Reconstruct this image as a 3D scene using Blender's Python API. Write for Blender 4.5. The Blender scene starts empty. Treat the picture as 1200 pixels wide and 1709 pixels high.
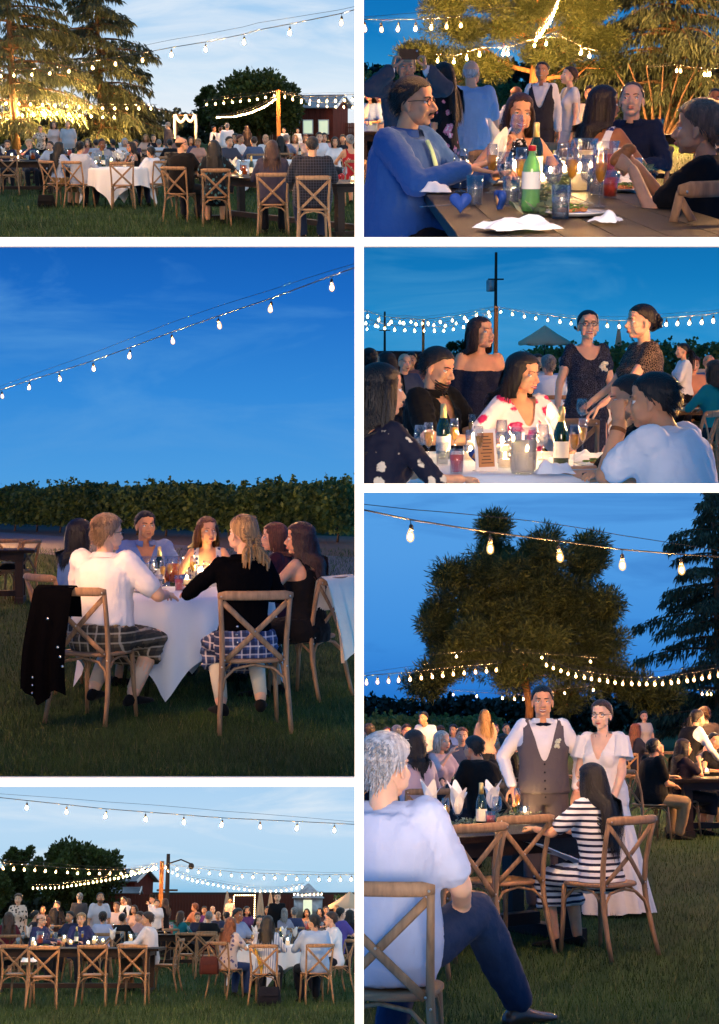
import bpy, bmesh, math, random
# test cameras shift the lens only
import numpy as np
from mathutils import Matrix, Vector, noise as mnoise

scene = bpy.context.scene
COL = scene.collection
rad = math.radians
# ------------------------------------------------------------------ camera
F = 2400.0                      # focal length in photograph pixels (1200 x 1709)
CAMZ = 2.6                      # eye height above the terrace in front of the white wall
cam_d = bpy.data.cameras.new('camera')
cam_d.sensor_fit = 'HORIZONTAL'; cam_d.sensor_width = 36.0; cam_d.lens = 36.0 * F / 1200.0
cam_d.clip_start = 0.05; cam_d.clip_end = 4000
cam = bpy.data.objects.new('camera', cam_d); COL.objects.link(cam)
cam.location = (0, 0, CAMZ); cam.rotation_euler = (rad(90), 0, 0)
scene.camera = cam
# ------------------------------------------------------------------ world, sun, exposure
EXPOSE = 2.0                    # dusk: weak wide sunset glow from behind the viewer, exposed up
G = 2 ** -EXPOSE                # lamps and skies are given as they show in the picture
SUN_EL, SUN_AZ = rad(1), rad(2)
world = bpy.data.worlds.new('World'); scene.world = world; world.use_nodes = True
_nt = world.node_tree; _bg = _nt.nodes['Background']
_sky = _nt.nodes.new('ShaderNodeTexSky'); _sky.sky_type = 'NISHITA'; _sky.sun_disc = False
_sky.sun_elevation = SUN_EL; _sky.sun_rotation = rad(180) - SUN_AZ
_nt.links.new(_sky.outputs[0], _bg.inputs[0]); _bg.inputs[1].default_value = 0.15
sun_d = bpy.data.lights.new('sun', 'SUN'); sun_d.energy = 1.5; sun_d.angle = rad(33); sun_d.color = (1, .92, .84)
sun = bpy.data.objects.new('sun', sun_d); COL.objects.link(sun)
_sd = Vector((math.sin(SUN_AZ) * math.cos(SUN_EL), -math.cos(SUN_AZ) * math.cos(SUN_EL), math.sin(SUN_EL)))
sun.rotation_euler = _sd.to_track_quat('Z', 'Y').to_euler(); sun.location = (2, -6, 9)
scene.view_settings.view_transform = 'Standard'; scene.view_settings.look = 'None'
scene.view_settings.exposure = EXPOSE; scene.view_settings.gamma = 1.0
scene.cycles.max_bounces = 6; scene.cycles.diffuse_bounces = 2; scene.cycles.glossy_bounces = 2
scene.cycles.transparent_max_bounces = 16; scene.cycles.transmission_bounces = 4
scene.cycles.sample_clamp_indirect = 4.0; scene.cycles.use_light_tree = True
scene.cycles.caustics_reflective = False; scene.cycles.caustics_refractive = False

# ------------------------------------------------------------------ mesh helpers
def V(*a): return np.array(a, float)
def nrm(v):
    v = np.asarray(v, float); n = np.linalg.norm(v)
    return v / n if n > 1e-9 else v
class MB:
    """collects closed shapes; build() links them as ONE mesh object"""
    def __init__(s): s.v = []; s.f = []; s.m = []; s.n = 0
    def add(s, verts, faces, m=0):
        verts = np.asarray(verts, float).reshape(-1, 3); o = s.n
        s.v.append(verts); s.n += len(verts)
        s.f.extend([tuple(i + o for i in f) for f in faces]); s.m.extend([m] * len(faces)); return s
    def box(s, c, d, R=None, m=0):
        d = np.asarray(d, float) / 2
        p = np.array([[x, y, z] for x in (-1, 1) for y in (-1, 1) for z in (-1, 1)], float) * d
        if R is not None: p = p @ np.asarray(R).T
        return s.add(p + np.asarray(c, float), [(0, 1, 3, 2), (4, 6, 7, 5), (0, 4, 5, 1), (2, 3, 7, 6), (0, 2, 6, 4), (1, 5, 7, 3)], m)
    def beam(s, a, b, w, t, up=(0, 0, 1), m=0):
        a = V(*a); b = V(*b); y = nrm(b - a); x = nrm(np.cross(y, up)); z = np.cross(x, y)
        return s.box((a + b) / 2, (w, np.linalg.norm(b - a), t), np.stack([x, y, z], 1), m)
    def tube(s, pts, r, seg=8, cap=True, m=0, sq=None, up=None):
        pts = np.asarray(pts, float); n = len(pts); r = np.broadcast_to(np.asarray(r, float), (n,)) if np.ndim(r) < 2 else np.asarray(r)
        T = np.gradient(pts, axis=0); T /= np.maximum(np.linalg.norm(T, axis=1, keepdims=True), 1e-9)
        u = V(*up) if up is not None else (V(0, 0, 1) if abs(T[0][2]) < .9 else V(0, 1, 0))
        vs = []; a = np.linspace(0, 2 * math.pi, seg, endpoint=False)
        for i in range(n):
            x = np.cross(u, T[i]); x = nrm(x) if np.linalg.norm(x) > 1e-6 else V(1, 0, 0)
            z = np.cross(T[i], x); u = z
            if np.ndim(r) == 2: rx, rz = r[i]
            else: rx = rz = r[i]
            vs.append(pts[i] + np.outer(np.cos(a) * rx, x) + np.outer(np.sin(a) * rz, z))
        fs = [(i * seg + j, i * seg + (j + 1) % seg, (i + 1) * seg + (j + 1) % seg, (i + 1) * seg + j) for i in range(n - 1) for j in range(seg)]
        if cap: fs += [tuple(range(seg))[::-1], tuple((n - 1) * seg + j for j in range(seg))]
        return s.add(np.concatenate(vs), fs, m)
    def cap(s, a, b, ra, rb, seg=10, m=0):
        """tapered capsule with round ends"""
        a = V(*a); b = V(*b); d = nrm(b - a); pts = []; rr = []
        for t in (-1, -.86, -.5, 0): pts.append(a + d * t * ra); rr.append(max(ra * math.sqrt(max(1 - t * t, 0)), ra * .05))
        for t in (0, .5, .86, 1): pts.append(b + d * t * rb); rr.append(max(rb * math.sqrt(max(1 - t * t, 0)), rb * .05))
        return s.tube(pts, rr, seg, True, m)
    def ell(s, c, r, R=None, nu=14, nv=9, m=0):
        th = np.linspace(0, math.pi, nv); ph = np.linspace(0, 2 * math.pi, nu, endpoint=False); vs = [(0, 0, 1)]
        for t in th[1:-1]:
            for p in ph: vs.append((math.sin(t) * math.cos(p), math.sin(t) * math.sin(p), math.cos(t)))
        vs.append((0, 0, -1)); vs = np.array(vs) * np.asarray(r, float)
        if R is not None: vs = vs @ np.asarray(R).T
        k = nv - 2; fs = [(0, 1 + j, 1 + (j + 1) % nu) for j in range(nu)]
        for i in range(k - 1):
            for j in range(nu): fs.append((1 + i * nu + j, 1 + (i + 1) * nu + j, 1 + (i + 1) * nu + (j + 1) % nu, 1 + i * nu + (j + 1) % nu))
        L = 1 + k * nu; fs += [(L, 1 + (k - 1) * nu + (j + 1) % nu, 1 + (k - 1) * nu + j) for j in range(nu)]
        return s.add(vs + np.asarray(c, float), fs, m)
    def lathe(s, prof, seg=16, c=(0, 0, 0), m=0, cap=True):
        a = np.linspace(0, 2 * math.pi, seg, endpoint=False); vs = []
        for r, z in prof:
            for t in a: vs.append((r * math.cos(t), r * math.sin(t), z))
        n = len(prof)
        fs = [(i * seg + j, i * seg + (j + 1) % seg, (i + 1) * seg + (j + 1) % seg, (i + 1) * seg + j) for i in range(n - 1) for j in range(seg)]
        if cap: fs += [tuple(range(seg))[::-1], tuple((n - 1) * seg + j for j in range(seg))]
        return s.add(np.array(vs) + np.asarray(c, float), fs, m)
    def rings(s, rings, cap=True, m=0):
        n = len(rings); k = len(rings[0])
        fs = [(i * k + j, i * k + (j + 1) % k, (i + 1) * k + (j + 1) % k, (i + 1) * k + j) for i in range(n - 1) for j in range(k)]
        if cap: fs += [tuple(range(k))[::-1], tuple((n - 1) * k + j for j in range(k))]
        return s.add(np.concatenate(rings), fs, m)
    def grid(s, P, m=0):
        P = np.asarray(P, float); a, b = P.shape[:2]
        return s.add(P.reshape(-1, 3), [(i * b + j, (i + 1) * b + j, (i + 1) * b + j + 1, i * b + j + 1) for i in range(a - 1) for j in range(b - 1)], m)
    def mesh(s, name, smooth=True):
        me = bpy.data.meshes.new(name)
        me.from_pydata(np.concatenate(s.v).tolist() if s.v else [], [], s.f); 
        if any(s.m): me.polygons.foreach_set('material_index', s.m)
        if smooth: me.shade_smooth()
        me.update(); return me
    def build(s, name, mat, parent=None, smooth=True, **k):
        return mkobj(name, s.mesh(name, smooth), mat, parent, **k)
def fast_tris(name, verts, tris):
    """numpy mesh of many triangles"""
    verts = np.asarray(verts, np.float32); tris = np.asarray(tris, np.int32); me = bpy.data.meshes.new(name)
    me.vertices.add(len(verts)); me.vertices.foreach_set('co', verts.ravel())
    me.loops.add(tris.size); me.loops.foreach_set('vertex_index', tris.ravel())
    me.polygons.add(len(tris)); me.polygons.foreach_set('loop_start', np.arange(0, tris.size, 3, dtype=np.int32))
    me.update(calc_edges=True); return me
CUR = None            # bay being built
BAYOF = {}
def mkobj(name, me, mat=None, parent=None, M=None, label=None, cat=None, group=None, kind=None):
    o = bpy.data.objects.new(name, me); COL.objects.link(o)
    if mat is not None and me is not None:
        mats = mat if isinstance(mat, (list, tuple)) else [mat]
        if len(me.materials) == 0:
            for x in mats: me.materials.append(M_(x))
        else:
            for i, x in enumerate(mats):
                o.material_slots[i].link = 'OBJECT'; o.material_slots[i].material = M_(x)
    if CUR is not None and CUR.key != 'w': BAYOF[o.name] = CUR
    if parent is not None: o.parent = parent
    elif M is not None: o.matrix_world = M
    if label: o['label'] = label
    if cat: o['category'] = cat
    if group: o['group'] = group
    if kind: o['kind'] = kind
    return o
def LRS(loc, rz=0, s=1, rx=0, ry=0):
    return Matrix.Translation(Vector(loc)) @ Matrix.Rotation(rz, 4, 'Z') @ Matrix.Rotation(ry, 4, 'Y') @ Matrix.Rotation(rx, 4, 'X') @ Matrix.Diagonal((s, s, s, 1) if np.ndim(s) == 0 else (*s, 1))
def thing(name, label, cat, loc, rz=0, group=None, s=1, rx=0, ry=0):
    """an Empty at the thing's base, in the current bay's frame"""
    o = bpy.data.objects.new(name, None); COL.objects.link(o); o.empty_display_size = .1
    o.matrix_world = CUR.M @ LRS(loc, rz, s, rx, ry); o['label'] = label; o['category'] = cat
    if group: o['group'] = group
    return o
def one(name, mb, mat, label, cat, loc=(0, 0, 0), rz=0, group=None, s=1, smooth=True, kind=None, rx=0, ry=0):
    """a thing that is a single mesh"""
    me = mb.mesh(name, smooth) if isinstance(mb, MB) else mb
    return mkobj(name, me, mat, None, CUR.M @ LRS(loc, rz, s, rx, ry), label, cat, group, kind)
def struct(name, mb, mat, loc=(0, 0, 0), smooth=False, kind='structure'):
    me = mb.mesh(name, smooth) if isinstance(mb, MB) else mb
    return mkobj(name, me, mat, None, CUR.M @ LRS(loc), kind=kind)
def copy_tree(src, M, label=None, group=None, mats=None):
    def cp(o, par):
        c = o.copy(); COL.objects.link(c)
        if par is not None: c.parent = par; c.matrix_parent_inverse = o.matrix_parent_inverse.copy()
        for ch in KIDS.get(o.name, []): cp(ch, c)
        return c
    r = cp(src, None); r.matrix_world = M
    if label: r['label'] = label
    if group: r['group'] = group
    return r
KIDS = {}
def reg(o):
    """remember a prototype's children for copy_tree"""
    def go(x):
        ks = [c for c in bpy.data.objects if c.parent == x]; KIDS[x.name] = ks
        for c in ks: go(c)
    go(o); return o

# ------------------------------------------------------------------ materials
MATS = {}
def srgb(r, g, b):
    f = lambda c: (c / 255 / 12.92) if c / 255 <= .04045 else ((c / 255 + .055) / 1.055) ** 2.4
    return (f(r), f(g), f(b), 1)
def mat(name, col, rough=.6, metal=0, spec=.3, noise=None, bump=0, bscale=30, emis=None, estr=0, sheen=0, coat=0, sss=0, dark=.6, stretch=None):
    if name in MATS: return MATS[name]
    m = bpy.data.materials.new(name); m.use_nodes = True; MATS[name] = m
    nt = m.node_tree; b = nt.nodes['Principled BSDF']; N = nt.nodes.new; L = nt.links.new
    col = tuple(col) if len(col) == 4 else (*col, 1)
    b.inputs['Base Color'].default_value = col; b.inputs['Roughness'].default_value = rough; b.inputs['Metallic'].default_value = metal
    b.inputs['Specular IOR Level'].default_value = spec; b.inputs['Sheen Weight'].default_value = sheen; b.inputs['Coat Weight'].default_value = coat
    if sss: b.inputs['Subsurface Weight'].default_value = sss; b.inputs['Subsurface Radius'].default_value = (.02, .008, .004)
    if noise or bump:
        tc = N('ShaderNodeTexCoord'); mp = N('ShaderNodeMapping'); L(tc.outputs['Object'], mp.inputs[0])
        if stretch: mp.inputs['Scale'].default_value = stretch
    if noise:
        t = N('ShaderNodeTexNoise'); t.inputs['Scale'].default_value = noise; t.inputs['Detail'].default_value = 5
        L(mp.outputs[0], t.inputs[0]); mx = N('ShaderNodeMix'); mx.data_type = 'RGBA'; mx.blend_type = 'MULTIPLY'
        cr = N('ShaderNodeValToRGB'); cr.color_ramp.elements[0].position = .3; cr.color_ramp.elements[1].position = .7
        cr.color_ramp.elements[0].color = (dark, dark, dark, 1); cr.color_ramp.elements[1].color = (1.15, 1.12, 1.08, 1)
        L(t.outputs[0], cr.inputs[0]); mx.inputs[0].default_value = 1; mx.inputs[6].default_value = col; L(cr.outputs[0], mx.inputs[7]); L(mx.outputs[2], b.inputs['Base Color'])
    if bump:
        t2 = N('ShaderNodeTexNoise'); t2.inputs['Scale'].default_value = bscale; t2.inputs['Detail'].default_value = 6
        L(mp.outputs[0], t2.inputs[0]); bp = N('ShaderNodeBump'); bp.inputs['Strength'].default_value = bump; bp.inputs['Distance'].default_value = .02
        L(t2.outputs[0], bp.inputs['Height']); L(bp.outputs[0], b.inputs['Normal'])
    if emis: b.inputs['Emission Color'].default_value = (*emis, 1); b.inputs['Emission Strength'].default_value = estr * G
    return m
def emit(name, col, strength, sample=True):
    if name in MATS: return MATS[name]
    m = bpy.data.materials.new(name); m.use_nodes = True; MATS[name] = m; nt = m.node_tree
    nt.nodes.remove(nt.nodes['Principled BSDF']); e = nt.nodes.new('ShaderNodeEmission')
    e.inputs[0].default_value = (*col, 1); e.inputs[1].default_value = strength * G
    nt.links.new(e.outputs[0], nt.nodes['Material Output'].inputs[0])
    if not sample: m.cycles.emission_sampling = 'NONE'
    return m
def glow_glass(name, col, strength):
    """clear lamp glass that glows faintly round its filament"""
    if name in MATS: return MATS[name]
    m = bpy.data.materials.new(name); m.use_nodes = True; MATS[name] = m; nt = m.node_tree; nt.nodes.remove(nt.nodes['Principled BSDF'])
    e = nt.nodes.new('ShaderNodeEmission'); e.inputs[0].default_value = (*col, 1); e.inputs[1].default_value = strength * G; t = nt.nodes.new('ShaderNodeBsdfTransparent'); t.inputs[0].default_value = (.9, .8, .65, 1)
    a = nt.nodes.new('ShaderNodeAddShader'); nt.links.new(e.outputs[0], a.inputs[0]); nt.links.new(t.outputs[0], a.inputs[1]); nt.links.new(a.outputs[0], nt.nodes['Material Output'].inputs[0]); m.cycles.emission_sampling = 'NONE'; return m
def glassy(name, tint=(1, 1, 1), gloss=.12, rough=.03, body=0, bodycol=(1, 1, 1)):
    """thin glass: lets light straight through, mirrors at the rim"""
    if name in MATS: return MATS[name]
    m = bpy.data.materials.new(name); m.use_nodes = True; MATS[name] = m; nt = m.node_tree; N = nt.nodes.new; L = nt.links.new
    nt.nodes.remove(nt.nodes['Principled BSDF'])
    t = N('ShaderNodeBsdfTransparent'); t.inputs[0].default_value = (*tint, 1)
    g = N('ShaderNodeBsdfGlossy'); g.inputs['Roughness'].default_value = rough
    lw = N('ShaderNodeLayerWeight'); lw.inputs[0].default_value = .35
    ad = N('ShaderNodeMath'); ad.operation = 'MULTIPLY_ADD'; L(lw.outputs['Facing'], ad.inputs[0]); ad.inputs[1].default_value = .55; ad.inputs[2].default_value = gloss
    mx = N('ShaderNodeMixShader'); L(ad.outputs[0], mx.inputs[0]); L(t.outputs[0], mx.inputs[1]); L(g.outputs[0], mx.inputs[2])
    out = mx
    if body:
        d = N('ShaderNodeBsdfDiffuse'); d.inputs[0].default_value = (*bodycol, 1); tr = N('ShaderNodeBsdfTranslucent'); tr.inputs[0].default_value = (*bodycol, 1)
        m0 = N('ShaderNodeMixShader'); m0.inputs[0].default_value = .5; L(d.outputs[0], m0.inputs[1]); L(tr.outputs[0], m0.inputs[2])
        m2 = N('ShaderNodeMixShader'); m2.inputs[0].default_value = body; L(mx.outputs[0], m2.inputs[1]); L(m0.outputs[0], m2.inputs[2]); out = m2
    L(out.outputs[0], nt.nodes['Material Output'].inputs[0]); return m
def leafmat(name, c1, c2, c3, trans=.35, scale=1.2, dry=None):
    """foliage: colour differs from leaf to leaf and clump to clump"""
    if name in MATS: return MATS[name]
    m = bpy.data.materials.new(name); m.use_nodes = True; MATS[name] = m; nt = m.node_tree; N = nt.nodes.new; L = nt.links.new
    b = nt.nodes['Principled BSDF']; b.inputs['Roughness'].default_value = .55; b.inputs['Specular IOR Level'].default_value = .25
    g = N('ShaderNodeNewGeometry'); cr = N('ShaderNodeValToRGB'); E = cr.color_ramp.elements
    E[0].color = (*c1, 1); E[1].color = (*c3, 1); e = E.new(.55); e.color = (*c2, 1)
    if dry: E[-1].position = .955; e = E.new(.975); e.color = (*dry, 1)
    L(g.outputs['Random Per Island'], cr.inputs[0])
    tc = N('ShaderNodeTexCoord'); t = N('ShaderNodeTexNoise'); t.inputs['Scale'].default_value = scale; L(tc.outputs['Object'], t.inputs[0])
    mx = N('ShaderNodeMix'); mx.data_type = 'RGBA'; mx.blend_type = 'MULTIPLY'; mx.inputs[0].default_value = 1
    c2r = N('ShaderNodeValToRGB'); c2r.color_ramp.elements[0].color = (.55, .6, .6, 1); c2r.color_ramp.elements[1].color = (1.3, 1.25, 1.1, 1)
    c2r.color_ramp.elements[0].position = .35; c2r.color_ramp.elements[1].position = .65
    L(t.outputs[0], c2r.inputs[0]); L(cr.outputs[0], mx.inputs[6]); L(c2r.outputs[0], mx.inputs[7]); L(mx.outputs[2], b.inputs['Base Color'])
    tr = N('ShaderNodeBsdfTranslucent'); L(mx.outputs[2], tr.inputs[0]); ms = N('ShaderNodeMixShader'); ms.inputs[0].default_value = trans
    L(b.outputs[0], ms.inputs[1]); L(tr.outputs[0], ms.inputs[2]); L(ms.outputs[0], nt.nodes['Material Output'].inputs[0]); return m
def pattern(name, base, ink, kind, scale, thr=.5, ink2=None, rough=.75):
    """woven or printed cloth: stripes, plaid, floral or lace"""
    if name in MATS: return MATS[name]
    m = bpy.data.materials.new(name); m.use_nodes = True; MATS[name] = m; nt = m.node_tree; N = nt.nodes.new; L = nt.links.new
    b = nt.nodes['Principled BSDF']; b.inputs['Roughness'].default_value = rough; b.inputs['Specular IOR Level'].default_value = .2; b.inputs['Sheen Weight'].default_value = .02
    tc = N('ShaderNodeTexCoord'); mp = N('ShaderNodeMapping'); L(tc.outputs['Object'], mp.inputs[0]); mp.inputs['Scale'].default_value = (scale,) * 3
    def ramp(src, a, bb, c0=(0, 0, 0, 1), c1=(1, 1, 1, 1)):
        r = N('ShaderNodeValToRGB'); r.color_ramp.elements[0].position = a; r.color_ramp.elements[1].position = bb
        r.color_ramp.elements[0].color = c0; r.color_ramp.elements[1].color = c1; L(src, r.inputs[0]); return r.outputs[0]
    def mixc(fac, a, c):
        x = N('ShaderNodeMix'); x.data_type = 'RGBA'
        if isinstance(fac, float): x.inputs[0].default_value = fac
        else: L(fac, x.inputs[0])
        for i, s in ((6, a), (7, c)):
            if isinstance(s, tuple): x.inputs[i].default_value = s if len(s) == 4 else (*s, 1)
            else: L(s, x.inputs[i])
        return x.outputs[2]
    if kind == 'stripe':
        w = N('ShaderNodeTexWave'); w.bands_direction = 'Z'; w.inputs['Scale'].default_value = 1; w.inputs['Distortion'].default_value = .6; w.inputs['Detail Scale'].default_value = .6
        L(mp.outputs[0], w.inputs[0]); c = mixc(ramp(w.outputs[1], thr - .05, thr + .05), base, ink)
    elif kind == 'vstripe':
        w = N('ShaderNodeTexWave'); w.bands_direction = 'X'; w.inputs['Scale'].default_value = 1; w.inputs['Distortion'].default_value = .4
        L(mp.outputs[0], w.inputs[0]); c = mixc(ramp(w.outputs[1], thr - .1, thr + .1), base, ink)
    elif kind == 'plaid':
        c = base
        for ax, th, cc in (('X', thr, ink), ('Z', thr, ink), ('X', .93, ink2 or ink), ('Z', .93, ink2 or ink)):
            w = N('ShaderNodeTexWave'); w.bands_direction = ax; w.inputs['Scale'].default_value = 1 if th == thr else 1.0
            w.inputs['Distortion'].default_value = .3; w.inputs['Phase Offset'].default_value = 0 if th == thr else 2.2; L(mp.outputs[0], w.inputs[0])
            f = ramp(w.outputs[1], th - .04, th + .04, (0, 0, 0, 1), (.62, .62, .62, 1)); c = mixc(f, c, cc)
    elif kind == 'floral':
        v = N('ShaderNodeTexVoronoi'); v.inputs['Scale'].default_value = 1; L(mp.outputs[0], v.inputs[0])
        nz = N('ShaderNodeTexNoise'); nz.inputs['Scale'].default_value = 3; L(mp.outputs[0], nz.inputs[0])
        ad = N('ShaderNodeMath'); ad.operation = 'MULTIPLY_ADD'; L(nz.outputs[0], ad.inputs[0]); ad.inputs[1].default_value = .5; L(v.outputs['Distance'], ad.inputs[2])
        thr += .2; c = mixc(ramp(ad.outputs[0], thr, thr + .07, (1, 1, 1, 1), (0, 0, 0, 1)), base, ink)
        if ink2 is not None: c = mixc(ramp(ad.outputs[0], thr - .16, thr - .1, (1, 1, 1, 1), (0, 0, 0, 1)), c, ink2)
    else:
        nz = N('ShaderNodeTexVoronoi'); nz.feature = 'DISTANCE_TO_EDGE'; nz.inputs['Scale'].default_value = 2.6; L(mp.outputs[0], nz.inputs[0])
        c = mixc(ramp(nz.outputs[0], thr, thr + .06, (1, 1, 1, 1), (0, 0, 0, 1)), base, ink)
    L(c, b.inputs['Base Color']) if not isinstance(c, tuple) else None
    t2 = N('ShaderNodeTexNoise'); t2.inputs['Scale'].default_value = 9; t2.inputs['Detail'].default_value = 4; L(tc.outputs['Object'], t2.inputs[0])
    bp = N('ShaderNodeBump'); bp.inputs['Strength'].default_value = .35; bp.inputs['Distance'].default_value = .03; L(t2.outputs[0], bp.inputs['Height']); L(bp.outputs[0], b.inputs['Normal'])
    return m
def M_(x): return x if not isinstance(x, str) else (MATS[x] if x in MATS else named(x))
def named(x):
    """'cloth:r,g,b' etc. -> material made on demand"""
    k, c = x.split(':'); c = srgb(*[int(t) for t in c.split(',')])
    if k == 'cloth': return mat(x, c, .85, spec=.15, bump=.45, bscale=13, sheen=.03, noise=5, dark=.92)
    if k == 'felt': return mat(x, c, 1.0, spec=.02, bump=.3, bscale=13)
    if k == 'satin': return mat(x, c, .45, spec=.4, bump=.4, bscale=7)
    if k == 'skin': return mat(x, c, .5, spec=.3, sss=.3, noise=14, dark=.9)
    if k == 'hair': return mat(x, c, .45, spec=.45, noise=70, dark=.35, stretch=(1, 1, .12), bump=.5, bscale=160)
    if k == 'paint': return mat(x, c, .5)
    if k == 'shiny': return mat(x, c, .2, spec=.5)
    raise KeyError(x)
SKIN = {'pale': 'skin:232,190,165', 'fair': 'skin:224,175,145', 'tan': 'skin:212,158,124', 'olive': 'skin:202,148,112', 'brown': 'skin:150,100,72', 'dark': 'skin:110,72,52'}
HAIRC = {'black': 'hair:18,14,13', 'dbrown': 'hair:38,25,18', 'brown': 'hair:78,50,32', 'auburn': 'hair:110,58,34', 'blond': 'hair:178,135,84', 'grey': 'hair:150,146,145', 'white': 'hair:205,202,205', 'rust': 'hair:150,85,50'}
# ------------------------------------------------------------------ bays: six views of the lawn, each a real scene behind its own opening
class Bay:
    def __init__(s, key, rect, vh, h):
        s.key, s.rect, s.vh, s.h = key, rect, vh, h
        s.th = math.atan((854.5 - vh) / F)
        s.M = Matrix.Translation((0, 0, CAMZ)) @ Matrix.Rotation(s.th, 4, 'X') @ Matrix.Translation((0, 0, -h))
        s.Ri = np.array(Matrix.Rotation(-s.th, 3, 'X'))
    def ray(s, u, v): return s.Ri @ V((u - 600) / F, 1, -(v - 854.5) / F)
    def at(s, u, v, y):
        d = s.ray(u, v); return d * (y / d[1]) + V(0, 0, s.h)
    def S(s, u, v, S_): return s.at(u, v, F / S_)
    def gx(s, u, y):
        """ground point below image column u at distance y"""
        d = s.ray(u, s.vh); v0 = s.vh + s.h * F / y
        for _ in range(4):
            p = s.at(u, v0, y); v0 += p[2] * F / y
        return V(p[0], y, 0)
    def ground(s, u, v, z=0):
        d = s.ray(u, v); t = (z - s.h) / d[2]; return d * t + V(0, 0, s.h)
B1 = Bay('b1', (0, 0, 592, 396), 215, 1.5)
B2 = Bay('b2', (607, 0, 1200, 396), 180, 1.15)
B3 = Bay('b3', (0, 411, 592, 1298), 833, 1.47)
B4 = Bay('b4', (607, 411, 1200, 807), 612, 1.28)
B5 = Bay('b5', (607, 822, 1200, 1709), 1205, 1.5)
B6 = Bay('b6', (0, 1313, 592, 1709), 1503, 1.55)
BAYS = [B1, B2, B3, B4, B5, B6]
WALL_Y = 3.9
OUT = {}                       # outer limits (u0, v0, u1, v1) of each bay's volume; inner limits run through the white bars
for b in BAYS:
    u0, v0, u1, v1 = b.rect
    OUT[b.key] = (-420 if u0 == 0 else 601.5, -330 if v0 == 0 else v0 - 5.5, 1620 if u1 == 1200 else 597.5, 2040 if v1 == 1709 else v1 + 5.5)
rnd = random.Random(7)
# ------------------------------------------------------------------ white wall with six openings, terrace in front of it
class _W: M = Matrix.Identity(4); key = 'w'
CUR = _W
mat('white_paint', (.86, .86, .86), .9, spec=.1)
mat('terrace_stone', (.42, .40, .38), .8, noise=3, bump=.2)
def wall():
    m = MB(); k = WALL_Y / F
    def piece(u0, v0, u1, v1, t=.02):
        x0, x1 = (u0 - 600) * k, (u1 - 600) * k; z0, z1 = CAMZ - (v1 - 854.5) * k, CAMZ - (v0 - 854.5) * k
        m.box(((x0 + x1) / 2, WALL_Y + t / 2, (z0 + z1) / 2), (x1 - x0, t, z1 - z0))
    piece(592, -8, 607, 1717)
    for v in (396, 1298): piece(-8, v, 592, v + 15)
    for v in (396, 807): piece(607, v, 1208, v + 15)
    piece(-900, -500, -8, 2454.5); piece(1208, -500, 2100, 2454.5); piece(-8, -500, 1208, -8); piece(-8, 1717, 1208, 2454.5)
    mkobj('display_wall', m.mesh('display_wall', False), 'white_paint', None, Matrix.Identity(4), 'large white wall with six open rectangular bays cut through it', 'wall')
    g = MB(); g.box((0, -2, -.1), (14, 11.8, .2)); mkobj('terrace', g.mesh('terrace', False), 'terrace_stone', None, Matrix.Identity(4), kind='structure')
wall()
def sky_mat(key, stops, cl, cscale, camt, seed, stretch=5.0, strength=1.0, thr=(.45, .75), emax=.1):
    """evening sky: colour by elevation, thin streaky cloud"""
    m = bpy.data.materials.new('sky_' + key); m.use_nodes = True; nt = m.node_tree; N = nt.nodes.new; L = nt.links.new
    nt.nodes.remove(nt.nodes['Principled BSDF'])
    tc = N('ShaderNodeTexCoord'); nv = N('ShaderNodeVectorMath'); nv.operation = 'NORMALIZE'; L(tc.outputs['Object'], nv.inputs[0])
    sp = N('ShaderNodeSeparateXYZ'); L(nv.outputs[0], sp.inputs[0])
    mr = N('ShaderNodeMapRange'); mr.inputs[1].default_value = -.004; mr.inputs[2].default_value = emax; L(sp.outputs[2], mr.inputs[0])
    cr = N('ShaderNodeValToRGB'); E = cr.color_ramp.elements
    while len(E) < len(stops): E.new(.5)
    for e, (p, c) in zip(E, stops): e.position = p; e.color = srgb(*c)
    L(mr.outputs[0], cr.inputs[0])
    mp = N('ShaderNodeMapping'); mp.inputs['Scale'].default_value = (cscale, cscale * .5, cscale * stretch); mp.inputs['Location'].default_value = (seed, seed * 1.7, 0); mp.inputs['Rotation'].default_value = (0, rad(8), 0)
    L(nv.outputs[0], mp.inputs[0]); t = N('ShaderNodeTexNoise'); t.inputs['Scale'].default_value = 1; t.inputs['Detail'].default_value = 7; t.inputs['Roughness'].default_value = .58; t.inputs['Distortion'].default_value = .8
    L(mp.outputs[0], t.inputs[0]); r2 = N('ShaderNodeValToRGB'); r2.color_ramp.elements[0].position, r2.color_ramp.elements[1].position = thr
    L(t.outputs[0], r2.inputs[0]); mu = N('ShaderNodeMath'); mu.operation = 'MULTIPLY'; mu.inputs[1].default_value = camt; L(r2.outputs[0], mu.inputs[0])
    mx = N('ShaderNodeMix'); mx.data_type = 'RGBA'; L(mu.outputs[0], mx.inputs[0]); L(cr.outputs[0], mx.inputs[6]); mx.inputs[7].default_value = srgb(*cl)
    e = N('ShaderNodeEmission'); L(mx.outputs[2], e.inputs[0]); e.inputs[1].default_value = strength * G; L(e.outputs[0], nt.nodes['Material Output'].inputs[0])
    m.cycles.emission_sampling = 'NONE'
    return m
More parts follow.
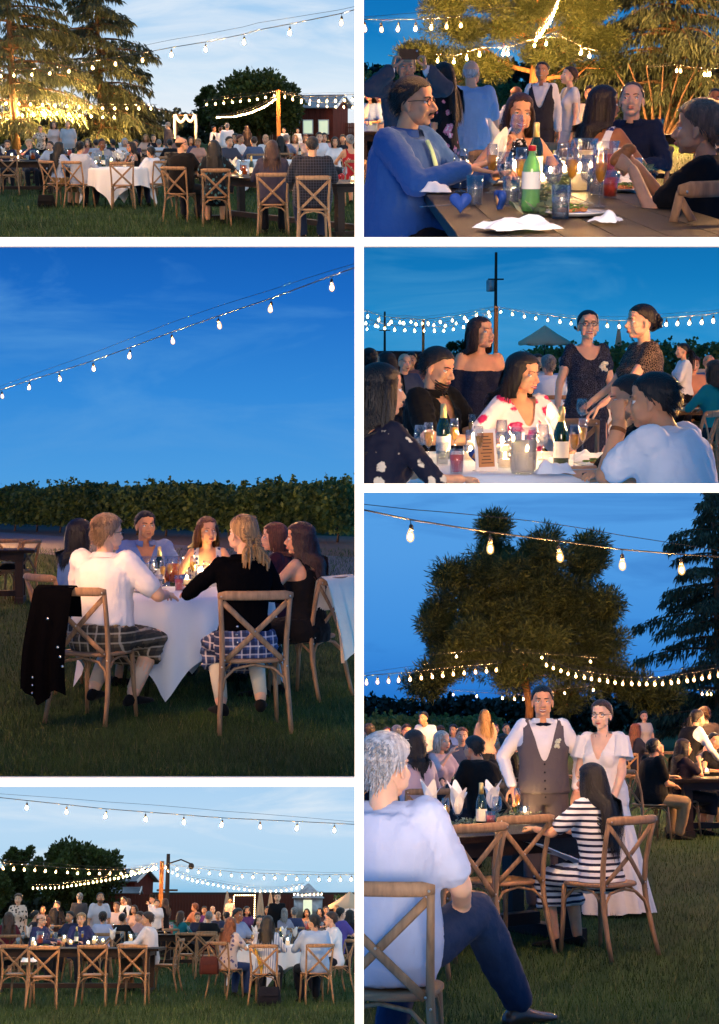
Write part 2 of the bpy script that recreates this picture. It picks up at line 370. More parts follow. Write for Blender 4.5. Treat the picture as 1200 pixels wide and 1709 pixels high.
SKIES = {
 'b1': dict(stops=[(0, (240, 236, 236)), (.14, (232, 240, 248)), (.35, (212, 232, 248)), (.65, (180, 214, 244)), (1, (152, 200, 242))], cl=(240, 246, 252), cscale=9, camt=.8, seed=3.1, stretch=5, emax=0.1),
 'b2': dict(stops=[(0, (70, 158, 212)), (.25, (44, 146, 208)), (.6, (20, 124, 194)), (1, (12, 108, 182))], cl=(120, 190, 230), cscale=8, camt=.4, seed=1.1, emax=0.085),
 'b3': dict(stops=[(0, (86, 162, 222)), (.12, (76, 156, 224)), (.4, (52, 138, 218)), (.75, (28, 108, 198)), (1, (16, 88, 176))], cl=(90, 158, 222), cscale=5, camt=.85, seed=5.3, stretch=4, thr=(.48, .8), emax=0.19),
 'b4': dict(stops=[(0, (40, 140, 200)), (.3, (36, 142, 206)), (.7, (18, 122, 190)), (1, (12, 110, 178))], cl=(88, 164, 212), cscale=6, camt=.6, seed=2.2, stretch=4.5, emax=0.09),
 'b5': dict(stops=[(0, (18, 98, 188)), (.12, (34, 116, 206)), (.35, (62, 142, 222)), (.7, (82, 156, 228)), (1, (86, 160, 230))], cl=(26, 88, 172), cscale=6, camt=.5, seed=9.4, stretch=5, thr=(.5, .72), emax=0.17),
 'b6': dict(stops=[(0, (96, 168, 216)), (.1, (130, 190, 228)), (.25, (176, 214, 240)), (.6, (186, 218, 244)), (1, (168, 208, 242))], cl=(226, 238, 248), cscale=8, camt=.8, seed=4.2, stretch=5, emax=0.085),
}
FAR = 700.0
def shell(b):
    global CUR; CUR = b
    u0, v0, u1, v1 = OUT[b.key]; P = []
    Mi = b.M.inverted()
    for y in (WALL_Y + .03, 60, FAR):
        for (u, v) in ((u0, v0), (u1, v0), (u1, v1), (u0, v1)):
            P.append(Mi @ Vector(((u - 600) / F * y, y, CAMZ - (v - 854.5) / F * y)))
    fs = [(i * 4 + j, i * 4 + (j + 1) % 4, (i + 1) * 4 + (j + 1) % 4, (i + 1) * 4 + j) for i in (0, 1) for j in range(4)] + [(8, 9, 10, 11)]
    m = MB().add([tuple(p) for p in P], fs)
    struct('sky', m, sky_mat(b.key, **SKIES[b.key]))
def lawn_mat(key, c1, c2, scale):
    m = bpy.data.materials.new('lawn_' + key); m.use_nodes = True; nt = m.node_tree; N = nt.nodes.new; L = nt.links.new; b = nt.nodes['Principled BSDF']
    b.inputs['Roughness'].default_value = .95; b.inputs['Specular IOR Level'].default_value = .05
    tc = N('ShaderNodeTexCoord'); t = N('ShaderNodeTexNoise'); t.inputs['Scale'].default_value = scale; t.inputs['Detail'].default_value = 8; L(tc.outputs['Object'], t.inputs[0])
    cr = N('ShaderNodeValToRGB'); cr.color_ramp.elements[0].color = (*c1, 1); cr.color_ramp.elements[1].color = (*c2, 1); cr.color_ramp.elements[0].position = .35; cr.color_ramp.elements[1].position = .65
    L(t.outputs[0], cr.inputs[0]); L(cr.outputs[0], b.inputs['Base Color']); return m
def lawn(b, name='lawn', z=0, y0=None, y1=FAR - 1, m=None):
    ys = []; y = y0 or max(b.ground(600, OUT[b.key][3])[1], 4.1)
    while y < y1: ys.append(y); y *= 1.12
    ys.append(y1); g = []
    for y in ys:
        a = b.gx(OUT[b.key][0], y); c = b.gx(OUT[b.key][2], y); g.append([a + (c - a) * t + V(0, 0, z) for t in np.linspace(0, 1, 9)])
    return struct(name, MB().grid(g), m or lawn_mat(b.key, (.020, .040, .014), (.036, .064, .020), 2.5))
GRASS = ('grass_blades', (.020, .046, .014), (.036, .076, .020), (.066, .108, .032))
def grass(b, n, y0, y1, hgt=.07, seed=1, px=.9):
    """mown grass: real blades, thinning out with distance"""
    r = np.random.default_rng(seed); t = r.random(n); y0 = max(y0, b.ground(600, min(b.rect[3] + 60, OUT[b.key][3] - 1.5))[1])
    y = 1 / (1 / y0 + t * (1 / y1 - 1 / y0)); a = b.gx(max(b.rect[0] - 14, OUT[b.key][0] + 1), 1000.)[0] / 1000; c = b.gx(min(b.rect[2] + 14, OUT[b.key][2] - 1), 1000.)[0] / 1000
    x = (a + (c - a) * r.random(n)) * y
    yaw = r.random(n) * 2 * math.pi; H = hgt * (.6 + .9 * r.random(n)) * np.clip(y / 14, .9, 1.6); W = np.maximum(.0045, y / F * px) * (.7 + .6 * r.random(n)); bend = H * (.2 + .6 * r.random(n))
    cx, sx = np.cos(yaw), np.sin(yaw); z0 = -.005
    bx, by = -sx, cx; pts = np.zeros((n, 3, 3))
    for k, (o, hh, bb) in enumerate(((-1, 0, 0), (1, 0, 0), (0, .92, 1))):
        pts[:, k, 0] = x + cx * W * o * .55 + bx * bend * bb; pts[:, k, 1] = y + sx * W * o * .55 + by * bend * bb; pts[:, k, 2] = z0 + H * hh
    T = np.arange(n * 3).reshape(-1, 3)
    me = fast_tris('grass', pts.reshape(-1, 3), T)
    leafmat(GRASS[0], *GRASS[1:], trans=.25, scale=.7, dry=(.17, .15, .075))
    mkobj('grass', me, GRASS[0], None, b.M, 'short mown green grass of the lawn', 'grass', kind='stuff')
for b in BAYS: shell(b)
# ------------------------------------------------------------------ people
_TMP = bpy.data.scenes.new('tmp_build')
def remesh(mb, vox, smooth=4, fac=.5, deci=None):
    me = mb.mesh('tmp', True); ob = bpy.data.objects.new('tmp', me); _TMP.collection.objects.link(ob)
    mo = ob.modifiers.new('r', 'REMESH'); mo.mode = 'VOXEL'; mo.voxel_size = vox; mo.use_smooth_shade = True
    if smooth: sm = ob.modifiers.new('s', 'SMOOTH'); sm.factor = fac; sm.iterations = smooth
    if deci: d = ob.modifiers.new('d', 'DECIMATE'); d.ratio = deci
    vl = _TMP.view_layers[0]; vl.update(); dg = vl.depsgraph
    out = bpy.data.meshes.new_from_object(ob.evaluated_get(dg), depsgraph=dg)
    n = len(out.vertices); co = np.empty(n * 3, np.float32); out.vertices.foreach_get('co', co); co = co.reshape(-1, 3).astype(float)
    fs = [tuple(p.vertices) for p in out.polygons]
    bpy.data.objects.remove(ob); bpy.data.meshes.remove(me); bpy.data.meshes.remove(out)
    return co, fs
def rotm(ax, a): return np.array(Matrix.Rotation(a, 3, ax))
_HT = {}
def head_template(sex, q):
    """skull, jaw, brow, nose, lips and ears as one surface; eyes at z=0, face towards +Y"""
    if (sex, q) in _HT: return _HT[(sex, q)]
    m = MB(); f = sex == 'f'; hi = dict(nu=24, nv=16)
    m.ell((0, -.018, .030), (.076, .097, .088), **hi); m.ell((0, .018, -.028), (.064 if not f else .061, .077, .086), **hi)
    m.ell((0, .034, -.074), (.050 if not f else .043, .044, .040), **hi); m.ell((0, .068, -.098), (.024 if not f else .019, .018, .018))
    m.ell((0, .077, .022), (.052, .017 if not f else .012, .014)); m.ell((0, .046, .052), (.060, .043, .045))
    for s in (-1, 1):
        m.ell((s * .041, .062, -.030), (.024, .026, .026)); m.ell((s * .048, .035, -.060), (.016, .04, .03))
        m.ell((s * .013, .099, -.041), (.012, .013, .010)); m.ell((s * .079, -.008, -.012), (.008, .018, .030), rotm('Z', s * .3)); m.ell((s * .078, -.002, -.036), (.008, .011, .013))
    m.cap((0, .087, .006), (0, .114, -.034), .010, .0135 if not f else .0115); m.ell((0, .094, -.040), (.012, .02, .010))
    m.ell((0, .092, -.0645), (.025, .011, .0062)); m.ell((0, .090, -.0755), (.022, .011, .0075)); m.ell((0, .088, -.052), (.016, .010, .010))
    _HT[(sex, q)] = remesh(m, {2: .0052, 1: .010, 0: .017}[q], {2: 3, 1: 2, 0: 1}[q], deci={2: .45, 1: .5, 0: .6}[q]); return _HT[(sex, q)]
_HD = {}
def hand_template(pose, q):
    """palm, four unequal bent fingers and a side thumb; wrist at 0, fingers along -Z, palm faces +Y, thumb towards -X"""
    if (pose, q) in _HD: return _HD[(pose, q)]
    m = MB(); 
    curl = {'relax': (.25, .45, .4), 'grip': (.9, 1.1, .7), 'flat': (.05, .12, .1), 'fist': (1.35, 1.5, 1.0)}[pose]
    m.tube([(0, 0, .03), (0, 0, 0), (0, 0, -.03), (0, 0, -.065), (0, 0, -.092), (0, 0, -.100)], np.array([(.024, .019), (.026, .018), (.036, .016), (.042, .015), (.041, .013), (.030, .008)]), 12, up=(0, 1, 0))
    for i, (x, L) in enumerate(((-.031, .070), (-.010, .080), (.011, .074), (.031, .058))):
        p = V(x, 0, -.088); a = 0; pts = [p + V(0, 0, .02), p]; 
        for k, c in enumerate(curl):
            a += c + .05 * i; p = p + V((x * .25) * .1, math.sin(a), -math.cos(a)) * L * (.45, .31, .24)[k]; pts.append(p)
        m.tube(pts, [.0095, .0098, .009, .0082, .0066], 8)
    t0 = V(-.028, .006, -.022); c = .5 if pose in ('grip', 'fist') else .15
    d1 = nrm(V(-.75, .35 + c, -.75)); d2 = nrm(V(-.35 + c * .5, .3 + c, -.95)); t1 = t0 + d1 * .042; t2 = t1 + d2 * .032; t3 = t2 + nrm(d2 + V(.1, .1, -.2)) * .026
    m.tube([t0 - d1 * .01, t0, t1, t2, t3], [.013, .014, .0115, .0105, .0075], 8)
    _HD[(pose, q)] = remesh(m, {2: .0042, 1: .0085, 0: .015}[q], 1, deci={2: .35, 1: .4, 0: .5}[q]); return _HD[(pose, q)]
def ik(S, W, a, b, pole):
    S, W = V(*S), V(*W); d = W - S; L = np.linalg.norm(d); L2 = min(max(L, abs(a - b) + .02), (a + b) * .995); dn = nrm(d); W = S + dn * L2
    k = (a * a - b * b + L2 * L2) / (2 * L2); h = math.sqrt(max(a * a - k * k, 0)); p = V(*pole) - dn * np.dot(V(*pole), dn)
    return S + dn * k + nrm(p) * h, W
def frame_from(z, x):
    z = nrm(z); y = nrm(np.cross(z, x)); x = np.cross(y, z); return np.stack([x, y, z], 1)
def skeleton(p):
    """joint positions in metres for a 1.75 m adult, facing +Y"""
    sit = p.get('sit', True); fat = p.get('fat', 0); f = p['sex'] == 'f'; lean = p.get('lean', .08 if sit else .02); side = p.get('side', 0); J = {}
    J['pelvis'] = V(0, p.get('py', 0), .555 if sit else .955)
    U = nrm(V(math.sin(side), math.sin(lean), math.cos(lean))); tw = p.get('twist', 0)
    X = nrm(np.cross(V(-math.sin(tw), math.cos(tw), 0), U)); Y = np.cross(U, X); J['U'], J['X'], J['Y'] = U, X, Y
    lift = .0 if sit else .0; J['neck'] = J['pelvis'] + U * .53 + Y * -.005
    w = (.168 if not f else .148) + fat * .06; J['w'] = w
    for s, k in ((1, 'R'), (-1, 'L')):
        J['sh' + k] = J['pelvis'] + U * (.475 + p.get('shrug', 0)) + X * s * w
        hp = J['pelvis'] + V(s * .09, 0, -.03)
        J['hip' + k] = hp
        if sit: kn = p.get('knee' + k, (s * (.13 + fat * .06), .43, .50)); an = p.get('ank' + k, (s * .12, .36, .085))
        else: an = p.get('ank' + k, (s * (.095 + fat * .03), -.01, .085)); kn = None
        an = V(*an)
        if kn is None: kn, an = ik(hp, an, .435, .44, p.get('kpole' + k, (s * .1, 1, 0)))
        else: kn = hp + nrm(V(*kn) - hp) * .44; an = kn + nrm(an - kn) * min(.43, np.linalg.norm(an - kn))
        J['knee' + k], J['ank' + k] = kn, an
        sh = J['sh' + k]
        if sit: dw = J['pelvis'] + V(s * .16, .40, .20)
        else: dw = sh + V(s * .07, .05, -.535)
        W = V(*p['hand' + k]) if p.get('hand' + k) is not None else dw
        pole = p.get('pole' + k, (s * .8, -.7, -.6))
        J['elb' + k], J['wri' + k] = ik(sh, W, .285, .255, pole)
    hp_, hy, hr = p.get('hp', 0), p.get('hy', 0), p.get('hr', 0)
    R = rotm('Z', hy) @ rotm('X', -hp_) @ rotm('Y', hr); nf = p.get('nfwd', .03)
    J['headc'] = J['neck'] + U * .132 + Y * nf + V(0, 0, .01); J['R'] = R
    J['top'] = J['headc'][2] + .118
    return J
def torso(m, J, p, off=0, z0=-.12, z1=.50, top=True, seg=22):
    f = p['sex'] == 'f'; fat = p.get('fat', 0)
    P = [(-.12, .150, .105, 0), (-.04, .178 if f else .168, .125, -.01), (.06, .158 if f else .160, .115, 0), (.15, .132 if f else .152, .105, .0), (.24, .140 if f else .160, .112, .005), (.33, .152 if f else .176, .120, .008), (.41, .158 if f else .186, .108, 0), (.465, .135 if f else .162, .082, -.008), (.50, .085, .066, -.012), (.53, .055, .055, -.010)]
    rings = []
    for (z, wx, wy, oy) in P:
        if z < z0 - .001 or z > z1 + .001: continue
        g = fat * math.exp(-((z - .08) / .16) ** 2); a = np.linspace(0, 2 * math.pi, seg, endpoint=False); ca, sa = np.cos(a), np.sin(a)
        wx += g * .085 + fat * .02 + off; wy += g * .085 + fat * .02 + off; oy += g * .05
        rings.append(J['pelvis'] + J['U'] * z + np.outer(np.sign(ca) * np.abs(ca) ** .88 * wx, J['X']) + np.outer(sa * wy + oy, J['Y']))
    m.rings(rings)
    if z1 > .45:
        for k in 'RL': m.cap(J['neck'] - J['U'] * .055, J['sh' + k] + J['U'] * (.012) , .046 + off, .028 + off)
    if f and z1 > .3:
        for s in (-1, 1): m.ell(J['pelvis'] + J['U'] * .315 + J['X'] * s * .068 + J['Y'] * (.085 + off), (.062 + off, .062 + off * .6, .062 + off))
def arm(m, J, k, off=0, a=0., b=1., fat=0, f=False):
    """shoulder to wrist; a,b in 0..1 along upper arm + forearm"""
    r = (.052, .043, .039, .031) if not f else (.045, .037, .033, .026); r = [x * (1 + fat * .35) + off for x in r]
    S, E, W = J['sh' + k], J['elb' + k], J['wri' + k]
    S2 = S + (J['neck'] - S) * .12
    if a < .5:
        t = min(b * 2, 1); Q = S2 + (E - S2) * t; m.cap(S2, Q, r[0], r[0] + (r[1] - r[0]) * t)
        if t == 1 and b > .5: pass
    if b > .5:
        t0 = max(a * 2 - 1, 0); t = min(b * 2 - 1, 1); m.cap(E + (W - E) * t0, E + (W - E) * t, r[2] + (r[3] - r[2]) * t0, r[2] + (r[3] - r[2]) * t)
def leg(m, J, k, off=0, b=1., fat=0):
    r = [x * (1 + fat * .3) + off for x in (.085, .058, .054, .037)]; H, K, A = J['hip' + k], J['knee' + k], J['ank' + k]
    m.cap(H, K, r[0], r[1]); 
    if b > .5:
        t = b * 2 - 1; Q = K + (A - K) * t; mid = K + (A - K) * min(.35, t); m.cap(K, mid, r[1], r[2] + .004); m.cap(mid, Q, r[2] + .004, r[2] + .004 + (r[3] - r[2]) * t)
def hairline(az):
    a = abs(az)  # 0 = face, pi = nape
    return float(np.interp(a, [0, .5, .85, 1.2, 1.45, 1.8, 2.2, math.pi], [.074, .070, .060, .038, .012, .004, -.05, -.075]))
def hair_cap(m, thick=.010, rough=.003, line=0, seed=0, bald=False):
    r = np.random.default_rng(seed); nu, nv = 40, 20; rows = []
    for j in range(nv):
        row = []
        for i in range(nu):
            az = -math.pi + 2 * math.pi * i / nu; zl = hairline(az) + line + .004 * math.sin(az * 9 + seed) + .003 * math.sin(az * 17 + seed * 2)
            if bald: zl = max(zl, -.2); 
            top = .118 + thick; z = zl + (top - zl) * math.sin(j / (nv - 1) * math.pi / 2) if not bald else zl + (min(.035, top) - zl) * j / (nv - 1)
            zz = (z - .030) / (.088 + thick); q = math.sqrt(max(1 - zz * zz, 0.0))
            rr = 1 + (r.random() - .5) * rough * 6 * (1 if 0 < j < nv - 1 else .3); th_ = thick * (.45 + .75 * min(max((z + .02) / .10, 0), 1)) * (1.25 if math.cos(az) > .2 and z > .075 else 1)
            fo = 1.0 if j > 1 else (.93 if j == 0 else .99)
            fx = math.sin(az) * (.076 + th_) * q * rr * fo; fy = -.016 + math.cos(az) * (.097 + th_) * q * rr * fo
            row.append((fx, fy, z))
        rows.append(row + [row[0]])
    m.grid(rows)
def strands(m, n, length, style, seed=0, w=.007, part=.0, back=None, side=0):
    """locks combed from the scalp; style: short, long, curly, bob, pull"""
    r = np.random.default_rng(seed); nr = lambda a: a / np.maximum(np.linalg.norm(a, axis=1, keepdims=True), 1e-9)
    az = r.uniform(-math.pi, math.pi, n); zl = np.array([hairline(a) for a in az]); z = zl + (.115 - zl) * r.random(n) ** .8; q = np.sqrt(np.maximum(1 - ((z - .03) / .092) ** 2, 0)); p = np.stack([np.sin(az) * .08 * q, -.016 + np.cos(az) * .10 * q, z], 1)
    nn = nr((p - V(0, -.018, .03)) / V(.077, .097, .088) ** 2); L = length * r.uniform(.7, 1.1, n); k = 4 if style == 'short' else 8; sg = np.where(p[:, 0] > part, 1., -1.); O = np.zeros(n); c3 = lambda a, b, c: np.stack([O + a, O + b, O + c], 1)
    if style == 'short': d = nr(nn * np.where(p[:, 1] < .0, .02, np.where(p[:, 1] < .04, .14, .34))[:, None] + c3(side, np.where(p[:, 1] < .05, -.8, -.5), np.where(z > .05, .25, -.6)) + r.normal(0, .16, (n, 3)))
    elif style == 'pull': d = nr(c3(0, -1, -.2) - p * 2)
    else: d = nr(np.where(((np.abs(az) < 1.5) & (z > .02))[:, None], nn * .3 + c3(sg * .9, -.35, .1), nn * .4 + c3(p[:, 0] * 2, -.3, -.9)))
    ph = r.uniform(0, 6.28, n); jb = r.uniform(-.03, 0, n); P = [p - nn * .004]
    for j in range(k):
        t = (j + 1) / k; last = P[-1]
        if style == 'short': d = nr(d + V(0, -.10, -.26))
        elif style == 'pull': d = nr(V(0, -.13, -.03) - last)
        else: d = nr(d * (.62 if j < 3 else .45) + V(0, -.10 if style != 'bob' else -.05, -.75) + (c3(-sg * .2, 0, 0) if style == 'bob' and t > .6 else 0))
        x = last + d * (L / k)[:, None]; e = (x - V(0, -.018, .02)) / V(.085, .106, .105); le = np.linalg.norm(e, axis=1, keepdims=True)
        x = np.where(le < 1, V(0, -.018, .02) + e / np.maximum(le, 1e-6) * V(.085, .106, .105), x)
        f = (x[:, 2] < .05) & (x[:, 1] > .035); sx = np.where(np.abs(x[:, 0]) > .01, np.sign(x[:, 0]), sg); x[:, 0] = np.where(f, sx * np.maximum(np.abs(x[:, 0]), .075), x[:, 0]); x[:, 1] = np.where(f, .035 - .2 * (x[:, 1] - .035), x[:, 1])
        if back is not None:
            g = (x[:, 2] < -.14) & (np.abs(x[:, 0]) < .13) & (x[:, 1] > back - .10 * (1 - np.abs(x[:, 0]) / .13)) & (x[:, 1] < .04); x[:, 1] = np.where(g, np.minimum(x[:, 1], back + jb), x[:, 1])
        if style == 'curly': x = x + c3(np.cos(ph + j * 1.9), np.sin(ph + j * 1.9), 0) * .016 * min(1, j / 2)
        elif style in ('long', 'bob'): x = x + c3(np.cos(ph + j * .9), np.sin(ph + j * .9), 0) * .003
        P.append(x)
    P = np.stack(P, 1); T = np.gradient(P, axis=1); T /= np.maximum(np.linalg.norm(T, axis=2, keepdims=True), 1e-9); u = np.cross(T, V(.3, 1, .2)); u /= np.maximum(np.linalg.norm(u, axis=2, keepdims=True), 1e-9); v = np.cross(T, u)
    ws = w * r.uniform(.7, 1.3, n) * (1 if style != 'short' else .8); rr = ws[:, None] * np.array([.8] + [1.] * (k - 1) + [.25])[None]
    u = np.cross(T, P - np.stack([0 * P[..., 0], 0 * P[..., 0] - .018, np.minimum(P[..., 2], .03)], -1)); u /= np.maximum(np.linalg.norm(u, axis=2, keepdims=True), 1e-9)
    ring = np.stack([P - u * rr[:, :, None] * 1.15, P + u * rr[:, :, None] * 1.15], 2); vs = ring.reshape(-1, 3); o = m.n; K1 = k + 1
    A = (np.arange(n)[:, None] * K1 + np.arange(k)[None, :]) * 2
    fs = np.stack([A, A + 1, A + 3, A + 2], -1).reshape(-1, 4) + o; m.v.append(vs); m.n += len(vs); m.f.extend(map(tuple, fs.tolist())); m.m.extend([0] * len(fs))
_PC = {}
def cloth_cut(co, fs, J, rule):
    """open a neckline: rule(x, y, z) in chest coordinates (z up the spine) -> True where cloth is cut away"""
    L = (co - J['pelvis']) @ np.stack([J['X'], J['Y'], J['U']], 1); k = np.array([rule(*q) for q in L]); fs = [f for f in fs if not any(k[i] for i in f)]
    from collections import defaultdict
    E = defaultdict(int)
    for f in fs:
        for i in range(len(f)): E[tuple(sorted((f[i], f[i - 1])))] += 1
    nb = defaultdict(list)
    for (a, b), c in E.items():
        if c == 1: nb[a].append(b); nb[b].append(a)
    co = co.copy(); ks = [v for v in nb if len(nb[v]) == 2]
    for _ in range(14):
        new = {v: co[v] * .4 + (co[nb[v][0]] + co[nb[v][1]]) * .3 for v in ks}
        for v, c in new.items(): co[v] = c
    used = sorted({i for f in fs for i in f}); mp = {o: i for i, o in enumerate(used)}
    return co[used], [tuple(mp[i] for i in f) for f in fs]
VNECK = lambda d, w: (lambda x, y, z: y > 0 and z > d and abs(x) < w * (z - d) / (.50 - d) + .004)
SCOOP = lambda d, w: (lambda x, y, z: z > .40 and ((y > -.02 and z > d + (x / w) ** 2 * .12 and abs(x) < w) or (abs(x) < w * .8 and z > .46)))
STRAP = lambda d, w: (lambda x, y, z: z > d and (abs(x) > .125 or (abs(x) < w and (y > -.03 or z > d + .06))))
OFFSH = lambda d: (lambda x, y, z: z > d)
CUTS = {'vs': VNECK(.35, .07), 'v': VNECK(.30, .08), 'vd': VNECK(.22, .10), 'scoop': SCOOP(.40, .10), 'strap': STRAP(.36, .07), 'off': OFFSH(.40), 'halter': (lambda x, y, z: z > .37 and (abs(x) > .10 - (z - .37) * .4 or (y < 0 and z > .30))), 'vest': VNECK(.20, .095)}
def arrmesh(co, fs, name, smooth=True, rough=0, seed=0):
    if rough:
        def nz(P, k):
            P = P + seed * 3.7; t = 0
            for q in range(5):
                a = np.array([math.sin(q * 12.9 + k), math.sin(q * 78.2 + k * 1.3), math.sin(q * 37.7 + k * 2.1)]); a = a / np.linalg.norm(a) * (1 + .22 * q); t = t + np.sin(P @ a * 2.2 + 1.3 * np.sin(P @ np.roll(a, 1) * 1.1 + q)) / 2.6
            return t
        w = np.stack([nz(co * 9, 1.), nz(co * V(16, 16, 30), 2.), nz(co * V(30, 30, 11), 3.)], 1)
        N = np.zeros_like(co)
        for sz in (3, 4):
            A = np.array([f for f in fs if len(f) == sz])
            if len(A):
                fn = np.cross(co[A[:, 1]] - co[A[:, 0]], co[A[:, 2]] - co[A[:, 0]])
                for c in range(sz): np.add.at(N, A[:, c], fn)
        N /= np.maximum(np.linalg.norm(N, axis=1, keepdims=True), 1e-9)
        ridge = (1 - np.abs(w[:, 1])) * .9 + (1 - np.abs(w[:, 2])) * .8 + w[:, 0] * .8
        co = co + N * (rough * np.maximum(ridge - .75, -.5))[:, None]
    me = bpy.data.meshes.new(name); me.from_pydata(co.tolist(), [], fs); me.shade_smooth() if smooth else None; me.update(); return me
def person_meshes(p):
    """dict part -> mesh (person-local), cached by pose and build"""
    key = repr(sorted((k, v) for k, v in p.items() if k not in ('col',)))
    if key in _PC: return _PC[key]
    q = p.get('q', 0); J = skeleton(p); f = p['sex'] == 'f'; fat = p.get('fat', 0); vox = {2: .0135, 1: .02, 0: .03}[q]; out = {}; sit = p.get('sit', True)
    R = J['R']; hc = J['headc']; toh = lambda co: co @ R.T + hc
    # body
    m = MB(); torso(m, J, p); m.cap(J['neck'] - J['U'] * .03, hc + R @ V(0, -.02, -.06), .058 if not f else .048, .056 if not f else .046)
    for k in 'RL': arm(m, J, k, 0, 0, 1, fat, f); leg(m, J, k, 0, 1, fat)
    co, fs = remesh(m, vox, 4, deci=.3)
    allc = [co]; allf = list(fs); n = len(co)
    hco, hfs = head_template(p['sex'], q); hs = p.get('hs', 1.0); h2 = toh(hco * hs); allc.append(h2); allf += [tuple(i + n for i in t) for t in hfs]; n += len(h2)
    for k, s in (('R', 1), ('L', -1)):
        hand = p.get('hpose' + k, 'relax'); tc, tf = hand_template(hand, q); tc = tc.copy()
        fa = nrm(J['wri' + k] - J['elb' + k]); hd = p.get('hdir' + k); dirn = nrm(V(*hd)) if hd is not None else fa
        palm = V(*p.get('palm' + k, (-s * .8, .3, -.4) if not (p.get('hand' + k) is not None) else (0, .1, -1)))
        if s == 1: pass
        else: tc = tc * V(-1, 1, 1); tf = [t[::-1] for t in tf]
        z = -dirn; y = nrm(palm - z * np.dot(palm, z)); x = np.cross(y, z); A = np.stack([x, y, z], 1); sc = 1.0 if not f else .9
        h3 = (tc * sc) @ A.T + J['wri' + k] + dirn * .012; allc.append(h3); allf += [tuple(i + n for i in t) for t in tf]; n += len(h3); J['palm' + k] = J['wri' + k] + dirn * .095 + y * .035
    if q == 2:   # upper eyelids
        for s in (-1, 1):
            e = MB(); e.ell((0, 0, 0), (.0152, .0150, .0150), nu=12, nv=9); ec = np.concatenate(e.v); keep = [fc for fc in e.f if all(ec[i][2] > (.0035 if not p.get('squint') else -.002) for i in fc)]
            e2 = toh((ec + V(s * .032, .0715, .0)) * hs); allc.append(e2); allf += [tuple(i + n for i in t) for t in keep]; n += len(e2)
    out['body'] = arrmesh(np.concatenate(allc), allf, 'person'); out['J'] = J
    # clothing
    rough = p.get('rough', .0065 if q == 2 else (.005 if q == 1 else .004)); top = p.get('top', 'long')
    if top:
        m = MB(); o = p.get('toff', .015); torso(m, J, p, o + (.012 if not p.get('vest') and not p.get('tuck') and not p.get('bottom') in ('skirt','gown','kilt') else 0), -.12 if p.get('untuck', True) and not p.get('vest') and not p.get('tuck') else (-.04 if not p.get('bottom') == 'kilt' else .02), .50)
        L = {'long': .96, 'short': .36, 'cap': .22, 'sleeveless': 0, 'roll': .62, 'half': .5, 'elbow': .48}[top]
        if L:
            for k in 'RL': arm(m, J, k, o + (.010 if top == 'short' else -.003), 0, L, fat, f)
        c = p.get('cut'); co, fs = remesh(m, vox * .95, 4 if q else 3, deci=None if c else .5)
        if c: co, fs = cloth_cut(co, fs, J, CUTS[c])
        out['top'] = arrmesh(co, fs, 'shirt', rough=rough, seed=p.get('seed', 1))
        if p.get('collar') and q >= 1:
            m = MB(); rg = []
            for (z, rx, ry, oy) in ((.490, .090, .084, -.010), (.520, .076, .074, -.006), (.542, .070, .070, -.002), (.540, .080, .080, -.002), (.505, .104, .100, -.004)):
                a = np.linspace(.32, 2 * math.pi - .32, 22) + math.pi / 2; rg.append(J['pelvis'] + J['U'] * (z) + np.outer(np.cos(a) * rx, J['X']) + np.outer(np.sin(a) * ry + oy, J['Y']))
            m.grid(rg); out['collar'] = m.mesh('collar')
    if p.get('vest'):
        m = MB(); torso(m, J, p, .028, -.10, .50); co, fs = remesh(m, vox, 3); co, fs = cloth_cut(co, fs, J, lambda x, y, z: CUTS['vest'](x, y, z) or abs(x) > J['w'] - .012 + max(0, .34 - z) * 3)
        out['vest'] = arrmesh(co, fs, 'vest', rough=.002)
    if p.get('jacket'):
        m = MB(); torso(m, J, p, .040, -.12, .50)
        for k in 'RL': arm(m, J, k, .036, 0, .94, fat, f)
        co, fs = remesh(m, vox, 3); co, fs = cloth_cut(co, fs, J, CUTS['vest']); out['jacket'] = arrmesh(co, fs, 'jacket', rough=rough)
    bot = p.get('bottom', 'trousers')
    if bot in ('trousers', 'shorts'):
        m = MB(); torso(m, J, p, .004 if not p.get('vest') else .012, -.12, -.03 if not (p.get('vest') or p.get('tuck')) else .06)
        for k in 'RL': leg(m, J, k, .016, .97 if bot == 'trousers' else .6, fat)
        m.ell(J['pelvis'] + V(0, 0, -.065), (.145 + fat * .03, .115 + fat * .02, .07)); co, fs = remesh(m, vox, 4, deci=.35); out['bottom'] = arrmesh(co, fs, 'trousers', rough=rough, seed=5)
    elif bot in ('skirt', 'gown', 'kilt'):
        m = MB(); P = J['pelvis']; torso(m, J, p, .022 if bot != 'kilt' else .030, -.12, .10 if bot != 'kilt' else .06)
        if sit:
            km = (J['kneeR'] + J['kneeL']) / 2; wk = abs(J['kneeR'][0] - J['kneeL'][0]) / 2 + .085
            m.tube([P + V(0, -.08, -.04), P + V(0, .08, -.03), (P * .5 + km * .5) + V(0, 0, -.01), km + V(0, .04, -.01), km + V(0, .075, -.03)], np.array([(.16, .10), (.19 + fat * .05, .11), (wk + .02, .10), (wk, .085), (wk * .8, .05)]), 16)
            am = (J['ankR'] + J['ankL']) / 2; t = p.get('hem', .5)
            if t > 0: m.tube([km + V(0, .02, .02), km + (am - km) * t * .5, km + (am - km) * t], np.array([(wk, .085), (wk + .01, .09), (wk + .02, .10)]), 16)
            co, fs = remesh(m, vox, 3, deci=.5); out['bottom'] = arrmesh(co, fs, 'skirt', rough=rough * 1.5)
        else:
            zh = p.get('hem', .06) if bot == 'gown' else p.get('hem', .55); rg = []; nn = 60 if q == 2 else 30; a = np.linspace(0, 2 * math.pi, nn, endpoint=False); fl = p.get('flare', .30 if bot == 'gown' else .23)
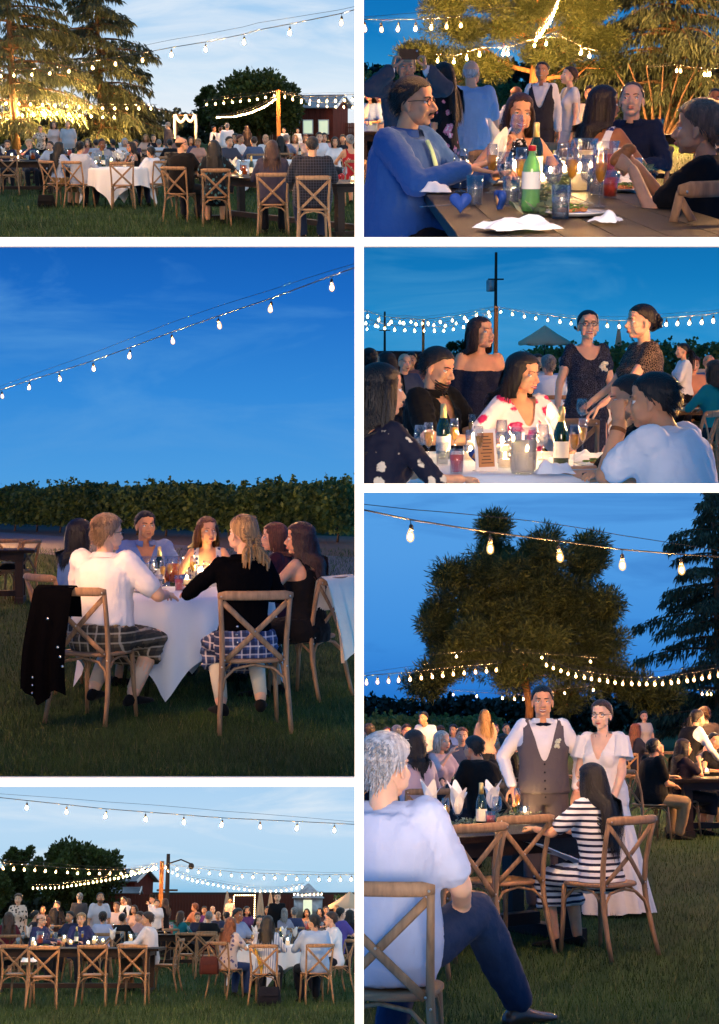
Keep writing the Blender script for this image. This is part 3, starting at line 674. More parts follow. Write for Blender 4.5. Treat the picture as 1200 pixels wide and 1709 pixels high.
            for t in np.linspace(0, 1, 14):
                z = 1.03 + (zh - 1.03) * t; rx = .145 + (fl - .145) * t ** .85 + fat * .05; ry = .115 + (fl * .9 - .115) * t ** .85 + fat * .05
                fold = 1 + p.get('fold', .06) * t * np.sin(a * p.get('nf', 11) + 2 * math.sin(t * 2)) + .03 * t * np.sin(a * 5 + 1)
                if t < .35: rx = max(rx, .175 + fat * .06 if t > .08 else rx)
                zz = z - (0 if t < 1 else .0); rg.append(np.stack([P[0] + np.cos(a) * rx * fold, P[1] - p.get('train', 0) * t * t + np.sin(a) * ry * fold, np.full(nn, zz) + .012 * t * np.sin(a * 3)], 1))
            m2 = MB(); m2.rings(rg, cap=False); out['bottom'] = m2.mesh('skirt')
    # shoes
    out['shoes'] = []
    for k, s in (('R', 1), ('L', -1)):
        m = MB(); A = J['ank' + k]; d = nrm(V(*p.get('toe' + k, (s * .18, 1, 0)))); hx = V(d[1], -d[0], 0); z0 = A[2] - .085
        pr = [(-.075, .028, .05), (-.05, .036, .075), (.0, .038, .082), (.05, .040, .06), (.11, .046, .042), (.155, .042, .034), (.185, .024, .024)]
        rg = []; a = np.linspace(0, 2 * math.pi, 12, endpoint=False)
        for (t, wx, hz) in pr:
            zz = np.sin(a) * hz / 2 * 1.05 + hz / 2; rg.append(A + d * t + V(0, 0, -A[2] + z0) + np.outer(np.cos(a) * wx, hx) + np.outer(np.maximum(zz, .002), V(0, 0, 1)))
        m.rings(rg); out['shoes'].append(m.mesh('shoe'))
    # hair
    hs_ = p.get('hair', 'short'); m = MB(); sd = p.get('seed', 1); K = {2: 1, 1: .32, 0: .11}[q]; hw = {2: 1, 1: 1.9, 0: 3.5}[q]
    backy = float(((J['neck'] - hc) @ R)[1]) - .115
    if hs_ == 'short': hair_cap(m, .013, .003, 0, sd); strands(m, int(1150 * K), .040, 'short', sd, .0030 * hw, side=p.get('comb', .5))
    elif hs_ == 'crop': hair_cap(m, .006, .002, 0, sd); strands(m, int(260 * K), .022, 'short', sd, .0036 * hw)
    elif hs_ == 'bald': hair_cap(m, .004, .002, 0, sd, True)
    elif hs_ == 'full': hair_cap(m, .020, .004, 0, sd); strands(m, int(1500 * K), .058, 'short', sd, .0031 * hw, side=p.get('comb', .3))
    if hs_ in ('long', 'curly'):
        rows = []; hl = p.get('hl', .46) * .86
        for t in np.linspace(0, 1, 9):
            z = .03 - hl * t; yb = -.112 - .012 * t if z > -.10 else min(-.10, backy) - .012; rows.append([V(math.sin(a) * (.086 + .02 * min(t * 3, 1)), max(yb * math.cos(a) * 1.0, yb) if abs(a) < 1.2 else yb * .45, z) for a in np.linspace(-1.35, 1.35, 11)])
        m.grid(rows)
    if hs_ == 'long': hair_cap(m, .012, .003, 0, sd); strands(m, int(950 * K), p.get('hl', .46), 'long', sd, .0040 * hw, p.get('part', 0), backy)
    elif hs_ == 'curly': hair_cap(m, .018, .005, 0, sd); strands(m, int(760 * K), p.get('hl', .46), 'curly', sd, .0050 * hw, p.get('part', 0), backy)
    elif hs_ == 'bob': hair_cap(m, .014, .003, 0, sd); strands(m, int(760 * K), p.get('hl', .25), 'bob', sd, .0040 * hw, p.get('part', .02), backy)
    elif hs_ in ('updo', 'bun', 'pony', 'braids'):
        hair_cap(m, .011, .003, 0, sd); strands(m, int(300 * K), .15, 'pull', sd, .0055 * hw)
        r = np.random.default_rng(sd)
        if hs_ in ('updo', 'bun'):
            for i in range(int(26 * max(K, .4))):
                c = V(0, -.125, -.0 if hs_ == 'updo' else .05) + r.normal(0, .018, 3) * V(1.3, .6, 1.3); a = r.uniform(0, 6.28, 2); pts = [c + V(math.cos(a[0] + t) * .026, -.012 * math.sin(t * 2), math.sin(a[0] + t) * .026) for t in np.linspace(0, 4.5, 8)]; m.tube(pts, .011, 5)
        if hs_ == 'pony':
            for i in range(int(60 * max(K, .35))):
                o = r.normal(0, .012, 3); b_ = V(0, -.125, .01) + o; m.tube([b_, b_ + V(0, -.03, -.02), b_ + V(o[0], -.04, -.12) + o, b_ + V(o[0] * 2, -.03, -.22 - r.random() * .12) + o], [.009, .009, .008, .003], 4, cap=False)
        if hs_ == 'braids':
            for s in (-1, 1):
                for i in range(11):
                    t = i / 10; c = V(s * (.052 - .02 * t), -.035 - .078 * math.sin(t * 1.6), .105 - .19 * t)
                    for w_ in (-1, 1): m.ell(c + V(w_ * .010, -.006, 0), (.015, .013, .013), rotm('Y', w_ * .6), 8, 6)
                for i in range(30):
                    o = r.normal(0, .011, 3); b_ = V(s * .033, -.115, -.085) + o; m.tube([b_, b_ + V(s * .012, -.012, -.05) + o, b_ + V(s * .012, .0, -.11 - r.random() * .03) + o], [.010, .011, .004], 4, cap=False)
    if m.n:
        co = np.concatenate(m.v); co = toh(co * hs); me = bpy.data.meshes.new('hair'); me.from_pydata(co.tolist(), [], m.f); me.shade_smooth(); me.update(); out['hair'] = me
    # face
    if not p.get('noface'):
        def hm(mb, nm): 
            c = toh(np.concatenate(mb.v) * hs); me = bpy.data.meshes.new(nm); me.from_pydata(c.tolist(), [], mb.f); me.polygons.foreach_set('material_index', mb.m); me.shade_smooth(); me.update(); return me
        gz = p.get('gaze', (0, 0)); out['eyes'] = []; out['brows'] = []; th = .0042 if not f else .0026
        for s in (-1, 1):
            m = MB(); c = V(s * .032, .0715 + (.004 if q == 0 else 0), -.001); m.ell(c, (.0135, .0135, .0125), nu=14 if q else 8, nv=10 if q else 6, m=0); d = nrm(V(gz[0], 1, gz[1])); m.ell(c + d * .0095, (.0062, .0047, .0062) if q else (.0095, .007, .0085), nu=10 if q else 6, nv=7 if q else 5, m=1)
            m.tube([c + V(x * .0145, .0135 - abs(x) ** 2 * .006, .0045 - abs(x) ** 2.5 * .005) for x in np.linspace(-1, 1, 7)], .0016, 5, m=2); out['eyes'].append(hm(m, 'eye'))
            m = MB(); m.tube([V(s * (.013 + .040 * t), .0925 - .020 * t ** 2 + (.002 if t < .8 else 0), .018 + .008 * math.sin(t * 2.2) - .004 * t) for t in np.linspace(0, 1, 7)], [th * .8, th, th, th, th * .8, th * .6, th * .3], 5); out['brows'].append(hm(m, 'eyebrow'))
        if p.get('moustache'): m = MB(); m.tube([V(x * .028, .100 - abs(x) * .012, -.055 - abs(x) ** 2 * .012) for x in np.linspace(-1, 1, 9)], [.002, .005, .007, .0075, .006, .0075, .007, .005, .002], 6); out['moustache'] = hm(m, 'moustache')
        if p.get('beard'):
            m = MB()
            for t in (0, 1, 2, 3): m.tube([V(math.sin(a) * (.0605 - .005 * t), .028 + math.cos(a) * (.060 - .003 * t), -.062 - .016 * t - .028 * math.cos(a)) for a in np.linspace(-1.45, 1.45, 13)], .0065, 6)
            out['beard'] = hm(m, 'beard')
        m = MB(); sm = p.get('smile', 0); w = .024 + .006 * sm
        up = [V(x * w, .1025 - abs(x) ** 2 * (.012 + .004 * sm), -.0665 + sm * .007 * abs(x) ** 2 - (.0015 if abs(x) < .1 else 0)) for x in np.linspace(-1, 1, 9)]
        lo = [q_ + V(0, -.003, -.0065 - .008 * sm * (1 - (i / 4 - 1) ** 2)) for i, q_ in enumerate(up)]
        rr = np.array([.12, .55, .9, 1, .85, 1, .9, .55, .12]); m.tube(up, rr * .0042, 6, m=0); m.tube(lo, rr * .0052, 6, m=0)
        if sm > .4: m.tube([(a + b) / 2 + V(0, -.0015, 0) for a, b in zip(up, lo)], np.stack([rr * .003, rr * (.003 + .005 * sm)], 1), 6, m=1, up=(0, 1, 0))
        out['mouth'] = hm(m, 'mouth')
        if p.get('glasses'):
            m = MB()
            for s in (-1, 1):
                m.tube([V(s * .032 + .023 * math.cos(t), .094 - .004 * abs(math.cos(t)), -.002 + .0175 * math.sin(t)) for t in np.linspace(0, 2 * math.pi, 17)], .0022, 6); m.tube([(s * .055, .090, .003), (s * .077, .05, .006), (s * .083, -.005, .002), (s * .081, -.02, -.012)], .002, 5)
            m.tube([(-.010, .096, .0), (0, .101, .004), (.010, .096, 0)], .002, 5); out['glasses'] = hm(m, 'glasses')
    _PC[key] = out; return out
mat('eye_white', (.75, .72, .70), .25, spec=.5); mat('iris', (.035, .018, .010), .2, spec=.5); mat('lash', (.012, .009, .008), .6)
mat('lip_f', srgb(176, 84, 84), .4); mat('lip_m', srgb(168, 104, 92), .5); mat('teeth', (.8, .77, .72), .3); mat('specs_frame', (.01, .01, .012), .3)
def person(p, label, loc, yaw, s=1, skin='fair', hairc='brown', top='cloth:200,200,205', bottom='cloth:30,32,40', shoes='cloth:18,16,15', group=None, extra=None, topn='shirt'):
    """places a person; clothing, hair and face pieces are children of the continuous body"""
    g = person_meshes(p); f = p['sex'] == 'f'
    o = mkobj('person', g['body'], SKIN[skin], None, CUR.M @ LRS(loc, yaw, s), label, 'person', group)
    o['placed'] = 1
    if 'top' in g: mkobj(topn, g['top'], top, o)
    if 'collar' in g: mkobj('collar', g['collar'], p['collar'] if isinstance(p['collar'], str) else top, o)
    if 'vest' in g: mkobj('vest', g['vest'], p['vest'], o)
    if 'jacket' in g: mkobj('jacket', g['jacket'], p['jacket'], o)
    if 'bottom' in g: mkobj('skirt' if p.get('bottom') in ('skirt', 'gown', 'kilt') else 'trousers', g['bottom'], bottom, o)
    for me in (g['shoes'] if not p.get('noshoe') else []): mkobj('shoe', me, shoes, o)
    hm = HAIRC.get(hairc, hairc)
    if 'hair' in g: mkobj('hair', g['hair'], hm, o)
    for me in g.get('eyes', []): mkobj('eye', me, ['eye_white', 'iris', 'lash'], o)
    for me in g.get('brows', []): mkobj('eyebrow', me, hm if hairc not in ('white',) else HAIRC['grey'], o)
    for k in ('moustache', 'beard'):
        if k in g: mkobj(k, g[k], hm, o)
    if 'mouth' in g: mkobj('mouth', g['mouth'], ['lip_f' if f else 'lip_m', 'teeth'], o)
    if 'glasses' in g: mkobj('glasses', g['glasses'], 'specs_frame', o)
    return o, g['J']
def put(p, label, u, vtop, S, yaw, chair=None, fit=True, **k):
    """places a person with the crown of the head at image point (u, vtop), S pixels per metre; yaw in degrees, 0 = facing away from the viewer, 180 = facing the viewer"""
    y = F / S; J = skeleton(p); t = CUR.at(u, vtop, y); nom = J['top'] + (.012 if p.get('hair') not in (None, 'bald') else 0)
    s = min(max(t[2] / nom, .80), 1.14) if fit else 1.0; ya = rad(yaw)
    off = rotm('Z', ya) @ (J['headc'] * s); loc = (t[0] - off[0], y - off[1], 0)
    o, J = person(p, label, loc, ya, s, **k)
    if chair is not None and p.get('sit', True): put_chair(loc, ya, chair)
    return o, J, loc, s
# ------------------------------------------------------------------ furniture and tableware kits (meshes shared between alike things)
mat('chair_wood', srgb(160, 124, 92), .55, noise=7, dark=.62, stretch=(6, 6, 1), bump=.15, bscale=40)
mat('chair_seat', srgb(166, 126, 94), .6, noise=9, dark=.7, stretch=(1, 6, 6), bump=.15)
mat('rivet_metal', (.6, .58, .52), .3, metal=1)
mat('dark_wood', srgb(26, 16, 12), .52, spec=.14, noise=5, dark=.5, stretch=(8, 1, 8), bump=.2, bscale=25)
mat('dark_wood_leg', srgb(44, 28, 22), .55, noise=5, dark=.55)
mat('linen', (.80, .78, .79), .9, spec=.1, bump=.35, bscale=8, sheen=.1); mat('napkin_white', (.85, .84, .85), .9, spec=.1, bump=.4, bscale=14)
glassy('clear_glass', (.97, .97, .97), .05); glassy('green_glass', (.10, .22, .03), .10, .05, .25, (.03, .07, .01)); glassy('champagne', (.95, .70, .25), .06, .05, .35, (.85, .55, .12))
glassy('water', (.9, .93, .95), .05, .05, .12, (.8, .85, .9)); glassy('tea', (.75, .25, .06), .06, .05, .55, (.55, .14, .03)); glassy('pink_drink', (.95, .35, .3), .06, .05, .6, (.85, .22, .16)); glassy('lemonade', (.95, .92, .85), .06, .05, .5, (.85, .8, .72)); glassy('green_plastic', (.45, .85, .4), .08, .08, .35, (.4, .8, .35)); glassy('blue_plastic', (.5, .7, .95), .1, .1, .5, (.15, .3, .7))
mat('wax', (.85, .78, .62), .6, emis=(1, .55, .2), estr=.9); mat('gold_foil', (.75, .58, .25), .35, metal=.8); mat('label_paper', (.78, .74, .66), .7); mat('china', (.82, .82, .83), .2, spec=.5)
mat('food_brown', srgb(190, 120, 70), .6, noise=30); mat('food_green', srgb(92, 122, 48), .6, noise=30); mat('food_red', srgb(200, 90, 60), .5, noise=30)
mat('card_white', (.85, .84, .82), .8); mat('kraft', srgb(196, 140, 92), .8); mat('ink', (.05, .04, .04), .8); mat('blue_card', srgb(34, 66, 140), .6); mat('phone_black', (.01, .01, .012), .4, spec=.3); mat('steel', (.6, .6, .6), .25, metal=1)
mat('can_blue', srgb(30, 70, 160), .3, metal=.3); mat('can_red', srgb(200, 30, 40), .3); mat('can_silver', (.7, .72, .75), .3, metal=.8)
leafmat('eucalyptus', srgb(88, 108, 88)[:3], srgb(110, 128, 104)[:3], srgb(140, 152, 126)[:3], .2, 8)
FLAME = emit('flame', (1, .62, .24), 1400)
CHAIR = []
def _chair():
    m = MB(); w = .21; n = 28; rg = []
    for (z, k) in ((.438, .96), (.445, 1.0), (.458, 1.0), (.464, .97), (.462, .8)):
        a = np.linspace(0, 2 * math.pi, n, endpoint=False); x = np.sign(np.cos(a)) * np.abs(np.cos(a)) ** .62 * (w * (1.0 + .08 * np.sin(a))) * k; y = np.sign(np.sin(a)) * np.abs(np.sin(a)) ** .62 * .21 * k
        rg.append(np.stack([x, y, np.full(n, z)], 1))
    m.rings(rg); CHAIR.append(('seat', m.mesh('seat'), 'chair_seat'))
    top = []
    for s in (-1, 1):
        m = MB(); P = [(s * .225, -.285, 0), (s * .218, -.245, .15), (s * .207, -.208, .32), (s * .200, -.198, .45), (s * .203, -.212, .60), (s * .212, -.250, .76), (s * .218, -.280, .865)]
        m.tube(P, [.015, .016, .0175, .018, .017, .016, .016], 8); CHAIR.append(('back_post', m.mesh('back_post'), 'chair_wood'))
        m = MB(); m.tube([(s * .172, .165, .445), (s * .178, .175, .25), (s * .19, .195, 0)], [.018, .0165, .014], 8); CHAIR.append(('front_leg', m.mesh('front_leg'), 'chair_wood'))
        m = MB(); P = [(s * .20, -.225, .27), (s * .192, -.20, .34), (s * .185, -.10, .415), (s * .180, 0, .428), (s * .178, .08, .415), (s * .178, .15, .35), (s * .180, .172, .26)]; m.tube(P, .0085, 6); CHAIR.append(('arch_brace', m.mesh('arch_brace'), 'chair_wood'))
        m = MB(); P = [V(s * (-.203 + .415 * t) * 1.0, -.252 + .055 * (1 - t) * 0 + (-.0) + .0, 0) for t in (0, 1)]
        pts = []
        for t in np.linspace(0, 1, 7):
            z = .83 - .375 * t; yb = float(np.interp(z, [.45, .6, .76, .865], [-.198, -.212, -.250, -.280])); x = s * (.203 - .385 * t); bow = -.030 * math.sin(t * math.pi); pts.append(V(x, yb + bow + (.006 * s), z))
        m.tube(pts, np.array([(.018, .0065)] * 7), 8, up=(0, 1, 0)); CHAIR.append(('cross_slat', m.mesh('cross_slat'), 'chair_wood'))
    for (y, z) in ((-.222, .28), (.178, .27)):
        m = MB(); x = .198 if y < 0 else .176; yy = lambda t: (-.222 if y < 0 else .176)
        m.tube([(-x, yy(0), z), (-x * .93, yy(0) + .012, z + .07), (-x * .62, -.19 if y < 0 else .165, .405), (0, -.185 if y < 0 else .165, .428), (x * .62, -.19 if y < 0 else .165, .405), (x * .93, yy(1) + .012, z + .07), (x, yy(1), z)], .0095, 6); CHAIR.append(('arch_brace', m.mesh('arch_brace'), 'chair_wood'))
    m = MB(); pts = [V(x, -.285 - .040 * math.cos(x / .235 * math.pi / 2), .872) for x in np.linspace(-.235, .235, 11)]
    m.tube(pts, np.array([(.010, .018)] + [(.013, .030)] * 9 + [(.010, .018)]), 10, up=(0, 0, 1)); CHAIR.append(('top_rail', m.mesh('top_rail'), 'chair_wood'))
    m = MB()
    for s in (-1, 1):
        m.ell((s * .215, -.305, .866), (.006, .004, .006), nu=6, nv=5); m.ell((s * .185, -.222, .462), (.006, .004, .006), nu=6, nv=5); m.ell((s * .205, -.222, .42), (.006, .004, .006), nu=6, nv=5)
    m.ell((0, -.268, .645), (.006, .005, .006), nu=6, nv=5); CHAIR.append(('rivets', m.mesh('rivets'), 'rivet_metal'))
_chair()
def spawn(kit, name, label, cat, loc, rz=0, group=None, s=1, rx=0, ry=0, swap=None):
    o = thing(name, label, cat, loc, rz, group, s, rx, ry)
    last = o
    for it in kit:
        par = o if len(it) < 4 or not it[3] else last
        c = mkobj(it[0], it[1], (swap or {}).get(it[2], it[2]), par, kind='stuff' if it[0] == 'rivets' else None)
        if par is o: last = c
    return o
def put_chair(loc, yaw, label): return spawn(CHAIR, 'cross_back_chair', label, 'chair', loc, yaw, 'wooden cross-back chairs on the lawn')
def chair_at(u, vtop, S, yaw, label):
    """chair whose top rail shows at (u, vtop)"""
    y = F / S; t = CUR.at(u, vtop, y); o = rotm('Z', rad(yaw)) @ V(0, -.30, 0); return put_chair((t[0] - o[0], y - o[1], 0), rad(yaw), label)
def farm_table(L, W, loc, rz, label, group=None, h=.76):
    o = thing('farm_table', label, 'table', loc, rz, group); n = 6; pw = W / n
    for i in range(n):
        m = MB(); m.box((0, -W / 2 + pw * (i + .5), h - .022), (L, pw - .004, .044)); mkobj('top_plank', m.mesh('top_plank', False), 'dark_wood', o)
    for s in (-1, 1):
        m = MB(); m.box((0, s * (W / 2 - .10), h - .095), (L - .3, .035, .10)); mkobj('apron', m.mesh('apron', False), 'dark_wood_leg', o)
        m = MB(); x = s * (L / 2 - .22)
        for t in (-1, 1): m.box((x, t * (W / 2 - .16), (h - .05) / 2 + .03), (.11, .11, h - .15))
        m.box((x, 0, .045), (.12, W - .12, .09)); m.box((x, 0, h - .085), (.115, W - .2, .08)); mkobj('trestle_leg', m.mesh('trestle_leg', False), 'dark_wood_leg', o)
    m = MB(); m.box((0, 0, .135), (L - .55, .10, .08)); mkobj('stretcher', m.mesh('stretcher', False), 'dark_wood_leg', o)
    return o
def round_table(R, loc, rz, label, cloth_label, a=1.16, h=.755):
    o = thing('round_table', label, 'table', loc, rz, 'round tables under white cloths'); m = MB(); m.lathe([(R - .02, h - .03), (R, h - .025), (R, h - .004), (R - .01, h)], 40); mkobj('tabletop', m.mesh('tabletop'), 'dark_wood', o)
    for k in range(4):
        t = k * math.pi / 2 + .4; m = MB(); m.tube([(R * .55 * math.cos(t), R * .55 * math.sin(t), h - .03), (R * .72 * math.cos(t), R * .72 * math.sin(t), 0)], .016, 6); mkobj('leg', m.mesh('leg'), 'steel', o)
    n = 128; th = np.linspace(0, 2 * math.pi, n, endpoint=False); rg = []
    hang = np.minimum(a / np.maximum(np.abs(np.cos(th)), np.abs(np.sin(th))) - R, h - .03)
    for r in (.002, R * .35, R * .7, R * .97): rg.append(np.stack([r * np.cos(th), r * np.sin(th), np.full(n, h + .006)], 1))
    rg.append(np.stack([(R + .006) * np.cos(th), (R + .006) * np.sin(th), np.full(n, h + .001)], 1))
    for t in np.linspace(.04, 1, 12):
        fold = .5 + .5 * np.cos(th * 16 + .8 * np.sin(th * 3)); out = .014 + t * (.035 + .075 * fold * (.4 + .6 * hang / hang.max())) * 1.0 - .05 * t * (1 - fold) * .5; rg.append(np.stack([(R + out) * np.cos(th), (R + out) * np.sin(th), h - hang * t + 0 * th], 1))
    m = MB(); m.rings(rg, cap=False); one('tablecloth', m, 'linen', cloth_label, 'tablecloth', loc, rz)
    return o
def K(*items):
    """kit from (name, MB, material[, sub])"""
    return [(i[0], i[1].mesh(i[0]), i[2]) + ((1,) if len(i) > 3 else ()) for i in items]
def lat(p, seg=14, c=(0, 0, 0), cap=True): return MB().lathe(p, seg, c, cap=cap)
WINE = K(('bowl', lat([(.004, .085), (.024, .095), (.036, .125), (.037, .15), (.031, .20), (.030, .20), (.035, .15), (.033, .127), (.02, .10), (.003, .09)]), 'clear_glass'), ('stem', lat([(.033, 0), (.03, .003), (.006, .008), (.004, .03), (.0045, .09)]), 'clear_glass'), ('wine', lat([(.003, .092), (.024, .103), (.033, .126)]), 'water'))
FLUTE = K(('bowl', lat([(.004, .09), (.016, .105), (.024, .14), (.026, .18), (.023, .225), (.022, .225), (.025, .18), (.022, .14), (.003, .095)]), 'clear_glass'), ('stem', lat([(.030, 0), (.027, .003), (.005, .008), (.0035, .03), (.004, .095)]), 'clear_glass'), ('champagne', lat([(.003, .096), (.0155, .108), (.0225, .14), (.0245, .175)]), 'champagne'))
TUMBLER = K(('glass', lat([(.030, 0), (.036, .12), (.0345, .12), (.029, .006)]), 'clear_glass'), ('drink', lat([(.028, .007), (.0325, .075)]), 'water'))
DRINK = K(('glass', lat([(.030, 0), (.036, .12), (.0345, .12), (.029, .006)]), 'clear_glass'), ('drink', lat([(.028, .007), (.0335, .09)]), 'pink_drink'))
def _pitcher(d):
    h = MB(); h.tube([(.068, 0, .19), (.11, 0, .185), (.12, 0, .13), (.10, 0, .07), (.062, 0, .05)], .008, 6)
    return K(('jug', lat([(.055, 0), (.062, .02), (.066, .12), (.064, .19), (.072, .225), (.069, .225), (.061, .19), (.063, .12), (.056, .008)]), 'clear_glass'), ('drink', lat([(.054, .01), (.060, .025), (.0625, .12), (.061, .16)]), d), ('handle', h, 'clear_glass'))
PITCH = {d: _pitcher(d) for d in ('tea', 'pink_drink', 'lemonade', 'water')}
BOTTLE = K(('bottle_body', lat([(.036, 0), (.040, .006), (.040, .16), (.036, .19), (.018, .235), (.0145, .28), (.0150, .305), (.012, .306)]), 'green_glass'), ('foil', lat([(.0195, .232), (.0165, .28), (.0165, .308), (.010, .312)]), 'gold_foil'), ('bottle_label', lat([(.0408, .045), (.0408, .13)], cap=False), 'label_paper'))
BEER = K(('bottle_body', lat([(.030, 0), (.031, .14), (.014, .19), (.0125, .235)]), 'tea'), ('bottle_label', lat([(.0315, .04), (.0315, .11)], cap=False), 'gold_foil'))
VOTIVE = K(('glass', lat([(.036, 0), (.042, .085), (.040, .085), (.035, .006)]), 'clear_glass'), ('wax', lat([(.033, .006), (.036, .045)]), 'wax'), ('flame', MB().ell((0, 0, .062), (.007, .007, .016), nu=8, nv=6), FLAME))
PILLAR = K(('glass', lat([(.048, 0), (.048, .15), (.046, .15), (.046, .006)]), 'clear_glass'), ('wax', lat([(.040, .004), (.040, .085), (.034, .085)]), 'wax'), ('flame', MB().ell((0, 0, .112), (.008, .008, .020), nu=8, nv=6), FLAME))
def _napkin(seed):
    """folded linen standing in a glass: pointed leaves"""
    r = np.random.default_rng(seed); m = MB()
    for k in range(5):
        a = k * 1.2566 + r.uniform(-.2, .2); d = V(math.cos(a), math.sin(a), 0); n = V(-d[1], d[0], 0); hgt = r.uniform(.15, .24); rows = []
        for t in np.linspace(0, 1, 6):
            w = .045 * math.sin(min(t * 2.6 + .25, math.pi * .97)) + .004; o = d * (.012 + .045 * t * t + .02 * t); rows.append([o + n * w * x + d * (-.5 * w * x * x) + V(0, 0, .10 + hgt * t * (1 - .08 * x * x)) for x in np.linspace(-1, 1, 5)])
        m.grid(rows)
    return m
NAPK = [K(('bowl', lat([(.004, .085), (.03, .10), (.036, .14), (.031, .19)], cap=False), 'clear_glass'), ('stem', lat([(.033, 0), (.006, .006), (.004, .04), (.0045, .09)]), 'clear_glass'), ('napkin', _napkin(s), 'napkin_white')) for s in range(4)]
def crumple(seed, sx=.2, sy=.14, h=.06):
    r = np.random.default_rng(seed); g = []
    for i in range(15):
        row = []
        for j in range(15):
            x, y = i / 7 - 1, j / 7 - 1; n = mnoise.noise(Vector((x * 1.1 + seed * 9, y * 1.1, seed))) + .22 * mnoise.noise(Vector((x * 3 + seed, y * 3, seed)))
            e = max(abs(x), abs(y)); z = h * (.45 + n * .7) * (1 - e ** 4) + .006 + .012 * abs(n); row.append((x * sx * (1 + .22 * mnoise.noise(Vector((y * 2, seed, x)))), y * sy * (1 + .3 * mnoise.noise(Vector((x * 2, seed, 3)))), z))
        g.append(row)
    return MB().grid(g)
def _plate():
    f1 = MB(); r = np.random.default_rng(4)
    for i in range(9): f1.ell((r.uniform(-.05, .05), r.uniform(-.05, .05), .022), (r.uniform(.012, .03), .014, .010), rotm('Z', r.uniform(0, 3)), 8, 6)
    f2 = MB()
    for i in range(26):
        c = V(r.uniform(-.02, .085), r.uniform(-.07, .05), .02 + r.random() * .02); f2.ell(c, (.022, .009, .004), rotm('Z', r.uniform(0, 6)) @ rotm('X', r.uniform(-1, 1)), 6, 5)
    return K(('dish', lat([(.07, 0), (.08, .002), (.125, .015), (.127, .018), (.08, .007), (.002, .006)], 28), 'china'), ('meat', f1, 'food_brown'), ('salad', f2, 'food_green'))
PLATE = _plate()
def _heart():
    m = MB(); P = []
    for t in np.linspace(0, 2 * math.pi, 24, endpoint=False): P.append((.0026 * 16 * math.sin(t) ** 3, 0, .0026 * (13 * math.cos(t) - 5 * math.cos(2 * t) - 2 * math.cos(3 * t) - math.cos(4 * t)) + .045))
    P = np.array(P); m.rings([P + V(0, -.012, 0), P + V(0, .012, 0)]); t = MB(); t.box((0, -.0145, .038), (.036, .003, .026), rotm('Y', .5)); return K(('box', m, 'blue_card'), ('tag', t, 'kraft'))
HEART = _heart()
def scatter_leaves(pts, n, size, seed, spread):
    r = np.random.default_rng(seed); pts = np.asarray(pts, float); k = len(pts) - 1; t = r.random(n) * k; i = np.minimum(t.astype(int), k - 1); c = pts[i] + (pts[i + 1] - pts[i]) * (t - i)[:, None] + r.normal(0, 1, (n, 3)) * np.array([spread, spread, spread * .3]); c[:, 2] = np.abs(c[:, 2] - pts[0][2]) + pts[0][2] + .006
    a = r.random(n) * 6.28; b_ = r.normal(0, .5, n); s = size * (.6 + .8 * r.random(n)); d = np.stack([np.cos(a) * np.cos(b_), np.sin(a) * np.cos(b_), np.sin(b_)], 1); w = np.stack([-np.sin(a), np.cos(a), r.normal(0, .3, n)], 1)
    Q = np.stack([c - d * s[:, None], c + w * s[:, None] * .6, c + d * s[:, None], c - w * s[:, None] * .6], 1).reshape(-1, 3); o = (np.arange(n) * 4)[:, None]
    return fast_tris('garland', Q, np.concatenate([o + [0, 1, 2], o + [0, 2, 3]]))
GLOW = {}
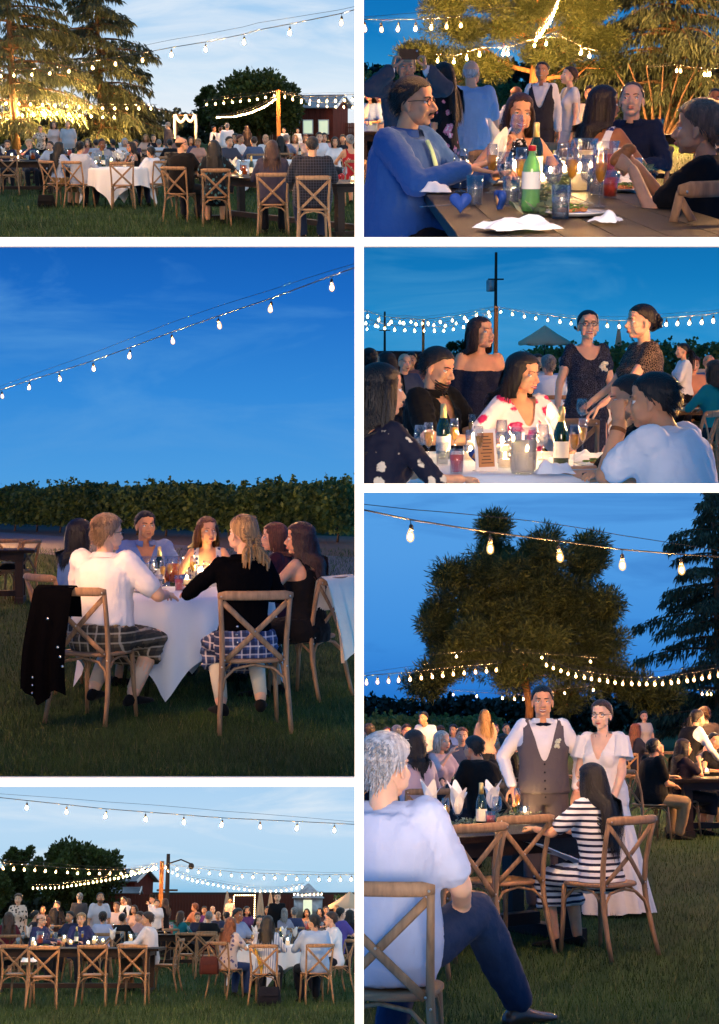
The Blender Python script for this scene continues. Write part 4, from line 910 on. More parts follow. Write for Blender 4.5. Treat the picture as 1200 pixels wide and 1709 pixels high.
def setting(frame, items, where, h=.762):
    """tableware on a table: frame = (loc, rz) of the table; items = (kind, x, y[, rz]) in table coordinates"""
    loc, rz = frame; R = rotm('Z', rz)
    lab = {'w': ('wine_glass', 'stemmed wine glass', 'glass', WINE), 'f': ('champagne_flute', 'flute of golden champagne', 'glass', FLUTE), 't': ('tumbler', 'clear water tumbler', 'glass', TUMBLER), 'd': ('tumbler', 'tumbler of pink drink', 'glass', DRINK), 'pt': ('pitcher', 'glass pitcher of iced tea', 'pitcher', PITCH['tea']), 'pp': ('pitcher', 'glass pitcher of pink punch', 'pitcher', PITCH['pink_drink']), 'pl': ('pitcher', 'glass pitcher of cloudy lemonade', 'pitcher', PITCH['lemonade']), 'pw': ('pitcher', 'glass pitcher of water', 'pitcher', PITCH['water']),
           'b': ('champagne_bottle', 'green champagne bottle', 'bottle', BOTTLE), 'be': ('beer_bottle', 'brown beer bottle with gold label', 'bottle', BEER), 'v': ('votive_candle', 'lit votive candle', 'candle', VOTIVE), 'c': ('pillar_candle', 'lit pillar candle in glass', 'candle', PILLAR), 'n': ('folded_napkin', 'white napkin in a glass', 'napkin', None), 'p': ('dinner_plate', 'white dinner plate with food', 'plate', PLATE), 'h': ('favour_box', 'blue heart favour box', 'box', HEART)}
    short = {'w': 'wine glass', 'f': 'champagne flute', 't': 'water tumbler', 'd': 'pink drink', 'pt': 'tea pitcher', 'pp': 'punch pitcher', 'pl': 'lemonade pitcher', 'pw': 'water pitcher', 'b': 'green bottle', 'be': 'beer bottle', 'v': 'votive', 'c': 'pillar candle', 'n': 'folded napkin', 'p': 'dinner plate', 'h': 'blue heart box'}
    labs = []
    for i, it in enumerate(items):
        same = [j for j in items if j[0] == it[0]]; lb = lab[it[0]][1]
        if len(same) > 1:
            oth = sorted([j for j in items if j[0] != it[0]], key=lambda j: (j[1] - it[1]) ** 2 + (j[2] - it[2]) ** 2)
            if oth:
                a = oth[0]; b = next((j for j in oth if j[0] != a[0]), None); l1 = lb + ' beside the ' + short[a[0]]
                lb = l1 if (l1 + ' ' + where) not in labs or b is None or len((l1 + ' and ' + short[b[0]] + ' ' + where).split()) > 16 else l1 + ' and ' + short[b[0]]
        labs.append(lb + ' ' + where)
    for i, it in enumerate(items):
        k = it[0]; nm, lb, ct, kit = lab[k]; kit = kit or NAPK[i % 4]; p = V(*loc) + R @ V(it[1], it[2], 0) + V(0, 0, h)
        spawn(kit, nm, labs[i], ct, p, rz + (it[3] if len(it) > 3 else i * 1.7), (short[k] + ('es ' if short[k][-1] in 'sx' else 's ') + where) if labs.count(labs[i]) > 1 else None)
# string lights -----------------------------------------------------------------------------
mat('cable_black', (.012, .012, .014), .6); mat('socket_black', (.02, .017, .015), .5)
def _bulb(): return lat([(.006, -.160), (.021, -.150), (.0275, -.132), (.0265, -.110), (.017, -.082), (.0135, -.070)], 12), lat([(.0145, -.080), (.0155, -.045), (.009, -.036), (.003, -.030), (.0028, 0)], 8)
_b, _s = _bulb(); BULB_ME, SOCK_ME = {}, _s.mesh('socket')
BULBCOL = (1, .55, .21)
def strand(wire, S0, S1, label, bulbs, strength=60, fat=.82, wire2=True, r=.006, col=BULBCOL, group='festoon strings of bulbs over the lawn'):
    """festoon cable through image points (S from S0 to S1 along it) with hanging bulbs at image columns or a count"""
    wire = np.array(wire, float); seg = np.r_[0, np.cumsum(np.hypot(*np.diff(wire[:, :2], axis=0).T))]; T = seg / seg[-1]
    pt = lambda t: CUR.S(np.interp(t, T, wire[:, 0]), np.interp(t, T, wire[:, 1]), S0 + (S1 - S0) * t)
    base = pt(.5); o = thing('string_lights', label, 'string lights', base, 0, group); ts = np.linspace(0, 1, 60)
    m = MB(); m.tube([pt(t) - base for t in ts], r * fat, 5); mkobj('cable', m.mesh('cable'), 'cable_black', o)
    if wire2: m = MB(); m.tube([pt(t) - base + V(0, 0, .03 + .07 * math.sin(t * math.pi)) for t in ts], r * .45 * fat, 4); mkobj('support_wire', m.mesh('support_wire'), 'cable_black', o)
    key = 'filament_%g' % strength; emit(key, col, strength * 5); glow_glass('bulb_glass', (1, .55, .2), .75)
    if key not in BULB_ME: BULB_ME[key] = MB().ell((0, 0, -.122), (.011, .011, .021), nu=8, nv=6).mesh('filament')
    if 'glass' not in BULB_ME: b_, _ = _bulb(); BULB_ME['glass'] = b_.mesh('bulb')
    tt = [(i + .5) / bulbs for i in range(bulbs)] if isinstance(bulbs, int) else [float(np.interp(u, wire[:, 0], T)) if wire[-1, 0] > wire[0, 0] else float(np.interp(-u, -wire[:, 0], T)) for u in bulbs]
    for t in tt:
        p = pt(t) - base; 
        for nm, me, mt in (('socket', SOCK_ME, 'socket_black'), ('bulb', BULB_ME['glass'], 'bulb_glass'), ('filament', BULB_ME[key], key)):
            c = mkobj(nm, me, mt, o if nm != 'filament' else c)
            if nm != 'filament': c.location = p; c.scale = (fat,) * 3; c.rotation_euler = (rnd.uniform(-.08, .08), rnd.uniform(-.1, .1), rnd.uniform(0, 6))
    return o

def handbag(mt, label, loc, w=.34, h=.26, rz=0, hang=False):
    """soft tote: gusseted body, flap and strap"""
    o = thing('handbag', label, 'bag', loc, rz); z0 = -h - .2 if hang else 0; m = MB(); rg = []; a = np.linspace(0, 2 * math.pi, 24, endpoint=False)
    for t, kx, ky in ((0, .90, .75), (.03, 1.0, 1.0), (.4, 1.02, 1.05), (.8, .92, .7), (1, .84, .35)): rg.append(np.stack([np.sign(np.cos(a)) * np.abs(np.cos(a)) ** .5 * w / 2 * kx, np.sign(np.sin(a)) * np.abs(np.sin(a)) ** .6 * w * .26 * ky, np.full(24, z0 + h * t)], 1))
    m.rings(rg); mkobj('bag_body', m.mesh('bag_body'), mt, o); m = MB(); m.grid([[V(x * w * .40, -w * (.10 + .17 * t) - .012, z0 + h * (1.0 - .45 * t)) for x in np.linspace(-1, 1, 7)] for t in np.linspace(0, 1, 5)]); mkobj('flap', m.mesh('flap'), mt, o)
    m = MB(); m.tube([(-w * .36, 0, z0 + h * .96), (-w * .26, -.02, z0 + h + .14), (0, -.03, z0 + h + .2), (w * .26, -.02, z0 + h + .14), (w * .36, 0, z0 + h * .96)], .009, 6); mkobj('strap', m.mesh('strap'), mt, o); return o
# ------------------------------------------------------------------ trees, vines, hedges
mat('bark', srgb(92, 72, 54), .9, noise=4, dark=.5, bump=.8, bscale=6, stretch=(3, 3, .7)); mat('bark_pine', srgb(140, 96, 62), .9, noise=4, dark=.55, bump=.8, bscale=6, stretch=(3, 3, .7))
leafmat('cedar_needles', (.030, .044, .030), (.046, .062, .036), (.075, .092, .048), .25, .5)
leafmat('pine_needles', (.032, .048, .020), (.056, .074, .026), (.092, .104, .036), .4, .6)
leafmat('broad_leaves', (.022, .042, .012), (.036, .062, .018), (.060, .090, .026), .3, .4)
leafmat('vine_leaves', (.055, .105, .034), (.095, .160, .048), (.150, .215, .074), .45, .9)
leafmat('hedge_leaves', (.008, .014, .010), (.012, .022, .014), (.018, .030, .018), .15, .3)
def leaves(C, D, size, asp, r, curve=0, jit=.35):
    """leaf blades at points C pointing along D (n,3): kite of two triangles"""
    n = len(C); D = D + r.normal(0, jit, (n, 3)); D /= np.linalg.norm(D, axis=1, keepdims=True); W = np.cross(D, r.normal(0, 1, (n, 3))); W /= np.maximum(np.linalg.norm(W, axis=1, keepdims=True), 1e-6)
    s = (size * (.55 + .9 * r.random(n)))[:, None]; Q = np.stack([C, C + D * s * .45 + W * s * asp, C + D * s - np.array([0, 0, curve]) * s, C + D * s * .45 - W * s * asp], 1).reshape(-1, 3); o = (np.arange(n) * 4)[:, None]
    return Q, np.concatenate([o + [0, 1, 2], o + [0, 2, 3]])
def tri_mesh(name, parts):
    vs, ts, n = [], [], 0
    for q, t in parts: vs.append(q); ts.append(t + n); n += len(q)
    return fast_tris(name, np.concatenate(vs), np.concatenate(ts))
def limb(m, pts, r0, r1, seg=7): m.tube(pts, np.linspace(r0, r1, len(pts)), seg)
def tree_obj(name, label, loc, trunk_mb, bark, crown_me, leaf, group=None, rz=0, s=1):
    o = thing(name, label, 'tree', loc, rz, group, s); mkobj('trunk', trunk_mb.mesh('trunk'), bark, o); mkobj('crown', crown_me, leaf, o); return o
def cedar(label, loc, H, W, seed, z0=.12, n=46, group=None, dense=1.0, lean=0, full=.5):
    """deodar-like conifer: tiers of long level boughs with hanging sprays"""
    r = np.random.default_rng(seed); tr = MB(); limb(tr, [(0, 0, 0), (lean * .1, 0, H * .3), (lean * .5, 0, H * .7), (lean, 0, H)], H * .022, H * .003, 9); parts = []
    for i in range(n):
        t = z0 + (1 - z0) * (i + r.random() * .8) / n; z = t * H; L = W / 2 * (1 - t) ** .7 * r.uniform(.7, 1.15) * (1 if t > .25 else (.55 + .45 * t / .25)) + .25; a = r.uniform(0, 2 * math.pi); d = V(math.cos(a), math.sin(a), 0)
        P = [V(lean * t, 0, z) + d * L * x + V(0, 0, L * (.16 * x - .30 * x * x)) for x in np.linspace(0, 1, 7)]; limb(tr, P, .018 * L + .02, .008, 5)
        P = np.array(P); k = int(150 * dense * (L / (W / 2) + .25)); x = r.random(k) ** .7 * 6 * .98 + .05; ii = np.minimum(x.astype(int), 5); c = P[ii] + (P[ii + 1] - P[ii]) * (x - ii)[:, None]
        sd = V(-d[1], d[0], 0); sp = r.normal(0, 1, k) * L * .15 * (1.15 - x / 7); c = c + sd * sp[:, None] + V(0, 0, 1) * (-np.abs(sp) * .35 + r.normal(0, .03, k) * L)[:, None]
        D = d * .55 + sd * (np.sign(sp) * .35)[:, None] + np.stack([0 * sp, 0 * sp, -.55 - .5 * r.random(k)], 1); parts.append(leaves(c, D, .085 * W / 2 * full + .10, .13, r, .25, .3))
    return tree_obj('cedar_tree', label, loc, tr, 'bark', tri_mesh('crown', parts), 'cedar_needles', group)
def clump_tree(name, label, loc, tr, bark, clumps, leaf, per, size, asp, seed, group=None, radial=True):
    r = np.random.default_rng(seed); parts = []
    for (c, rad_) in clumps:
        rad_ = np.broadcast_to(rad_, 3); d = r.normal(0, 1, (per, 3)); d /= np.linalg.norm(d, axis=1, keepdims=True); q = r.random(per) ** (1 / 2.2); C = np.asarray(c) + d * rad_ * q[:, None]; D = d * .8 + np.array([0, 0, .25 if radial else -.5]); parts.append(leaves(C, D, size, asp, r, 0, .5))
    return tree_obj(name, label, loc, tr, bark, tri_mesh('crown', parts), leaf, group)
def pine(label, loc, H, seed, spread, per=240, group=None, size=.20, lobes=None, trunk=None, limbs=9, cr=.5, tr_r=.26, zlow=.35):
    """spreading pine: forked trunk, bare limbs below, tufted needle clumps"""
    r = np.random.default_rng(seed); tr = MB(); T = trunk or [(0, 0, 0), (.1, 0, H * .25), (-.1, .1, H * .5), (.15, 0, H * .8)]; T = np.array(T, float); limb(tr, T, tr_r, tr_r * .35, 10); cl = []
    for i in range(limbs):
        t = zlow + (.97 - zlow) * i / max(limbs - 1, 1); x = t * (len(T) - 1); k = min(int(x), len(T) - 2); b = T[k] + (T[k + 1] - T[k]) * (x - k); a = i * 2.4 + r.uniform(-.4, .4); L = spread * (1 - .55 * max(0, t - .3)) * r.uniform(.7, 1.1); d = V(math.cos(a), math.sin(a) * .8, 0)
        P = [b, b + d * L * .35 + V(0, 0, L * r.uniform(.02, .2)), b + d * L * .7 + V(0, 0, L * r.uniform(.0, .28)), b + d * L + V(0, 0, L * r.uniform(.05, .4))]; limb(tr, P, tr_r * .38, tr_r * .08, 6)
        for j in range(7):
            f = .4 + .65 * r.random(); c = np.array(P[0]) + (np.array(P[3]) - P[0]) * f + r.normal(0, .16, 3) * L; limb(tr, [np.array(P[0]) + (np.array(P[3]) - P[0]) * max(f - .25, .1), c], tr_r * .07, .01, 4); cl.append((c, cr * r.uniform(.6, 1.3) * V(1.15, 1.15, .8)))
    for (c, q) in (lobes or []):
        for j in range(10): cl.append((np.array(c) + r.normal(0, .42, 3) * np.array(q), cr * r.uniform(.6, 1.2) * V(1, 1, .85)))
    return clump_tree('pine_tree', label, loc, tr, 'bark_pine', cl, 'pine_needles', per, size, .075, seed + 1, group)
def round_tree(label, loc, H, W, seed, n=70, per=330, leaf='broad_leaves', size=.22, group=None, zc=.56, flat=.5):
    r = np.random.default_rng(seed); tr = MB(); limb(tr, [(0, 0, 0), (.05, 0, H * .25), (-.05, 0, H * .5)], .03 * H, .02 * H, 9); cl = []
    for i in range(n):
        d = nrm(r.normal(0, 1, 3)); d[2] = d[2] * .9; c = V(0, 0, H * zc) + d * V(W / 2, W / 2, H * (1 - zc) * .92) * r.uniform(.55, .92)
        if c[2] < H * .2: c[2] = H * .2 + r.random() * .1 * H
        cl.append((c, W * .13 * r.uniform(.55, 1.15)))
        if i % 5 == 0: limb(tr, [(0, 0, H * .35), c * V(.5, .5, .8), c], .010 * H, .02, 5)
    return clump_tree('broad_tree', label, loc, tr, 'bark', cl, leaf, per, size, .32, seed + 3, group)
def vine_row(label, a, b, H, seed, n=9000, thick=.55, z0=.5, leaf='vine_leaves', size=.13, shoots=40, group=None, name='vine_row', posts=True):
    """trellised row of grape vines from a to b"""
    r = np.random.default_rng(seed); a = V(*a); b = V(*b); d = b - a; L = np.linalg.norm(d); d = d / L; sd = V(-d[1], d[0], 0); base = (a + b) / 2; t = r.random(n); w = r.normal(0, .5, n)
    top = np.array([mnoise.noise(Vector((x * L * .45, seed, 0))) + .6 * mnoise.noise(Vector((x * L * 1.3, seed, 2))) for x in t]); z = z0 + (H * (1 + .16 * top) - z0) * r.random(n) ** .75
    bul = thick * (.55 + .5 * np.sin((z - z0) / (H - z0 + .01) * 2.6)); C = np.outer(t - .5, d * L) + np.outer(w * bul, sd) + np.outer(z, V(0, 0, 1)); D = np.outer(np.sign(w), sd) * .6 + np.array([0, 0, -.25])
    parts = [leaves(C, D, size, .42, r, .1, .6)]
    for i in range(shoots):
        p = (r.random() - .5) * L; hh = H * r.uniform(.1, .24); k = 16; q = r.random(k); C = np.outer(np.full(k, p) + q * r.uniform(-.3, .3), d) + np.outer(H * .95 + q * hh, V(0, 0, 1)); parts.append(leaves(C, np.tile(V(0, 0, .4), (k, 1)), size * .8, .4, r, .1, .9))
    o = thing(name, label, 'vines' if 'vine' in name else 'hedge', base, 0, group); mkobj('foliage', tri_mesh('foliage', parts), leaf, o)
    if posts:
        k = max(2, int(L / 2.0))
        for i in range(k):
            m = MB(); x = (i + .5) / k - .5; p = d * L * x; limb(m, [p, p + V(.03, 0, z0 * .6), p + V(-.02, 0, z0 + .35)], .045, .03, 6); mkobj('vine_trunk', m.mesh('vine_trunk'), 'bark', o)
    return o
# ------------------------------------------------------------------ shorthand for filling the bays
PRE = {'ml': dict(sex='m', top='long', hair='short'), 'ms': dict(sex='m', top='short', hair='short'), 'mc': dict(sex='m', top='long', hair='crop'), 'mb': dict(sex='m', top='long', hair='bald'), 'mf': dict(sex='m', top='long', hair='full'),
       'fl': dict(sex='f', top='short', hair='long', bottom='skirt'), 'fn': dict(sex='f', top='sleeveless', hair='long', bottom='skirt', cut='strap'), 'fu': dict(sex='f', top='cap', hair='updo', bottom='skirt'), 'fb': dict(sex='f', top='half', hair='bob', bottom='skirt'), 'fp': dict(sex='f', top='long', hair='pony'), 'fc': dict(sex='f', top='short', hair='full', bottom='trousers'), 'fy': dict(sex='f', top='short', hair='curly', bottom='skirt')}
def guest(kind, label, u, v, S, yaw, top='cloth:190,196,206', chair=None, skin='fair', hairc='dbrown', bottom='cloth:32,33,42', stand=False, q=None, fit=True, group=None, shoes='cloth:18,16,15', topn='shirt', bk=None, **over):
    p = dict(PRE[kind]); p['sit'] = not stand; p['q'] = q if q is not None else (0 if S < 95 else (1 if S < 200 else 2)); p.update(over)
    if bk: p['bottom'] = bk
    if stand and p.get('bottom') == 'skirt' and 'hem' not in p: p['hem'] = .5
    if not stand and 'handR' not in over and 'lap' not in over: p.setdefault('handR', (.17, .42, .80)); p.setdefault('handL', (-.17, .42, .80)); 
    p.pop('lap', None)
    ch = ('cross-back chair under ' + chair) if chair else None
    return put(p, label, u, v, S, yaw, ch, fit, skin=skin, hairc=hairc, top=top, bottom=bottom, group=group, shoes=shoes, topn=topn)
def lay(items, where, z=.762):
    """tableware at image points on the table plane"""
    setting(((0, 0, 0), 0), [(k[0], *CUR.ground(k[1], k[2], z)[:2]) + tuple(k[3:]) for k in items], where, z)
def table_px(u, S, L, W, deg, label, group=None):
    p = CUR.gx(u, F / S); return farm_table(L, W, tuple(p), rad(deg), label, group)
def rtable_px(u, S, R, deg, label, cl, a=1.16):
    p = CUR.gx(u, F / S); return round_table(R, tuple(p), rad(deg), label, cl, a)
mat('bridal_white', (.80, .76, .75), .8, spec=.2, sheen=.2, bump=.25, bscale=26)
mat('post_wood', srgb(176, 112, 58), .8, noise=3, stretch=(6, 6, .5)); mat('barn_red', srgb(92, 40, 32), .85, noise=2, stretch=(6, 6, .4)); mat('roof_metal', srgb(120, 134, 150), .5, metal=.3, noise=1); mat('trim_white', (.72, .72, .72), .7); mat('pole_wood', srgb(60, 50, 44), .9); mat('gravel', srgb(118, 112, 112), .95, noise=20, dark=.6, bump=.5, bscale=60); mat('soil', srgb(112, 84, 66), .95, noise=6, dark=.6)
mat('window_lit', (.8, .85, .6), .5, emis=(.85, 1, .7), estr=.55); mat('canvas_beige', srgb(206, 176, 146), .85, bump=.2, bscale=5); mat('fence_wood', srgb(84, 44, 36), .9, noise=2, stretch=(8, 8, .6)); mat('tin', srgb(170, 172, 178), .4, metal=.6, noise=2)
def post_px(u, vtop, S, w, label, m='post_wood'):
    p = CUR.gx(u, F / S); h = CUR.S(u, vtop, S)[2]; b = MB(); b.box((0, 0, h / 2), (w, w, h)); b.box((0, 0, h + .01), (w * 1.06, w * 1.06, .02)); b.box((0, -w * .52, h * .86), (w * .3, .02, .08)); return one('light_post', b, m, label, 'post', tuple(p), .1, smooth=False)
def utility_pole(u, vtop, S, label, lampside=0, box=None):
    p = CUR.gx(u, F / S); h = CUR.S(u, vtop, S)[2]; o = thing('utility_pole', label, 'pole', tuple(p)); m = MB(); m.tube([(0, 0, 0), (0, 0, h)], [.17, .11], 10); mkobj('pole', m.mesh('pole'), 'pole_wood', o)
    m = MB(); m.box((0, 0, h - 2.2), (1.3, .1, .12)); mkobj('crossarm', m.mesh('crossarm', False), 'pole_wood', o)
    if box: m = MB(); m.lathe([(.3, 0), (.34, .05), (.34, .85), (.28, .95)], 14, (-.45, 0, h - box)); mkobj('transformer', m.mesh('transformer'), 'tin', o)
    if lampside: m = MB(); m.tube([(0, 0, h - .6), (lampside * .8, 0, h - .35), (lampside * 1.4, 0, h - .6)], .05, 6); m.ell((lampside * 1.45, 0, h - .75), (.18, .18, .2)); mkobj('lamp_arm', m.mesh('lamp_arm'), 'pole_wood', o)
def barn(u, S, w, d, h, rh, rz, label, win=True):
    p = CUR.gx(u, F / S); o = thing('barn', label, 'building', tuple(p), rad(rz)); m = MB(); m.box((0, 0, h / 2), (w, d, h)); m.add([(-w / 2, -d / 2, h), (-w / 2, d / 2, h), (-w / 2, 0, h + rh), (w / 2, -d / 2, h), (w / 2, d / 2, h), (w / 2, 0, h + rh)], [(0, 2, 1), (3, 4, 5), (0, 3, 5, 2), (1, 2, 5, 4)]); mkobj('wall', m.mesh('wall', False), 'barn_red', o)
    for s in (-1, 1):
        a = math.atan2(rh, d / 2); L = math.hypot(rh, d / 2) + .5; m = MB(); m.box((0, s * (d / 4 + .12), h + rh / 2 + .02), (w + .9, L, .08), rotm('X', -s * a)); mkobj('roof', m.mesh('roof', False), 'roof_metal', o)
        m = MB(); m.box((s * (w / 2 + .46), -d / 4 - .1, h + rh / 2 + .02), (.06, L, .22), rotm('X', a)); mkobj('barge_board', m.mesh('barge_board', False), 'trim_white', o)
    for i in range(int(w / .6)):
        m = MB(); m.box((-w / 2 + .3 + i * .6, -d / 2 - .015, h / 2), (.06, .03, h)); mkobj('batten', m.mesh('batten', False), 'barn_red', o)
    if win:
        for x in (-.25, .22):
            m = MB(); m.box((x * w, -d / 2 - .03, h * .5), (1.0, .05, 1.2)); k = mkobj('window', m.mesh('window', False), 'trim_white', o); m = MB(); m.box((x * w, -d / 2 - .06, h * .5), (.82, .03, 1.02)); mkobj('pane', m.mesh('pane', False), 'window_lit', k)
    return o
def fence_px(u0, u1, S0, S1, h, label, n=60, m='fence_wood'):
    a = CUR.gx(u0, F / S0); b = CUR.gx(u1, F / S1); d = b - a; L = np.linalg.norm(d); o = thing('board_fence', label, 'fence', tuple(a), math.atan2(d[1], d[0])); w = L / n; me = MB(); me.box((0, 0, h / 2), (w * .96, .05, h)); me = me.mesh('board', False)
    for i in range(n):
        c = mkobj('board', me, m, o); c.location = (w * (i + .5), rnd.uniform(-.01, .01), rnd.uniform(-.03, .0))
    r = MB(); r.box((L / 2, .05, h * .8), (L, .05, .1)); mkobj('rail', r.mesh('rail', False), m, o); return o
def parasol(u, vtop, S, label, openr=0):
    p = CUR.gx(u, F / S); h = CUR.S(u, vtop, S)[2]; o = thing('parasol', label, 'parasol', tuple(p)); m = MB(); m.tube([(0, 0, 0), (0, 0, h)], .03, 8); m.lathe([(.28, 0), (.28, .08), (.06, .12)], 12); mkobj('pole', m.mesh('pole'), 'pole_wood', o)
    m = MB(); n = 8; a = np.linspace(0, 2 * math.pi, 48, endpoint=False)
    if openr:
        rg = [np.stack([np.cos(a) * r * (1 - .05 * np.abs(np.sin(a * 4))), np.sin(a) * r * (1 - .05 * np.abs(np.sin(a * 4))), np.full(48, z) - .08 * np.abs(np.sin(a * 4)) * r / openr], 1) for r, z in ((.02, h), (openr * .5, h - openr * .33), (openr, h - openr * .62), (openr, h - openr * .62 - .16))]
    else: rg = [np.stack([np.cos(a) * r * (1 + .3 * np.sin(a * 8)), np.sin(a) * r * (1 + .3 * np.sin(a * 8)), np.full(48, z)], 1) for r, z in ((.02, h), (.09, h - .3), (.17, h - 1.0), (.24, h - 1.75), (.20, h - 1.85))]
    m.rings(rg, cap=False); mkobj('canopy', m.mesh('canopy'), 'canvas_beige', o); return o
def back_tables(specs):
    """dressed tables deep in the crowd: (u, S, L, deg, where)"""
    for i, (u, S, L, dg, where) in enumerate(specs):
        p = CUR.gx(u, F / S); farm_table(L, .95, tuple(p), rad(dg), 'dark farm table laid for dinner ' + where)
        n = max(2, int(L / .42)); setting((tuple(p), rad(dg)), [(('c', 'w', 'pt', 'v', 'n', 'f', 'pp', 'b')[(k * 3 + i) % 8], (k + .5) / n * L - L / 2, rnd.uniform(-.3, .3)) for k in range(n)], 'on the table ' + where)
def garland(u0, v0, u1, v1, n, seed, label, size=.022, spread=.06):
    me = scatter_leaves([CUR.ground(u0, v0, .764), CUR.ground(u1, v1, .764)], n, size, seed, spread); one('leaf_garland', me, 'eucalyptus', label, 'garland', kind='stuff')
# ------------------------------------------------------------------ bay: crowded lawn under the cedars
CUR = B1
lawn(B1); grass(B1, 42000, 19.5, 90, .06, 1, 1.0)
cedar('tall dark cedar with tiered drooping boughs above the crowd', tuple(B1.gx(172, F / 25)), 12.5, 11.5, 71, .10, 78, dense=2.3)
cedar('broad cedar at the left with several upright stems', tuple(B1.gx(28, F / 27)), 13.5, 12.0, 72, .10, 70, dense=2.2); cedar('third cedar rising behind the broad one', tuple(B1.gx(-60, F / 24)), 14.0, 11.0, 73, .12, 50, dense=1.6)
round_tree('large round leafy tree behind the wooden light post', tuple(B1.gx(432, F / 20)), 6.1, 7.6, 74, 90, 300, size=.30); round_tree('small dome-topped tree left of the round tree', tuple(B1.gx(352, F / 19)), 5.6, 2.4, 75, 40, 220, size=.22)
vine_row('dark hedgerow behind the cedar lawn', tuple(B1.gx(-200, F / 17)), tuple(B1.gx(450, F / 17)), 2.9, 76, 7000, 1.5, .1, 'hedge_leaves', .5, 24, name='hedgerow', posts=False)
fence_px(425, 597, 19, 19, 2.0, 'dark red board fence beside the barn under evening sky', 46)
barn(541, 19, 3.2, 2.6, 3.3, .8, -28, 'small red barn with grey metal roof and pale trim'); barn(470, 18.5, 4.2, 2.0, 1.7, .3, 0, 'low red shed with lit windows behind guests')
# wedding arch
o = thing('wedding_arch', 'white-draped wooden wedding arch under the cedars', 'arch', tuple(B1.gx(311, F / 26)))
for x in (-.58, .58): m = MB(); m.box((x, 0, 1.15), (.1, .1, 2.3)); mkobj('arch_post', m.mesh('arch_post', False), 'bark', o)
m = MB(); m.box((0, 0, 2.32), (1.5, .1, .1)); mkobj('arch_beam', m.mesh('arch_beam', False), 'bark', o)
for x0, x1, dz in ((-.62, .1, .45), (.0, .62, .40)): m = MB(); m.tube([(x0 + (x1 - x0) * t, -.09, 2.36 - dz * math.sin(t * math.pi)) for t in np.linspace(0, 1, 12)], np.array([(.05, .09)] * 12), 8); mkobj('swag', m.mesh('swag'), 'linen', o)
for x in (-.64, .64): m = MB(); m.tube([(x, -.09, 2.36), (x * 1.04, -.1, 1.7), (x, -.1, .9)], [.07, .09, .06], 8); mkobj('drape', m.mesh('drape'), 'linen', o)
post_px(466, 151, 40, .15, 'orange-brown wooden light post where festoons meet')
ALL = [1, 23, 53, 83, 115, 153, 192, 237, 286, 343, 407, 484, 570]
strand([(-60, 121), (0, 118), (53, 115), (100, 111), (150, 103), (190, 96), (240, 88), (287, 79), (343, 70), (407, 57), (430, 50), (484, 40), (567, 23), (596, 15)], 78, 150, 'main festoon climbing across the cedar lawn sky', ALL, 3600)
strand([(-40, 167), (15, 165), (100, 170), (180, 174), (262, 175)], 32, 28.5, 'lower festoon in front of the cedar boughs', 15, 9000, 1.8)
strand([(-30, 190), (40, 186), (100, 183), (150, 188), (200, 190)], 27, 27, 'festoon hidden deep in the low cedar boughs', 12, 16000, 1.9)
strand([(338, 168), (380, 164), (420, 160), (464, 152)], 44, 40, 'upper festoon from the round tree to the post', 9, 1500, 1.3); strand([(360, 192), (390, 190), (420, 182), (445, 170), (464, 155)], 22, 40, 'dense festoon from the round tree up to the post', 28, 1500, 1.4)
strand([(468, 152), (490, 159), (520, 161), (560, 160), (596, 157)], 40, 60, 'right upper festoon past the red barn', 9, 1200, 1.2); strand([(468, 154), (500, 164), (540, 171), (596, 172)], 40, 48, 'right lower festoon past the red barn', 9, 1200, 1.2)
strand([(-330, -60), (-150, -100), (100, -120), (380, -130)], 150, 150, 'added unseen festoon above the near cedar lawn tables', 12, 1500)  # extra bulbs above the view, added to brighten the near tables
GR = 'guests dining on the cedar lawn'
# near farm table seen from behind its guests
T1 = ((-1.15, 22.9, 0), rad(-60)); farm_table(5.0, .95, *T1, 'dark farm table in front of the plaid-shirt man')
pattern('dark_plaid', srgb(34, 34, 44)[:3], srgb(18, 18, 24)[:3], 'plaid', 9, .6, srgb(70, 70, 84)[:3]); pattern('teal_floral', srgb(20, 24, 32)[:3], srgb(70, 120, 130)[:3], 'floral', 14, .34); pattern('red_floral', srgb(178, 34, 40)[:3], srgb(226, 190, 180)[:3], 'floral', 14, .22)
guest('ml', 'man in dark plaid shirt with his back turned on the near chair', 521, 226, 120, 4, 'dark_plaid', 'the man in dark plaid', 'tan', 'hair:40,30,26', 'cloth:26,34,54', fat=.8, q=1, hair='crop')
guest('fp', 'woman with long brown hair and charcoal blouse, back turned', 454, 233, 113, 3, 'cloth:58,54,70', 'the woman in charcoal blouse', 'tan', 'hair:74,44,32', 'cloth:24,24,32', hair='long', hl=.30, fat=.5, q=1)
guest('fl', 'woman with long black hair in teal flowered dress, back turned', 357, 233, 102, 8, 'teal_floral', 'the woman in teal flowered dress', 'tan', 'black', 'teal_floral', hl=.40, q=1, handR=(.3, .38, .84))
guest('mb', 'balding man with glasses in black shirt at the table end', 303, 229, 97, -18, 'cloth:20,18,20', 'the balding man in black', 'tan', 'hair:40,32,30', glasses=True, hy=-.7, q=1, fat=.4)
guest('fn', 'woman in red flowered sleeveless dress with grey bun', 584, 224, 80, 20, 'red_floral', 'the woman in red flowered dress', 'tan', 'grey', 'red_floral', hair='bun', q=1)
guest('fb', 'girl facing us in white with a napkin, near the red dress', 559, 228, 66, 185, 'cloth:222,220,226', 'the girl in white', 'tan', 'black', q=1)
